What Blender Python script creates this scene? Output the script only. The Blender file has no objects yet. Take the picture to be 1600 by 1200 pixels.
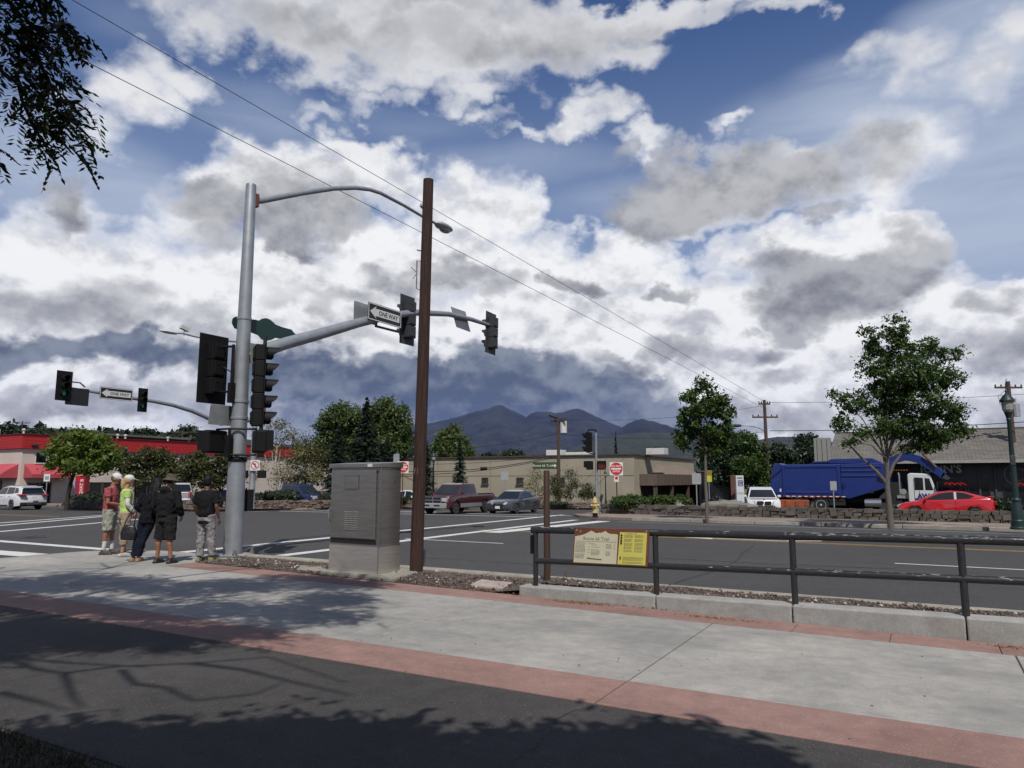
import bpy, bmesh, math, random
import numpy as np
from mathutils import Vector, Matrix, Euler
R = math.radians
S = bpy.context.scene
COL = S.collection
rng = random.Random(7)
nrg = np.random.default_rng(11)

# ------------------------------------------------------------------ camera
FPX, EYE, HORIZON, HEAD = 1120.0, 1.6, 750.0, R(60.3)   # focal length in px of a 1600 px frame, eye height, horizon row, heading
PITCH = math.atan((HORIZON - 600) / FPX)
FW = Vector((-math.cos(HEAD), math.sin(HEAD), 0)); RT = Vector((math.sin(HEAD), math.cos(HEAD), 0)); UP = Vector((0, 0, 1))
CAM = Vector((0, 0, EYE))
cd = bpy.data.cameras.new('camera'); cam = bpy.data.objects.new('camera', cd); COL.objects.link(cam)
cd.sensor_width = 36; cd.lens = 36 * FPX / 1600; cd.clip_start = .1; cd.clip_end = 40000
f3 = FW * math.cos(PITCH) + UP * math.sin(PITCH); u3 = UP * math.cos(PITCH) - FW * math.sin(PITCH)
cam.matrix_world = Matrix.Translation(CAM) @ Matrix((RT, u3, -f3)).transposed().to_4x4()
S.camera = cam

# ------------------------------------------------------------------ sun and exposure
SUN_EL, SUN_TO = R(54), Vector((.60, -.80, 0))          # elevation, horizontal direction towards the sun
sdir = (SUN_TO.normalized() * math.cos(SUN_EL) + UP * math.sin(SUN_EL)).normalized()
sl = bpy.data.lights.new('sun', 'SUN'); sl.energy = 4.7; sl.angle = R(.53); sl.color = (1, .95, .87)
so = bpy.data.objects.new('sun', sl); COL.objects.link(so)
so.rotation_euler = (-sdir).to_track_quat('-Z', 'Y').to_euler(); so.location = (0, 0, 60)
S.view_settings.view_transform = 'Standard'; S.view_settings.look = 'None'
S.view_settings.exposure = 0.0; S.view_settings.gamma = 1.0; S.view_settings.use_curve_mapping = False
S.render.engine = 'CYCLES'
S.cycles.max_bounces = 5; S.cycles.diffuse_bounces = 2; S.cycles.glossy_bounces = 3; S.cycles.transmission_bounces = 4
S.cycles.transparent_max_bounces = 6; S.cycles.caustics_reflective = False; S.cycles.caustics_refractive = False
S.cycles.sample_clamp_indirect = 4

# ------------------------------------------------------------------ world: Nishita sky with procedural clouds
W = bpy.data.worlds.new('World'); S.world = W; W.use_nodes = True
W.cycles.sampling_method = 'MANUAL'; W.cycles.sample_map_resolution = 1024
NT = W.node_tree; NT.nodes.clear()

class X:
    """a socket of the world tree with arithmetic"""
    def __init__(s, k): s.k = k
    def _m(s, op, b=None, c=None, clamp=False):
        n = NT.nodes.new('ShaderNodeMath'); n.operation = op; n.use_clamp = clamp
        for i, v in enumerate((s, b, c)):
            if v is None: continue
            if isinstance(v, X): NT.links.new(v.k, n.inputs[i])
            else: n.inputs[i].default_value = v
        return X(n.outputs[0])
    def __add__(s, b): return s._m('ADD', b)
    def __sub__(s, b): return s._m('SUBTRACT', b)
    def __mul__(s, b): return s._m('MULTIPLY', b)
    def __truediv__(s, b): return s._m('DIVIDE', b)
    def mx(s, b): return s._m('MAXIMUM', b)
    def smx(s, b, d): return s._m('SMOOTH_MAX', b, d)
    def step(s, lo, hi, a=0., b=1.):
        n = NT.nodes.new('ShaderNodeMapRange'); n.interpolation_type = 'SMOOTHSTEP'
        NT.links.new(s.k, n.inputs[0])
        for i, v in zip((1, 2, 3, 4), (lo, hi, a, b)): n.inputs[i].default_value = v
        return X(n.outputs[0])

def wv(op, a, b=None, c=None, out=0):
    n = NT.nodes.new('ShaderNodeVectorMath'); n.operation = op
    for i, v in enumerate((a, b, c)):
        if v is None: continue
        if hasattr(v, 'is_output'): NT.links.new(v, n.inputs[i])
        else: n.inputs[i].default_value = v
    return n.outputs[out]

def wnoise(vec, scale, detail=6, rough=.55, lac=2.0, color=False, dist=0.):
    n = NT.nodes.new('ShaderNodeTexNoise'); n.noise_dimensions = '3D'
    NT.links.new(vec, n.inputs['Vector'])
    n.inputs['Scale'].default_value = scale; n.inputs['Detail'].default_value = detail
    n.inputs['Roughness'].default_value = rough; n.inputs['Lacunarity'].default_value = lac; n.inputs['Distortion'].default_value = dist
    return n.outputs['Color'] if color else X(n.outputs['Fac'])

def wmix(fac, a, b):
    n = NT.nodes.new('ShaderNodeMix'); n.data_type = 'RGBA'
    if isinstance(fac, X): NT.links.new(fac.k, n.inputs[0])
    else: n.inputs[0].default_value = fac
    for i, v in ((6, a), (7, b)):
        if hasattr(v, 'is_output'): NT.links.new(v, n.inputs[i])
        else: n.inputs[i].default_value = (*v, 1)
    return n.outputs[2]

def ray(x, y): return f3 * FPX + RT * (x - 800) + u3 * (600 - y)
def azel(x, y):
    r = ray(x, y).normalized()
    return math.degrees(math.atan2(r.dot(RT), r.dot(FW))), math.degrees(math.asin(r.z))

tc = NT.nodes.new('ShaderNodeTexCoord').outputs['Generated']
D = wv('NORMALIZE', tc)
dx = X(wv('DOT_PRODUCT', D, tuple(RT), out=1)); dy = X(wv('DOT_PRODUCT', D, tuple(FW), out=1)); dz = X(wv('DOT_PRODUCT', D, (0, 0, 1), out=1))
AZ = dx._m('ARCTAN2', dy) * 57.29578
EL = dz._m('ARCSINE') * 57.29578
cxyz = NT.nodes.new('ShaderNodeCombineXYZ')
for i, v in enumerate((dx, dy, dz * 1.35)): NT.links.new(v.k, cxyz.inputs[i])
Q = cxyz.outputs[0]                                     # noise space, slightly flattened clouds
comb = NT.nodes.new('ShaderNodeCombineXYZ'); NT.links.new(AZ.k, comb.inputs[0]); NT.links.new(EL.k, comb.inputs[1])
w1 = wnoise(Q, 5.5, 7, .58, color=True)
w1 = wv('SUBTRACT', w1, (.5, .5, .5))
w1b = wv('SUBTRACT', wnoise(Q, 17, 4, .52, color=True), (.5, .5, .5))
PW = wv('MULTIPLY_ADD', w1, (10.5, 8.0, 0), comb.outputs[0])       # warped azimuth / elevation
PW = wv('MULTIPLY_ADD', w1b, (6.0, 5.0, 0), PW)
PW = wv('MULTIPLY', PW, (1, 1, 0))
w2 = wv('SUBTRACT', wnoise(Q, 3.2, 4, .5, color=True), (.5, .5, .5))
PS = wv('MULTIPLY', wv('MULTIPLY_ADD', w2, (9.0, 5.0, 0), comb.outputs[0]), (1, 1, 0))   # softer warp
billow = wnoise(Q, 14, 6, .54)
mid = wnoise(Q, 7.5, 8, .55)
big = wnoise(Q, 2.1, 6, .5)
mid_up = wnoise(wv('ADD', Q, (0, 0, .022)), 7.5, 5, .55)
relief = mid_up - mid                                  # rises towards cloud bases, falls towards their sunlit tops

def field(P, blobs, soft=.25):
    """smooth union of elliptic bumps given as (x, y, rx, ry, weight) in picture units, turned into directions"""
    acc = None
    for (x, y, rx, ry, w) in blobs:
        a, e = azel(x, y)
        a2, e2 = azel(x + 10, y); a3, e3 = azel(x, y - 10)
        sa = max(abs(a2 - a), .25) / 10 * rx; se = max(abs(e3 - e), .25) / 10 * ry
        v = wv('MULTIPLY_ADD', P, (1 / sa, 1 / se, 0), (-a / sa, -e / se, 0))
        q = wv('DOT_PRODUCT', v, v, out=1)
        g = X(q)._m('MULTIPLY_ADD', -w, w)
        acc = g.mx(-.6) if acc is None else acc.smx(g, soft)
    return acc
sky = NT.nodes.new('ShaderNodeTexSky'); sky.sky_type = 'NISHITA'; sky.sun_disc = False
sky.sun_elevation = SUN_EL; sky.sun_rotation = math.atan2(sdir.x, sdir.y); sky.altitude = 2100
sky.air_density = 1.0; sky.dust_density = .4; sky.ozone_density = 2.5
SKYK = .080
blue = wv('SCALE', sky.outputs[0]); NT.nodes[-1].inputs['Scale'].default_value = SKYK
blue = wv('MULTIPLY', blue, (.66, .92, 1.24))
blue = wmix(EL.step(13, 36, .62, .04), blue, (.36, .43, .56))

# open sky elsewhere: the same broken cumulus, from noise alone
inside = AZ._m('ABSOLUTE').step(40, 54, 1, 0) * EL.step(36, 46, 1, 0) * dy.step(-.05, .1)
outside = (inside * -1.) + 1.
cover_n = big * 1.9 - .93 + EL.step(0, 26, .55, 0.)

# thin high veil
cirrus = [(1480, 260, 330, 240, 1.5), (1560, 60, 300, 130, 1.2), (1350, 160, 180, 110, .9), (1250, 200, 200, 90, .6), (1450, 430, 250, 120, .8), (800, 255, 200, 40, .45), (420, 190, 160, 60, .45),
          (60, 260, 190, 110, .9), (1000, 310, 150, 40, .5), (640, 190, 160, 30, .3), (230, 60, 120, 50, .3), (190, 300, 110, 90, .8)]
fc = field(PS, cirrus, .4)
mp = NT.nodes.new('ShaderNodeMapping'); mp.inputs['Rotation'].default_value = (0, 0, R(-24)); mp.inputs['Scale'].default_value = (.05, .28, 1)
NT.links.new(comb.outputs[0], mp.inputs[0])
streak = wnoise(mp.outputs[0], 1.6, 6, .55, dist=.4)
veil = (fc * inside + outside * (big - .35)).step(-.1, 1.0) * streak.step(.22, .72, .55, 1.0) * .92

# white cumulus
white = [(520, 40, 300, 100, 1.2), (760, 70, 250, 90, 1.2), (930, 95, 130, 30, .7), (360, 40, 160, 70, 1.), (640, 118, 160, 35, .7), (1050, 8, 300, 34, 1.1), (1250, 0, 130, 24, .8),
         (180, 140, 75, 70, .7), (230, 115, 70, 40, .7), (130, 205, 60, 60, .6), (590, 152, 60, 20, .6), (500, 165, 60, 24, .6), (470, 182, 28, 14, .5), (730, 160, 70, 26, .6), (950, 175, 70, 30, .85), (905, 202, 50, 24, .8), (935, 145, 30, 22, .6), (790, 195, 40, 14, .45), (830, 218, 50, 12, .45), (1020, 218, 34, 24, .5), (1140, 186, 36, 14, .55),
         (1410, 95, 90, 70, .75), (1350, 80, 50, 44, .6), (1540, 120, 90, 70, .7), (1580, 40, 60, 60, .6),
         (440, 300, 170, 90, 1.3), (350, 270, 100, 60, .8), (560, 240, 80, 42, 1.1), (620, 290, 60, 50, .9), (300, 330, 120, 70, .8),
         (720, 340, 110, 66, 1.1), (790, 345, 60, 60, .9), (640, 400, 200, 100, 1.2), (850, 420, 130, 70, 1.2), (960, 400, 110, 56, 1.1), (1040, 430, 70, 44, .9), (120, 420, 240, 120, 1.2), (40, 380, 140, 60, .9),
         (400, 480, 420, 120, 1.4), (900, 520, 420, 100, 1.4), (1120, 290, 170, 80, 1.2), (1260, 265, 110, 56, .9), (1380, 250, 130, 70, .55),
         (1290, 400, 160, 76, 1.2), (1380, 360, 70, 50, 1.), (1180, 420, 100, 60, .9), (1310, 470, 200, 70, 1.1), (1440, 465, 44, 24, 1.1), (1560, 480, 110, 56, 1.1), (1570, 540, 200, 90, 1.2), (1200, 560, 400, 80, 1.3)]
fw_ = field(PW, white)
hz = EL.step(9.5, 15.5, 1.5, 0.)
cw = (fw_ * inside + outside * cover_n) + hz + (billow - .5) * 1.9 + (mid - .5) * 1.6
hard = cw.step(-.06, .48); softm = cw.step(-.16, .75); kk = EL.step(17, 25)
mw = hard * ((kk * -1.) + 1.) + softm * kk

# grey undersides and shaded masses
grey = [(420, 335, 130, 66, 1.35), (350, 315, 120, 50, 1.0), (450, 395, 56, 30, 1.2), (530, 330, 70, 40, .9), (480, 290, 120, 40, .7), (330, 360, 70, 36, .6),
        (1120, 285, 190, 72, 1.5), (1010, 325, 70, 50, 1.2), (1020, 330, 60, 40, .95), (1240, 270, 120, 50, .9), (1350, 250, 80, 40, .55), (1300, 445, 140, 60, 1.4), (1250, 480, 110, 44, 1.3), (1350, 420, 80, 50, .75), (1200, 440, 50, 24, .7), (1400, 390, 60, 50, .55),
        (890, 450, 36, 26, .9), (700, 420, 90, 24, .75), (640, 440, 80, 24, .65), (780, 440, 70, 22, .6), (1030, 452, 50, 17, .8), (1180, 535, 56, 22, .8), (1050, 535, 56, 26, .75), (960, 555, 60, 20, .7), (1000, 590, 60, 18, .7), (1200, 580, 60, 16, .6),
        (60, 325, 64, 40, .9), (160, 460, 80, 40, .55), (90, 480, 170, 40, .5), (300, 505, 160, 26, .5), (500, 470, 120, 22, .45), (570, 520, 100, 22, .45),
        (1560, 470, 80, 34, .8), (1570, 540, 110, 40, .8), (160, 622, 260, 34, .75), (380, 640, 160, 24, .6), (1480, 560, 120, 30, .7), (1400, 640, 200, 40, .6), (1520, 630, 160, 30, .6), (560, 70, 230, 44, .55), (800, 90, 180, 36, .5), (420, 50, 110, 44, .4), (700, 20, 220, 34, .5), (960, 40, 120, 30, .35), (1140, 640, 110, 30, .75), (1220, 650, 120, 30, .7), (1300, 320, 60, 16, .5)]
fg = field(PW, grey)
cg = (fg * inside + outside * (cover_n * .9 - .3)) + (billow - .5) * 1.5 + (mid - .5) * 1.3
mg = cg.step(-.22, .90)

# slate storm base over the hills
dark = [(760, 640, 330, 60, 1.2), (560, 640, 160, 50, .8), (930, 665, 200, 50, 1.0), (180, 565, 280, 34, 1.2), (60, 560, 160, 22, .8), (480, 585, 260, 44, 1.25), (700, 590, 280, 46, 1.4), (850, 612, 230, 34, 1.3), (950, 630, 200, 34, 1.1), (620, 620, 160, 40, 1.), (700, 660, 240, 34, .9), (420, 560, 120, 20, .5), (1060, 660, 150, 30, .7), (1180, 690, 260, 24, .5)]
PD = wv('MULTIPLY', wv('MULTIPLY_ADD', w1b, (9.0, 5.0, 0), PS), (1, 1, 0))
fd = field(PD, dark, .3)
cdk = (fd * inside + outside * (EL.step(3, 15, .5, -.6))) + (mid - .5) * 1.5 + (billow - .5) * .6 + relief * 1.2
md = cdk.step(-.32, .75)

tone = (mid * .40 + billow * .42 + big * .18 - relief * 1.5).step(.26, .57)
wcol = wmix(tone, (.54, .55, .58), (.97, .97, .965))
thin = cw.step(.25, 1.0)
wcol = wmix(thin, (.66, .70, .79), wcol)
topd = EL.step(20, 33, 0., .55)
wcol = wmix(topd, wcol, (.53, .54, .575))
gcol = wmix((mid * .75 + big * .25 - relief * 1.3).step(.30, .68), (.215, .222, .24), (.45, .455, .47))
dcol = wmix((mid * .65 + billow * .35 - relief * 1.2).step(.32, .66), (.068, .094, .142), (.205, .240, .290))
c = wmix(veil, blue, (.46, .53, .66))
c = wmix(mw * .97, c, wcol)
c = wmix(mg * (kk * -.14 + .94), c, gcol)
c = wmix(md * .92, c, dcol)
c = wmix(EL.step(-2, 1, 1., 0.), c, (.2, .21, .22))
bg = NT.nodes.new('ShaderNodeBackground'); bg.inputs['Strength'].default_value = 1.0
NT.links.new(c, bg.inputs['Color'])
wo = NT.nodes.new('ShaderNodeOutputWorld'); NT.links.new(bg.outputs[0], wo.inputs[0])

# ------------------------------------------------------------------ materials
MATS = {}
ALB = .76                                             # every non-metal colour is kept this much lower, for the strong high-altitude sun
def mat(name, base, rough=.6, metal=0., var=.12, scale=3., bump=0., bscale=40., spec=.5, coat=0., base2=None, world=False, emit=None, detail=5, trans=0., streak=None):
    """principled surface whose colour wanders between two values; optional fine relief"""
    if name in MATS: return MATS[name]
    m = bpy.data.materials.new(name); m.use_nodes = True; nt = m.node_tree; p = nt.nodes['Principled BSDF']
    p.inputs['Roughness'].default_value = rough; p.inputs['Metallic'].default_value = metal
    p.inputs['Specular IOR Level'].default_value = spec; p.inputs['Coat Weight'].default_value = coat
    if coat: p.inputs['Coat Roughness'].default_value = .04
    if world: vec = nt.nodes.new('ShaderNodeNewGeometry').outputs['Position']
    else: vec = nt.nodes.new('ShaderNodeTexCoord').outputs['Object']
    if streak:
        mp = nt.nodes.new('ShaderNodeMapping'); mp.inputs['Scale'].default_value = streak; nt.links.new(vec, mp.inputs[0]); vec = mp.outputs[0]
    n = nt.nodes.new('ShaderNodeTexNoise'); n.inputs['Scale'].default_value = scale; n.inputs['Detail'].default_value = detail; n.inputs['Roughness'].default_value = .62
    nt.links.new(vec, n.inputs['Vector'])
    rp = nt.nodes.new('ShaderNodeValToRGB'); nt.links.new(n.outputs['Fac'], rp.inputs[0])
    kf = ALB if metal < .3 and not emit else 1.
    a = [c * kf for c in base]; b = [c * kf for c in (base2 or base)]
    rp.color_ramp.elements[0].position = .33; rp.color_ramp.elements[1].position = .67
    rp.color_ramp.elements[0].color = (*[c * (1 - var) for c in a], 1); rp.color_ramp.elements[1].color = (*[min(1, c * (1 + var)) for c in b], 1)
    nt.links.new(rp.outputs[0], p.inputs['Base Color'])
    if bump:
        n2 = nt.nodes.new('ShaderNodeTexNoise'); n2.inputs['Scale'].default_value = bscale; n2.inputs['Detail'].default_value = 4
        nt.links.new(vec, n2.inputs['Vector'])
        bp = nt.nodes.new('ShaderNodeBump'); bp.inputs['Strength'].default_value = bump; bp.inputs['Distance'].default_value = .02
        nt.links.new(n2.outputs['Fac'], bp.inputs['Height']); nt.links.new(bp.outputs[0], p.inputs['Normal'])
    if emit:
        p.inputs['Emission Color'].default_value = (*emit[:3], 1); p.inputs['Emission Strength'].default_value = emit[3]
    MATS[name] = m
    return m

def leafmat(name, c0, c1, trans=.3, rough=.5):
    """leaves: a colour of its own for every leaf, some light passing through"""
    m = bpy.data.materials.new(name); m.use_nodes = True; nt = m.node_tree; p = nt.nodes['Principled BSDF']
    p.inputs['Roughness'].default_value = rough; p.inputs['Specular IOR Level'].default_value = .35
    g = nt.nodes.new('ShaderNodeNewGeometry'); rp = nt.nodes.new('ShaderNodeValToRGB')
    rp.color_ramp.elements[0].color = (*[c * ALB for c in c0], 1); rp.color_ramp.elements[1].color = (*[c * ALB for c in c1], 1)
    nt.links.new(g.outputs['Random Per Island'], rp.inputs[0]); nt.links.new(rp.outputs[0], p.inputs['Base Color'])
    t = nt.nodes.new('ShaderNodeBsdfTranslucent'); nt.links.new(rp.outputs[0], t.inputs[0])
    mx = nt.nodes.new('ShaderNodeMixShader'); mx.inputs[0].default_value = trans
    out = nt.nodes['Material Output']
    nt.links.new(p.outputs[0], mx.inputs[1]); nt.links.new(t.outputs[0], mx.inputs[2]); nt.links.new(mx.outputs[0], out.inputs[0])
    return m

def glassmat(name, tint=(.012, .015, .018)):
    m = bpy.data.materials.new(name); m.use_nodes = True; p = m.node_tree.nodes['Principled BSDF']
    p.inputs['Base Color'].default_value = (*tint, 1); p.inputs['Roughness'].default_value = .04; p.inputs['Specular IOR Level'].default_value = .5
    return m

# ------------------------------------------------------------------ mesh building
class MB:
    def __init__(s): s.v = []; s.f = []; s.m = []; s.mi = 0
    def add(s, vs, fs):
        o = len(s.v); s.v += [tuple(v) for v in vs]; s.f += [tuple(i + o for i in f) for f in fs]; s.m += [s.mi] * len(fs); return s
    def box(s, c, d, rz=0., M=None):
        x, y, z = d[0] / 2, d[1] / 2, d[2] / 2
        T = Matrix.Translation(c) @ (M or Matrix.Rotation(rz, 4, 'Z'))
        vs = [T @ Vector(p) for p in ((-x, -y, -z), (x, -y, -z), (x, y, -z), (-x, y, -z), (-x, -y, z), (x, -y, z), (x, y, z), (-x, y, z))]
        return s.add(vs, [(0, 3, 2, 1), (4, 5, 6, 7), (0, 1, 5, 4), (1, 2, 6, 5), (2, 3, 7, 6), (3, 0, 4, 7)])
    def hexa(s, vs): return s.add(vs, [(0, 3, 2, 1), (4, 5, 6, 7), (0, 1, 5, 4), (1, 2, 6, 5), (2, 3, 7, 6), (3, 0, 4, 7)])
    def tube(s, pts, rad, n=8, cap=True):
        P = [Vector(p) for p in pts]; r = rad if isinstance(rad, (list, tuple)) else [rad] * len(P)
        rings = []; prev = None
        for i, p in enumerate(P):
            t = (P[min(i + 1, len(P) - 1)] - P[max(i - 1, 0)]).normalized()
            if prev is None:
                a = t.orthogonal().normalized()
            else:
                a = (prev - t * prev.dot(t)).normalized() if (prev - t * prev.dot(t)).length > 1e-5 else t.orthogonal().normalized()
            prev = a; b = t.cross(a)
            rings.append([p + (a * math.cos(2 * math.pi * k / n) + b * math.sin(2 * math.pi * k / n)) * r[i] for k in range(n)])
        vs = [v for q in rings for v in q]; fs = []
        for i in range(len(P) - 1):
            for k in range(n): fs.append((i * n + k, i * n + (k + 1) % n, (i + 1) * n + (k + 1) % n, (i + 1) * n + k))
        if cap: fs.append(tuple(range(n))[::-1]); fs.append(tuple((len(P) - 1) * n + k for k in range(n)))
        return s.add(vs, fs)
    def cyl(s, p, q, r, n=10): return s.tube([p, q], r if isinstance(r, (list, tuple)) else [r, r], n)
    def lathe(s, prof, c=(0, 0, 0), n=14, M=None):
        T = Matrix.Translation(c) @ (M or Matrix.Identity(4)); vs = []; fs = []
        for (r, z) in prof:
            for k in range(n): vs.append(T @ Vector((r * math.cos(2 * math.pi * k / n), r * math.sin(2 * math.pi * k / n), z)))
        for i in range(len(prof) - 1):
            for k in range(n): fs.append((i * n + k, i * n + (k + 1) % n, (i + 1) * n + (k + 1) % n, (i + 1) * n + k))
        fs.append(tuple(range(n))[::-1]); fs.append(tuple((len(prof) - 1) * n + k for k in range(n)))
        return s.add(vs, fs)
    def prism(s, poly, M, depth):
        """2-D outline (x, y) in the plane of M, extruded along M's z by depth (centred at 0..depth)"""
        n = len(poly); vs = [M @ Vector((x, y, 0)) for x, y in poly] + [M @ Vector((x, y, depth)) for x, y in poly]
        fs = [tuple(range(n))[::-1], tuple(range(n, 2 * n))] + [(i, (i + 1) % n, n + (i + 1) % n, n + i) for i in range(n)]
        return s.add(vs, fs)
    def ball(s, c, r, n=10, m=6, M=None):
        r = r if isinstance(r, (list, tuple)) else (r, r, r); T = Matrix.Translation(c) @ (M or Matrix.Identity(4)); vs = []; fs = []
        for i in range(1, m):
            th = math.pi * i / m
            for k in range(n):
                ph = 2 * math.pi * k / n; vs.append(T @ Vector((r[0] * math.sin(th) * math.cos(ph), r[1] * math.sin(th) * math.sin(ph), r[2] * math.cos(th))))
        vs += [T @ Vector((0, 0, r[2])), T @ Vector((0, 0, -r[2]))]; a = len(vs) - 2
        for i in range(m - 2):
            for k in range(n): fs.append((i * n + k, (i + 1) * n + k, (i + 1) * n + (k + 1) % n, i * n + (k + 1) % n))
        for k in range(n): fs.append((a, k, (k + 1) % n)); fs.append((a + 1, (m - 2) * n + (k + 1) % n, (m - 2) * n + k))
        return s.add(vs, fs)
    def loft(s, rings, cap=True, closed=True):
        n = len(rings[0]); vs = [v for q in rings for v in q]; fs = []
        for i in range(len(rings) - 1):
            for k in range(n if closed else n - 1): fs.append((i * n + k, i * n + (k + 1) % n, (i + 1) * n + (k + 1) % n, (i + 1) * n + k))
        if cap: fs.append(tuple(range(n))[::-1]); fs.append(tuple((len(rings) - 1) * n + k for k in range(n)))
        return s.add(vs, fs)
    def mesh(s, name, mats, smooth=False):
        me = bpy.data.meshes.new(name); me.from_pydata(s.v, [], s.f)
        for m in (mats if isinstance(mats, (list, tuple)) else [mats]): me.materials.append(m)
        if isinstance(mats, (list, tuple)) and len(mats) > 1: me.polygons.foreach_set('material_index', s.m)
        if smooth:
            me.polygons.foreach_set('use_smooth', [True] * len(me.polygons))
            if smooth is not True: me.set_sharp_from_angle(angle=R(smooth))
        me.update(); return me
    def link(s, name, mats, parent=None, smooth=False, bevel=0.):
        if not s.v: return None
        o = bpy.data.objects.new(name, s.mesh(name, mats, smooth)); COL.objects.link(o)
        if parent: o.parent = parent
        if bevel:
            b = o.modifiers.new('bevel', 'BEVEL'); b.width = bevel; b.segments = 2; b.limit_method = 'ANGLE'; b.angle_limit = R(40)
        return o

def fast_mesh(name, V, F, mats, smooth=False):
    """numpy arrays to a mesh; F is (n, k)"""
    me = bpy.data.meshes.new(name); n, k = F.shape
    me.vertices.add(len(V)); me.vertices.foreach_set('co', V.astype(np.float32).ravel())
    me.loops.add(n * k); me.loops.foreach_set('vertex_index', F.astype(np.int32).ravel())
    me.polygons.add(n); me.polygons.foreach_set('loop_start', np.arange(0, n * k, k, dtype=np.int32)); me.polygons.foreach_set('loop_total', np.full(n, k, dtype=np.int32))
    if smooth: me.polygons.foreach_set('use_smooth', [True] * n)
    me.update(calc_edges=True); me.validate()
    for m in (mats if isinstance(mats, (list, tuple)) else [mats]): me.materials.append(m)
    return me

def put(name, me, parent=None):
    o = bpy.data.objects.new(name, me); COL.objects.link(o)
    if parent: o.parent = parent
    return o

def tag(o, label=None, cat=None, group=None, kind=None):
    if label: o['label'] = label
    if cat: o['category'] = cat
    if group: o['group'] = group
    if kind: o['kind'] = kind
    return o

def thing(name, label, cat, loc=(0, 0, 0), rz=0., group=None):
    o = bpy.data.objects.new(name, None); COL.objects.link(o); o.empty_display_size = .2
    o.location = loc; o.rotation_euler = (0, 0, rz)
    return tag(o, label, cat, group)

def struct(o): o['kind'] = 'structure'; return o

def dup(root, loc, rz, label, group=None):
    """copy of a thing with its parts and their sub-parts"""
    r = root.copy(); COL.objects.link(r); r.location = loc; r.rotation_euler = (0, 0, rz); r['label'] = label
    if group: r['group'] = group
    for ch in list(root.children):
        c = ch.copy(); COL.objects.link(c); c.parent = r
        for g in list(ch.children):
            d = g.copy(); COL.objects.link(d); d.parent = c
    return r

def text(s, size, M, mt, parent, name='lettering', depth=.004, align='CENTER', sx=1., bold=0.):
    cu = bpy.data.curves.new(name, 'FONT'); cu.body = s; cu.size = size; cu.extrude = depth; cu.align_x = align; cu.align_y = 'CENTER'; cu.offset = bold; cu.resolution_u = 2
    t = bpy.data.objects.new(name, cu); COL.objects.link(t)
    bpy.context.view_layer.update()
    me = bpy.data.meshes.new_from_object(t.evaluated_get(bpy.context.evaluated_depsgraph_get()))
    bpy.data.objects.remove(t); me.transform(M @ Matrix.Diagonal((sx, 1, 1, 1))); me.materials.clear(); me.materials.append(mt)
    o = bpy.data.objects.new(name, me); COL.objects.link(o); o.parent = parent
    return o

def plane_M(origin, xdir, ydir):
    """frame whose local x, y run along the given directions"""
    x = Vector(xdir).normalized(); y = Vector(ydir); y = (y - x * y.dot(x)).normalized(); z = x.cross(y)
    return Matrix.Translation(origin) @ Matrix((x, y, z)).transposed().to_4x4()

# ------------------------------------------------------------------ the lie of the land
def base(x, y):
    """street level: falls gently away to the far side and to the west"""
    return -.02 - .0144 * min(max(y - 10.6, 0), 55) - .005 * min(max(-x - 15, 0), 60)
def gp(px, py, dz=0.):
    """where the picture point (1600 px frame) meets the street surface raised by dz"""
    r = ray(px, py); r = r / r.dot(FW); a, b = 1., 600.
    d = 1.
    while d < 600:
        q = CAM + r * d
        if q.z <= base(q.x, q.y) + dz: b = d; break
        a = d; d *= 1.02
    for _ in range(40):
        m = (a + b) / 2; q = CAM + r * m
        if q.z <= base(q.x, q.y) + dz: b = m
        else: a = m
    return CAM + r * b
def fl(px, py, z=0.):
    r = ray(px, py); return CAM + r * ((z - EYE) / r.z)
def at(px, py, d):
    r = ray(px, py); return CAM + r * (d / r.dot(FW))
def atX(px, py, X_):
    r = ray(px, py); return CAM + r * (X_ / r.x)
def atY(px, py, Y_):
    r = ray(px, py); return CAM + r * (Y_ / r.y)
def dep(q): return (Vector(q) - CAM).dot(FW)
def pix(q):
    v = Vector(q) - CAM; d = v.dot(f3); return (800 + FPX * v.dot(RT) / d, 600 - FPX * v.dot(u3) / d, d)
def gz(q, dz=0.): return Vector((q[0], q[1], base(q[0], q[1]) + dz))

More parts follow.
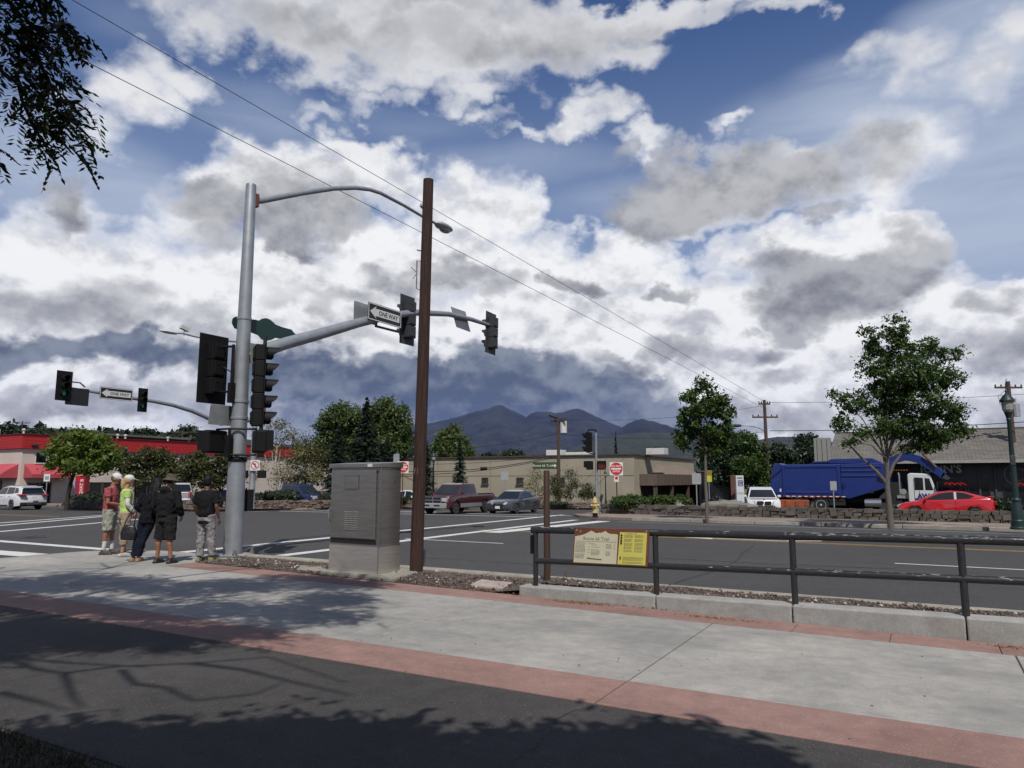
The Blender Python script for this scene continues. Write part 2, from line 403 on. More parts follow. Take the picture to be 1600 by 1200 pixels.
# ------------------------------------------------------------------ ground materials (real positions, no light in them)
def groundmat(name, c1, c2, speck, speck_n=900., pit=.0, patch=.35, rough=.85, bump=.25, stain=None, fine=60., crack=0.):
    c1, c2 = [c * ALB for c in c1], [c * ALB for c in c2]
    if speck: speck = ([c * ALB for c in speck[0]], speck[1])
    if stain: stain = ([c * ALB for c in stain[0]], *stain[1:])
    m = bpy.data.materials.new(name); m.use_nodes = True; nt = m.node_tree; p = nt.nodes['Principled BSDF']; L = nt.links.new
    p.inputs['Roughness'].default_value = rough; p.inputs['Specular IOR Level'].default_value = .3
    pos = nt.nodes.new('ShaderNodeNewGeometry').outputs['Position']
    def noise(sc, det=5, ro=.6, vec=pos, dist=0):
        n = nt.nodes.new('ShaderNodeTexNoise'); n.inputs['Scale'].default_value = sc; n.inputs['Detail'].default_value = det; n.inputs['Roughness'].default_value = ro; n.inputs['Distortion'].default_value = dist; L(vec, n.inputs['Vector']); return n.outputs['Fac']
    def ramp(f, a, b, ca=(0, 0, 0), cb=(1, 1, 1)):
        r = nt.nodes.new('ShaderNodeValToRGB'); r.color_ramp.elements[0].position = a; r.color_ramp.elements[1].position = b
        r.color_ramp.elements[0].color = (*ca, 1); r.color_ramp.elements[1].color = (*cb, 1); L(f, r.inputs[0]); return r.outputs[0]
    def mix(f, a, b, op='MIX'):
        n = nt.nodes.new('ShaderNodeMix'); n.data_type = 'RGBA'; n.blend_type = op
        if hasattr(f, 'is_output'): L(f, n.inputs[0])
        else: n.inputs[0].default_value = f
        for i, v in ((6, a), (7, b)):
            if hasattr(v, 'is_output'): L(v, n.inputs[i])
            else: n.inputs[i].default_value = (*v, 1)
        return n.outputs[2]
    col = ramp(noise(patch, 7, .62, dist=.6), .32, .68, c1, c2)
    oi = nt.nodes.new('ShaderNodeObjectInfo').outputs['Random']
    col = mix(1., col, ramp(noise(5.5, 7, .7), .28, .72, (.80, .80, .81), (1.18, 1.17, 1.16)), 'MULTIPLY')
    f1 = noise(fine, 3, .7)
    col = mix(1., col, ramp(f1, .2, .8, (.80, .80, .80), (1.2, 1.2, 1.2)), 'MULTIPLY')
    col = mix(1., col, ramp(oi, 0, 1, (.93, .93, .94), (1.07, 1.06, 1.05)), 'MULTIPLY')
    if speck:
        v = nt.nodes.new('ShaderNodeTexVoronoi'); v.inputs['Scale'].default_value = speck_n; L(pos, v.inputs['Vector'])
        sc = nt.nodes.new('ShaderNodeSeparateColor'); L(v.outputs['Color'], sc.inputs[0])
        col = mix(ramp(sc.outputs[0], speck[1], min(1., speck[1] + .02)), col, speck[0])
    if pit:
        v = nt.nodes.new('ShaderNodeTexVoronoi'); v.inputs['Scale'].default_value = 9; v.inputs['Randomness'].default_value = 1; L(pos, v.inputs['Vector'])
        near = ramp(v.outputs['Distance'], pit, pit + .03, (1, 1, 1), (0, 0, 0))
        sc = nt.nodes.new('ShaderNodeSeparateColor'); L(v.outputs['Color'], sc.inputs[0])
        some = mix(1., near, ramp(sc.outputs[1], .72, .74), 'MULTIPLY')
        col = mix(some, col, [c * .35 for c in c1])
    if stain:
        mp = nt.nodes.new('ShaderNodeMapping'); mp.inputs['Scale'].default_value = stain[2]; L(pos, mp.inputs[0])
        col = mix(ramp(noise(1., 8, .68, mp.outputs[0], .8), .52, .75, (0, 0, 0), (stain[1],) * 3), col, stain[0])
    if crack:
        mp = nt.nodes.new('ShaderNodeMix'); mp.data_type = 'RGBA'; mp.blend_type = 'LINEAR_LIGHT'; mp.inputs[0].default_value = .22; L(pos, mp.inputs[6])
        nn = nt.nodes.new('ShaderNodeTexNoise'); nn.inputs['Scale'].default_value = 1.3; nn.inputs['Detail'].default_value = 6; L(pos, nn.inputs['Vector']); L(nn.outputs['Color'], mp.inputs[7])
        v = nt.nodes.new('ShaderNodeTexVoronoi'); v.feature = 'DISTANCE_TO_EDGE'; v.inputs['Scale'].default_value = crack; L(mp.outputs[2], v.inputs['Vector'])
        col = mix(ramp(v.outputs['Distance'], .002, .005, (.8, .8, .8), (0, 0, 0)), col, [c * .3 for c in c1])
    L(col, p.inputs['Base Color'])
    b = nt.nodes.new('ShaderNodeBump'); b.inputs['Strength'].default_value = bump; b.inputs['Distance'].default_value = .01
    L(f1, b.inputs['Height']); L(b.outputs[0], p.inputs['Normal'])
    return m

ASPH = groundmat('road_asphalt', (.052, .050, .050), (.066, .064, .063), ((.13, .125, .12), .86), 160, patch=.25, bump=.3, stain=((.035, .034, .035), .55, (.06, .9, 1)), fine=45)
PATH = groundmat('path_asphalt', (.046, .044, .043), (.074, .070, .068), ((.19, .18, .17), .972), 190, patch=.8, bump=.55, fine=110, stain=((.075, .072, .068), .35, (.5, .9, 1)))
CONC = groundmat('concrete', (.262, .260, .246), (.405, .393, .362), None, pit=.055, patch=.55, bump=.15, stain=((.20, .203, .197), .85, (.40, 1.3, 1)), fine=55)
REDC = groundmat('red_concrete', (.250, .150, .128), (.33, .205, .178), ((.38, .30, .27), .97), 110, pit=.04, patch=1.1, bump=.22, stain=((.19, .125, .11), .7, (.5, 2.0, 1)), fine=90)
KERB = groundmat('kerb_concrete', (.27, .255, .215), (.37, .35, .30), ((.45, .43, .38), .97), 90, pit=.03, patch=1.6, bump=.35, stain=((.19, .17, .14), .6, (1.2, 1.2, 3)), fine=70)
WALLM = groundmat('grey_wall_concrete', (.30, .305, .295), (.385, .385, .365), ((.45, .44, .41), .985), 90, pit=.03, patch=1.3, bump=.3, stain=((.22, .19, .16), .7, (.9, .9, 3)), fine=60)
TAN = groundmat('tan_sidewalk', (.245, .19, .16), (.31, .25, .215), None, patch=.5, bump=.1, stain=((.18, .14, .12), .5, (.4, 1, 1)), fine=40)
SOIL = groundmat('cinder_soil', (.070, .050, .043), (.125, .095, .08), ((.30, .27, .24), .93), 45, patch=2.2, bump=.9, fine=60)
DIRT = groundmat('dry_ground', (.11, .105, .07), (.17, .15, .10), None, patch=.05, bump=.2, fine=3)
BEDS = groundmat('planting_soil', (.10, .075, .055), (.16, .125, .095), None, patch=1.2, bump=.5, fine=30)

def paint(name, c, wear):
    c = [v * ALB for v in c]
    m = bpy.data.materials.new(name); m.use_nodes = True; nt = m.node_tree; p = nt.nodes['Principled BSDF']; L = nt.links.new
    pos = nt.nodes.new('ShaderNodeNewGeometry').outputs['Position']; n = nt.nodes.new('ShaderNodeTexNoise'); n.inputs['Scale'].default_value = 5; n.inputs['Detail'].default_value = 9; n.inputs['Roughness'].default_value = .75; L(pos, n.inputs['Vector'])
    r = nt.nodes.new('ShaderNodeValToRGB'); r.color_ramp.elements[0].position = wear; r.color_ramp.elements[1].position = wear + .14
    r.color_ramp.elements[0].color = (.075, .073, .071, 1); r.color_ramp.elements[1].color = (*c, 1); L(n.outputs['Fac'], r.inputs[0]); L(r.outputs[0], p.inputs['Base Color']); p.inputs['Roughness'].default_value = .7
    return m
WHITEP = paint('white_road_paint', (.66, .66, .65), .30); YELP = paint('yellow_road_paint', (.50, .30, .045), .33)

# ------------------------------------------------------------------ terrain and road
def sheet(name, xs, ys, m, dz=0., sub=1):
    mb = MB(); n = len(ys)
    for x in xs:
        for y in ys: mb.v.append((x, y, base(x, y) + dz))
    for i in range(len(xs) - 1):
        for j in range(n - 1): mb.f.append((i * n + j, (i + 1) * n + j, (i + 1) * n + j + 1, i * n + j + 1)); mb.m.append(0)
    return struct(mb.link(name, m))
sheet('ground', [-20000, -2000, -400, -75, -15, 60, 400, 2000, 20000], [-20000, -2000, -200, 10.6, 65.6, 300, 2000, 20000], DIRT, -.06)
sheet('road', [-150, -75, -15, 90], [-80, 10.6, 65.6, 130], ASPH, 0.)

def strip(name, p, q, w, m, dz=.005):
    p = Vector((p[0], p[1], 0)); q = Vector((q[0], q[1], 0)); d = (q - p).normalized(); s = Vector((-d.y, d.x, 0)) * w / 2
    k = max(1, int((q - p).length / 4)); mb = MB(); r = []
    cuts = sorted(set([i / k for i in range(k + 1)] + [t for ax, v in ((0, -15), (1, 10.6)) if abs(q[ax] - p[ax]) > 1e-6 for t in [(v - p[ax]) / (q[ax] - p[ax])] if 0 < t < 1]))
    for t in cuts:
        c = p.lerp(q, t)
        for e in (c - s, c + s): mb.v.append((e.x, e.y, base(e.x, e.y) + dz))
    for i in range(len(cuts) - 1): mb.f.append((2 * i, 2 * i + 2, 2 * i + 3, 2 * i + 1)); mb.m.append(0)
    return struct(mb.link(name, m))
def pstrip(name, a, b, w, m=WHITEP, dz=.005): return strip(name, gp(*a), gp(*b), w, m, dz)
pstrip('crosswalk_line', (438, 868.5), (900, 812.5), .34)
pstrip('crosswalk_line', (268, 865), (880, 804.5), .34)
pstrip('stop_line', (768, 832.5), (944, 814.5), .7, dz=.009)
for y in (22.32, 22.58): strip('yellow_line', (-14.2, y), (85, y), .11, YELP)
for x in (-13.4, -.65, 12.1, 24.9): strip('lane_dash', (x, 17.15), (x + 3.35, 17.15), .13, WHITEP)
strip('lane_line', (-4.3, 26.5), (85, 26.5), .14, WHITEP)
strip('edge_line', (-12.5, 31.9), (85, 31.9), .1, WHITEP)
pstrip('crosswalk_line', (-60, 841), (228, 863.5), .3); pstrip('stop_line', (-40, 861), (54, 868), .6, dz=.009)
pstrip('crosswalk_line', (-30, 819.5), (170, 804.6), .3); pstrip('crosswalk_line', (-30, 824), (190, 804.6), .3); pstrip('crosswalk_line', (-20, 832.5), (262, 807.5), .3)
for y in (0, .28):
    q = gp(84, 807.5); strip('yellow_line', (q.x, q.y + y), (-140, q.y + y), .12, YELP)
for y in (34.9, 37.9): strip('crosswalk_line', (-38.0, y), (-17.6, y), .3, WHITEP)
strip('stop_line', (-38, 39.6), (-28.4, 39.6), .5, WHITEP, .007); strip('lane_line', (-24.9, 40.2), (-24.9, 75), .13, WHITEP)
for x in (-28.2, -28.46): strip('yellow_line', (x, 39.9), (x, 75), .11, YELP)
strip('edge_line', (-37.5, 33.4), (-110, 32.0), .12, WHITEP)
a = MB(); c = gp(1112, 841); L_ = [(0, -.09), (2.2, -.09), (2.2, .09), (0, .09)]; hd = [(-1.2, 0), (.1, -.42), (.1, .42)]       # turn arrow
for poly in (L_, hd, [(2.2, -.09), (3.1, .55), (3.1, .8), (2.05, .09)]):
    pv = [(c.x + x, c.y + y, base(c.x + x, c.y + y) + .006) for x, y in poly]; a.add(pv, [tuple(range(len(pv)))])
struct(a.link('lane_arrow', WHITEP))
TAR = mat('tar_seal', (.022, .022, .023), .6, var=.2)
def crack(pts, w, dz=.004):
    mb = MB(); P = [gp(*p) for p in pts]; Q_ = []
    for i in range(len(P) - 1):
        for k in range(6): Q_.append(P[i].lerp(P[i + 1], k / 6) + Vector((rng.uniform(-.05, .05), rng.uniform(-.05, .05), 0)))
    Q_.append(P[-1])
    for i, q in enumerate(Q_):
        d = (Q_[min(i + 1, len(Q_) - 1)] - Q_[max(i - 1, 0)]).normalized(); s = Vector((-d.y, d.x, 0)) * w * rng.uniform(.6, 1.3) / 2
        for e in (q - s, q + s): mb.v.append((e.x, e.y, base(e.x, e.y) + dz))
    for i in range(len(Q_) - 1): mb.f.append((2 * i, 2 * i + 2, 2 * i + 3, 2 * i + 1)); mb.m.append(0)
    struct(mb.link('road_crack', TAR))
PCR = mat('path_crack', (.018, .017, .017), .9)
def pcrack(pts, w, z=.0005):
    P = [fl(*p) for p in pts]; Q_ = []
    for i in range(len(P) - 1):
        for k in range(7): Q_.append(P[i].lerp(P[i + 1], k / 7) + Vector((rng.uniform(-.03, .03), rng.uniform(-.03, .03), 0)))
    mb = MB()
    for i, q in enumerate(Q_):
        d = (Q_[min(i + 1, len(Q_) - 1)] - Q_[max(i - 1, 0)]).normalized(); s = Vector((-d.y, d.x, 0)) * w * rng.uniform(.3, 1.3) / 2
        for e in (q - s, q + s): mb.v.append((e.x, e.y, z))
    for i in range(len(Q_) - 1): mb.f.append((2 * i, 2 * i + 2, 2 * i + 3, 2 * i + 1)); mb.m.append(0)
    struct(mb.link('path_crack', PCR))
pcrack([(930, 1100), (868, 1125), (846, 1160), (790, 1199)], .006)
crack([(960, 868), (1180, 880), (1400, 889)], .045); crack([(1182, 850), (1140, 882), (1045, 916)], .05); crack([(640, 870), (900, 886)], .03); crack([(0, 838), (50, 841), (62, 837)], .5)

# ------------------------------------------------------------------ near pavement: slabs, red bands, path, gravel strip, kerbs
def ycu(x): return 8.28 - .040 * x        # concrete / upper red band
def yrt(x): return 8.78 - .050 * x        # upper red band / wall foot
JX = [-16.7, -14.1, -11.1, -8.1, -5.1, -2.18, .62, 3.5, 6.5, 9.5, 12.5, 16, 20, 26]
def slabs(root, piece, m, y0, y1, xs, gap, z1, z0, bev=.006):
    for a_, b_ in zip(xs, xs[1:]):
        a2, b2 = a_ + gap / 2, b_ - gap / 2; mb = MB()
        c4 = [(a2, y0(a2)), (b2, y0(b2)), (b2, y1(b2)), (a2, y1(a2))]
        mb.hexa([(x, y, z0) for x, y in c4] + [(x, y, z1) for x, y in c4]); mb.link(piece, m, root, bevel=bev)
sw = MB(); sw.box((4.65, 4.9, -.09), (42.7, 11.5, .16)); sw = struct(sw.link('sidewalk', mat('joint_dirt', (.10, .085, .065), .95, world=True, scale=20)))
slabs(sw, 'slab', CONC, lambda x: 5.70, ycu, JX, .014, 0., -.05)
slabs(sw, 'band_slab', REDC, lambda x: 5.03, lambda x: 5.69, JX, .012, .002, -.05)
xs2 = [-12.5 + .93 * i for i in range(30)]
slabs(sw, 'band_slab', REDC, lambda x: ycu(x) + .012, yrt, xs2, .008, .001, -.05, .004)
cor = MB()
pts = [(-16.7, 8.95), (-12.55, 8.80), (-12.55, 10.3), (-13.2, 10.5), (-14.2, 10.6), (-15.3, 10.58), (-16.2, 10.2), (-16.65, 9.6)]
cor.prism(pts, Matrix.Translation((0, 0, -.06)), .062); cor.link('corner_slab', CONC, sw, bevel=.006)
pt = MB(); pt.hexa([(x, y, z) for z in (-.05, -.004) for x, y in ((-16.7, 2.64), (26, 2.64), (26, 5.02), (-16.7, 5.02))]); struct(pt.link('bike_path', PATH))
gr = MB()
gx = np.arange(-12.5, 26.1, .5)
for x in gx:
    for t in (0, .3, .7, 1.):
        y = yrt(x) + .012 + (10.19 - yrt(x) - .012) * t
        h = (.005 if x < -5 else .075) + .02 * math.sin(x * 3.1 + t * 5) * t + (.055 * t if x < -5 else .02 * t)
        gr.v.append((x, y, h))
for i in range(len(gx) - 1):
    for j in range(3): gr.f.append((4 * i + j, 4 * i + 4 + j, 4 * i + 5 + j, 4 * i + 1 + j)); gr.m.append(0)
struct(gr.link('gravel_bed', SOIL, smooth=True))
kb = thing('kerb', None, None); struct(kb)
for i in range(13):
    x0 = -12.3 + 3.0 * i; k = MB(); k.box((x0 + 1.5, 10.31, .03), (2.99, .22, .14)); k.link('kerb_stone', KERB, kb, bevel=.025)
# gravel stones: thousands of small rocks in one object
def pebbles(name, n, box, size, cols, zf, keep=None):
    V = []; F = []; base_v = np.array([(1, 0, 0), (-.6, .8, 0), (-.5, -.85, 0), (0, .1, .8), (0, 0, -.7)]); bf = np.array([(0, 1, 3), (1, 2, 3), (2, 0, 3), (1, 0, 4), (2, 1, 4), (0, 2, 4)])
    c = 0
    for _ in range(n):
        x = nrg.uniform(box[0], box[1]); y = nrg.uniform(box[2], box[3])
        if keep and not keep(x, y): continue
        s = size * nrg.lognormal(0, .45); q = base_v * s * nrg.uniform(.6, 1.25, (5, 3)); a = nrg.uniform(0, 6.28); ca, sa = math.cos(a), math.sin(a)
        q = q @ np.array([(ca, sa, 0), (-sa, ca, 0), (0, 0, 1)]).T; V.append(q + (x, y, zf(x, y) + s * .2)); F.append(bf + 5 * c); c += 1
    o = put(name, fast_mesh(name, np.concatenate(V), np.concatenate(F), cols)); o['kind'] = 'stuff'; return o
PEB = leafmat('pebbles', (.05, .037, .032), (.20, .16, .14), 0., .9)
def gzf(x, y): return (.005 if x < -5 else .075) + (.05 if x < -5 else .02) * max(0, min(1, (y - yrt(x)) / (10.19 - yrt(x)))) + .005
pebbles('gravel', 15000, (-12.2, 3.6, 8.6, 10.17), .014, PEB, gzf, lambda x, y: y > yrt(x) + (.28 if x > -5 else .03))
pebbles('pale_gravel', 420, (-12, 3.4, 8.8, 10.15), .02, mat('pale_stone', (.42, .37, .31), .9), gzf, lambda x, y: y > yrt(x) + (.3 if x > -5 else .05))
LITM = leafmat('leaf_litter', (.12, .06, .02), (.34, .20, .07), 0., .8)
def litter(cx, cy, rx, ry, n, s=.016, zf=lambda x, y: .004):
    V = []; F = []
    for i in range(n):
        x = nrg.normal(cx, rx); y = nrg.normal(cy, ry); a = nrg.uniform(0, 6.28); l = s * nrg.uniform(.5, 1.5); w = l * .45
        d = np.array([math.cos(a), math.sin(a), nrg.uniform(-.4, .4)]); e = np.array([-math.sin(a), math.cos(a), nrg.uniform(-.4, .4)]); c = np.array([x, y, zf(x, y) + .004 + nrg.uniform(0, .008)])
        V += [c - d * l, c - e * w, c + d * l, c + e * w]; F.append([4 * i, 4 * i + 1, 4 * i + 2, 4 * i + 3])
    return V, F
LV = []; LF = []
for (px_, py_, rx, ry, n) in ((905, 942, .26, .05, 240), (990, 948, .3, .04, 90), (1120, 966, .25, .03, 130), (1250, 970, .3, .05, 30), (790, 926, .35, .08, 260), (1580, 1012, .12, .03, 60), (700, 912, .4, .06, 40), (860, 924, .4, .05, 120)):
    q = fl(px_, py_); v, f = litter(q.x, q.y, rx, ry, n); LF += [[i + len(LV) for i in r] for r in f]; LV += v
v, f = litter(-4, 6.6, 5, 1.0, 110, .011); LF += [[i + len(LV) for i in r] for r in f]; LV += v
v, f = litter(-3, 4.2, 4, .9, 70, .012); LF += [[i + len(LV) for i in r] for r in f]; LV += v
o = put('leaf_litter', fast_mesh('leaf_litter', np.array(LV), np.array(LF), LITM)); o['kind'] = 'stuff'

# low concrete wall that carries the railing
lw = thing('low_wall', 'low grey concrete wall along the pavement under the pipe railing', 'wall', (0, 0, 0))
def wtop(x): return .13 + .0175 * (x + 5.0)
WX = [-5.05, -3.03, -1.40, .27, 1.92, 3.57, 5.2, 8.5, 12, 16]
for a_, b_ in zip(WX, WX[1:]):
    mb = MB(); a2, b2 = a_ + .006, b_ - .006
    c4 = [(a2, yrt(a2) + .006), (b2, yrt(b2) + .006), (b2, yrt(b2) + .285), (a2, yrt(a2) + .285)]
    mb.hexa([(x, y, -.03) for x, y in c4] + [(x, y, wtop(x)) for x, y in c4]); mb.link('wall_segment', WALLM, lw, bevel=.018)

sp = MB()
for i in range(70):
    x, y = rng.uniform(-12, 2.5), rng.uniform(5.1, 8.3); r_ = rng.uniform(.004, .012); sp.add([(x + r_ * rng.uniform(.7, 1.2) * math.cos(k * 1.047), y + r_ * rng.uniform(.6, 1.1) * math.sin(k * 1.047), .0035) for k in range(6)], [tuple(range(6))])
o = sp.link('gum_spots', mat('dark_spot', (.06, .057, .052), .8)); o['kind'] = 'stuff'

# grass verge at the bottom corner
GRASSM = leafmat('grass_blades', (.02, .026, .008), (.055, .055, .018), .1)
V = []; F = []
for i in range(16000):
    x = nrg.uniform(-9, -2.4); y = 2.62 - abs(nrg.normal(0, .55)); h = nrg.uniform(.02, .05); a = nrg.uniform(0, 6.28); w = .004; l = nrg.normal(0, .03, 2)
    V += [(x - w * math.cos(a), y - w * math.sin(a), -.02), (x + w * math.cos(a), y + w * math.sin(a), -.02), (x + l[0], y + l[1], h)]; F.append((3 * i, 3 * i + 1, 3 * i + 2))
o = put('grass', fast_mesh('grass', np.array(V), np.array(F), GRASSM)); o['kind'] = 'stuff'
vg = MB(); vg.hexa([(x, y, z) for z in (-.05, -.012) for x, y in ((-16.7, -40), (26, -40), (26, 2.63), (-16.7, 2.63))]); struct(vg.link('verge_ground', mat('verge_soil', (.05, .05, .028), .95, world=True, scale=8, var=.4)))

# ------------------------------------------------------------------ far pavements
def pave(name, pts, m, h, kerbm=KERB, t=.16):
    mb = MB(); n = len(pts)
    mb.v = [(x, y, base(x, y) - .05) for x, y in pts] + [(x, y, base(x, y) + h) for x, y in pts]
    mb.f = [tuple(range(n, 2 * n))] + [(i, (i + 1) % n, n + (i + 1) % n, n + i) for i in range(n)]; mb.m = [0] * (n + 1)
    return struct(mb.link(name, m, bevel=.03))
def grid_pave(name, x0, x1, y0, y1, m, h, gap=.02, step=2.9):
    root = thing(name, None, None); struct(root); x = x0
    while x < x1 - .1:
        e = min(x + step, x1); c4 = [(x + gap / 2, y0), (e - gap / 2, y0), (e - gap / 2, y1), (x + gap / 2, y1)]; mb = MB()
        mb.hexa([(p, q, base(p, q) - .03) for p, q in c4] + [(p, q, base(p, q) + h) for p, q in c4]); mb.link('slab', m, root); x = e
    return root
YK = 33.55                                        # far kerb of the main street
far = grid_pave('far_sidewalk', -12.5, 40, YK + .17, 38.2, TAN, .15)
for i in range(18):
    x0 = -12.5 + 2.9 * i; mb = MB(); c4 = [(x0 + .01, YK), (x0 + 2.89, YK), (x0 + 2.89, YK + .16), (x0 + .01, YK + .16)]
    mb.hexa([(p, q, base(p, q) - .03) for p, q in c4] + [(p, q, base(p, q) + .147) for p, q in c4]); mb.link('kerb_stone', KERB, far, bevel=.02)
pave('corner_pavement', [(-12.52, YK), (-12.52, 60), (-17.2, 60), (-17.2, 38.5), (-16.9, 36.6), (-15.9, 35.0), (-14.4, 33.9)], TAN, .148)
pave('west_sidewalk', [(-120, 31.2), (-41.5, 34.2), (-39.6, 35.6), (-38.6, 38), (-38.4, 62), (-42.0, 62), (-42.0, 40), (-44, 37.6), (-48, 36.4), (-120, 33.8)], TAN, .14)
spray = MB()
for px_ in (1213, 1231, 1247):
    q = atY(px_, 820, YK - .012); 
    for k in range(3): spray.box((q.x + rng.uniform(-.12, .12), YK - .003, base(q.x, YK) + .08 + .03 * k - .03), (.16, .004, .025))
struct(spray.link('kerb_paint_mark', mat('blue_spray', (.25, .55, .62), .8)))

# ------------------------------------------------------------------ mountains, hills, air
FOREST = mat('mountain_forest', (.006, .010, .012), .95, var=.5, scale=.0035, base2=(.020, .024, .022), world=True, detail=9)
WOODS = mat('hill_woods', (.010, .017, .012), .95, var=.45, scale=.03, base2=(.022, .030, .019), world=True, detail=9)
def ridge(name, prof, d, front, m, amp=.05, seed=0, step=3, label=None):
    from mathutils import noise as mn
    xs = np.arange(prof[0][0], prof[-1][0] + 1, step); ys = np.interp(xs, [p[0] for p in prof], [p[1] for p in prof])
    rows = [(t, 1 - (1 - front) * (1 - t)) for t in np.linspace(0, 1, 26)] + [(.75, 1.05), (.3, 1.12)]
    V = []; n = len(rows)
    for x, y in zip(xs, ys):
        y += 1.2 * mn.noise((x * .11, seed, 0)) + .6 * mn.noise((x * .33, seed, 3))
        top = at(x, y, d); H = top.z + 2
        for i, (t, k) in enumerate(rows):
            q = CAM + (Vector((top.x, top.y, EYE)) - CAM) * k
            r = mn.noise((x * .022 + t * .8, t * 2.3, seed)) + .5 * mn.noise((x * .06, t * 5, seed + 5)) + .3 * mn.noise((x * .16, t * 9, seed + 9))
            z = H * (t ** 1.15) + amp * H * r * (1 if i < 25 else .5) * min(1, 3.2 * t) * (1 - t if i < 26 else .3) * 2.2
            V.append((q.x, q.y, z - 3))
    F = [(i * n + j, (i + 1) * n + j, (i + 1) * n + j + 1, i * n + j + 1) for i in range(len(xs) - 1) for j in range(n - 1)]
    me = fast_mesh(name, np.array(V), np.array(F), m, True); o = put(name, me); return struct(o)
ridge('mountains', [(420, 715), (480, 700), (560, 684), (640, 668), (700, 655), (722, 649), (745, 642), (762, 639), (772, 634), (781, 632), (790, 636), (800, 641), (812, 646), (822, 651), (828, 647), (838, 643), (852, 643), (868, 645), (880, 644), (893, 640), (902, 638), (912, 641), (924, 647), (940, 654), (955, 661), (975, 669), (1010, 676), (1060, 684), (1120, 696), (1200, 712)], 9000, .55, FOREST, .10, 1)
ridge('mountains', [(930, 700), (955, 678), (968, 670), (980, 662), (992, 657), (1003, 655), (1016, 657), (1030, 661), (1050, 667), (1080, 680), (1110, 692), (1150, 706)], 6800, .75, FOREST, .07, 4)
ridge('hills', [(860, 716), (890, 703), (915, 692), (940, 685), (965, 680), (990, 677), (1015, 675), (1045, 676), (1075, 676), (1110, 674), (1135, 676), (1155, 685), (1170, 690), (1190, 686), (1215, 682), (1245, 682), (1275, 684), (1300, 690), (1380, 696), (1460, 690), (1540, 676), (1590, 667), (1640, 664), (1700, 672)], 3000, .6, WOODS, .08, 7)
ridge('hills', [(-90, 668), (-20, 664), (20, 668), (70, 667), (120, 670), (180, 672), (230, 673), (300, 676), (350, 680), (420, 690), (520, 700), (640, 708)], 900, .6, WOODS, .05, 12)
hv = bpy.data.materials.new('air'); hv.use_nodes = True; nt = hv.node_tree; nt.nodes.remove(nt.nodes['Principled BSDF'])
pv = nt.nodes.new('ShaderNodeVolumePrincipled'); pv.inputs['Color'].default_value = (.08, .24, 1, 1); pv.inputs['Density'].default_value = 1.5e-5; pv.inputs['Anisotropy'].default_value = 0
nt.links.new(pv.outputs[0], nt.nodes['Material Output'].inputs['Volume'])
hb = MB(); hb.box((-2000, 2500, 648), (19000, 19000, 1304)); o = hb.link('haze', hv); o['kind'] = 'stuff'
S.cycles.volume_bounces = 0

# ------------------------------------------------------------------ shared object materials
GALV = mat('galvanised_steel', (.27, .29, .31), .5, .5, var=.13, scale=3.5, bump=.05, bscale=60)
GALV2 = mat('sign_back_aluminium', (.36, .37, .38), .5, .6, var=.1, scale=5)
BLACKP = mat('black_paint', (.006, .006, .007), .6, var=.35, scale=8, spec=.25)
BLACKM = mat('black_housing', (.006, .006, .0065), .65, var=.3, scale=6, spec=.25)
GREYM = mat('grey_housing', (.036, .038, .042), .6, var=.2, scale=6)
LENSD = mat('dark_lens', (.03, .012, .01), .25, var=.3)
LENSG = mat('green_lens', (.01, .12, .08), .3, emit=(.02, .40, .27, .14))
LENSR = mat('red_hand_lens', (.10, .012, .01), .3)
WHITES = mat('white_sheeting', (.74, .74, .72), .5, var=.05)
BLACKS = mat('black_sheeting', (.014, .014, .015), .45, var=.2)
REDS = mat('red_sheeting', (.56, .022, .028), .45, var=.06)
GREENS = mat('dark_green_sheeting', (.012, .046, .040), .45, var=.15)
BROWNS = mat('brown_sheeting', (.085, .022, .014), .5, var=.15)
RUST = mat('rust_stain', (.16, .06, .03), .8, var=.4, scale=12)
BOLTM = mat('bolt_steel', (.20, .17, .15), .5, .6, var=.3)
ZR = (0, 0, 1)

def visor_mesh(r=.150, l=.31, n=12):
    mb = MB(); a0, a1 = R(-55), R(235); o = []; 
    for x, s in ((0, 1.), (l, 1.)):
        for rr in (r, r - .012):
            for k in range(n + 1):
                a = a0 + (a1 - a0) * k / n; ll = x if x == 0 else l * (.62 + .38 * max(0, math.sin(a)) ** .5 if math.sin(a) > 0 else .55)
                o.append((ll, rr * math.cos(a), rr * math.sin(a)))
    m = n + 1; mb.v = o
    for k in range(n): mb.f += [(k, k + 1, 2 * m + k + 1, 2 * m + k), (m + k + 1, m + k, 3 * m + k, 3 * m + k + 1), (2 * m + k, 2 * m + k + 1, 3 * m + k + 1, 3 * m + k)]
    mb.m = [0] * len(mb.f); return mb
VIS = visor_mesh()

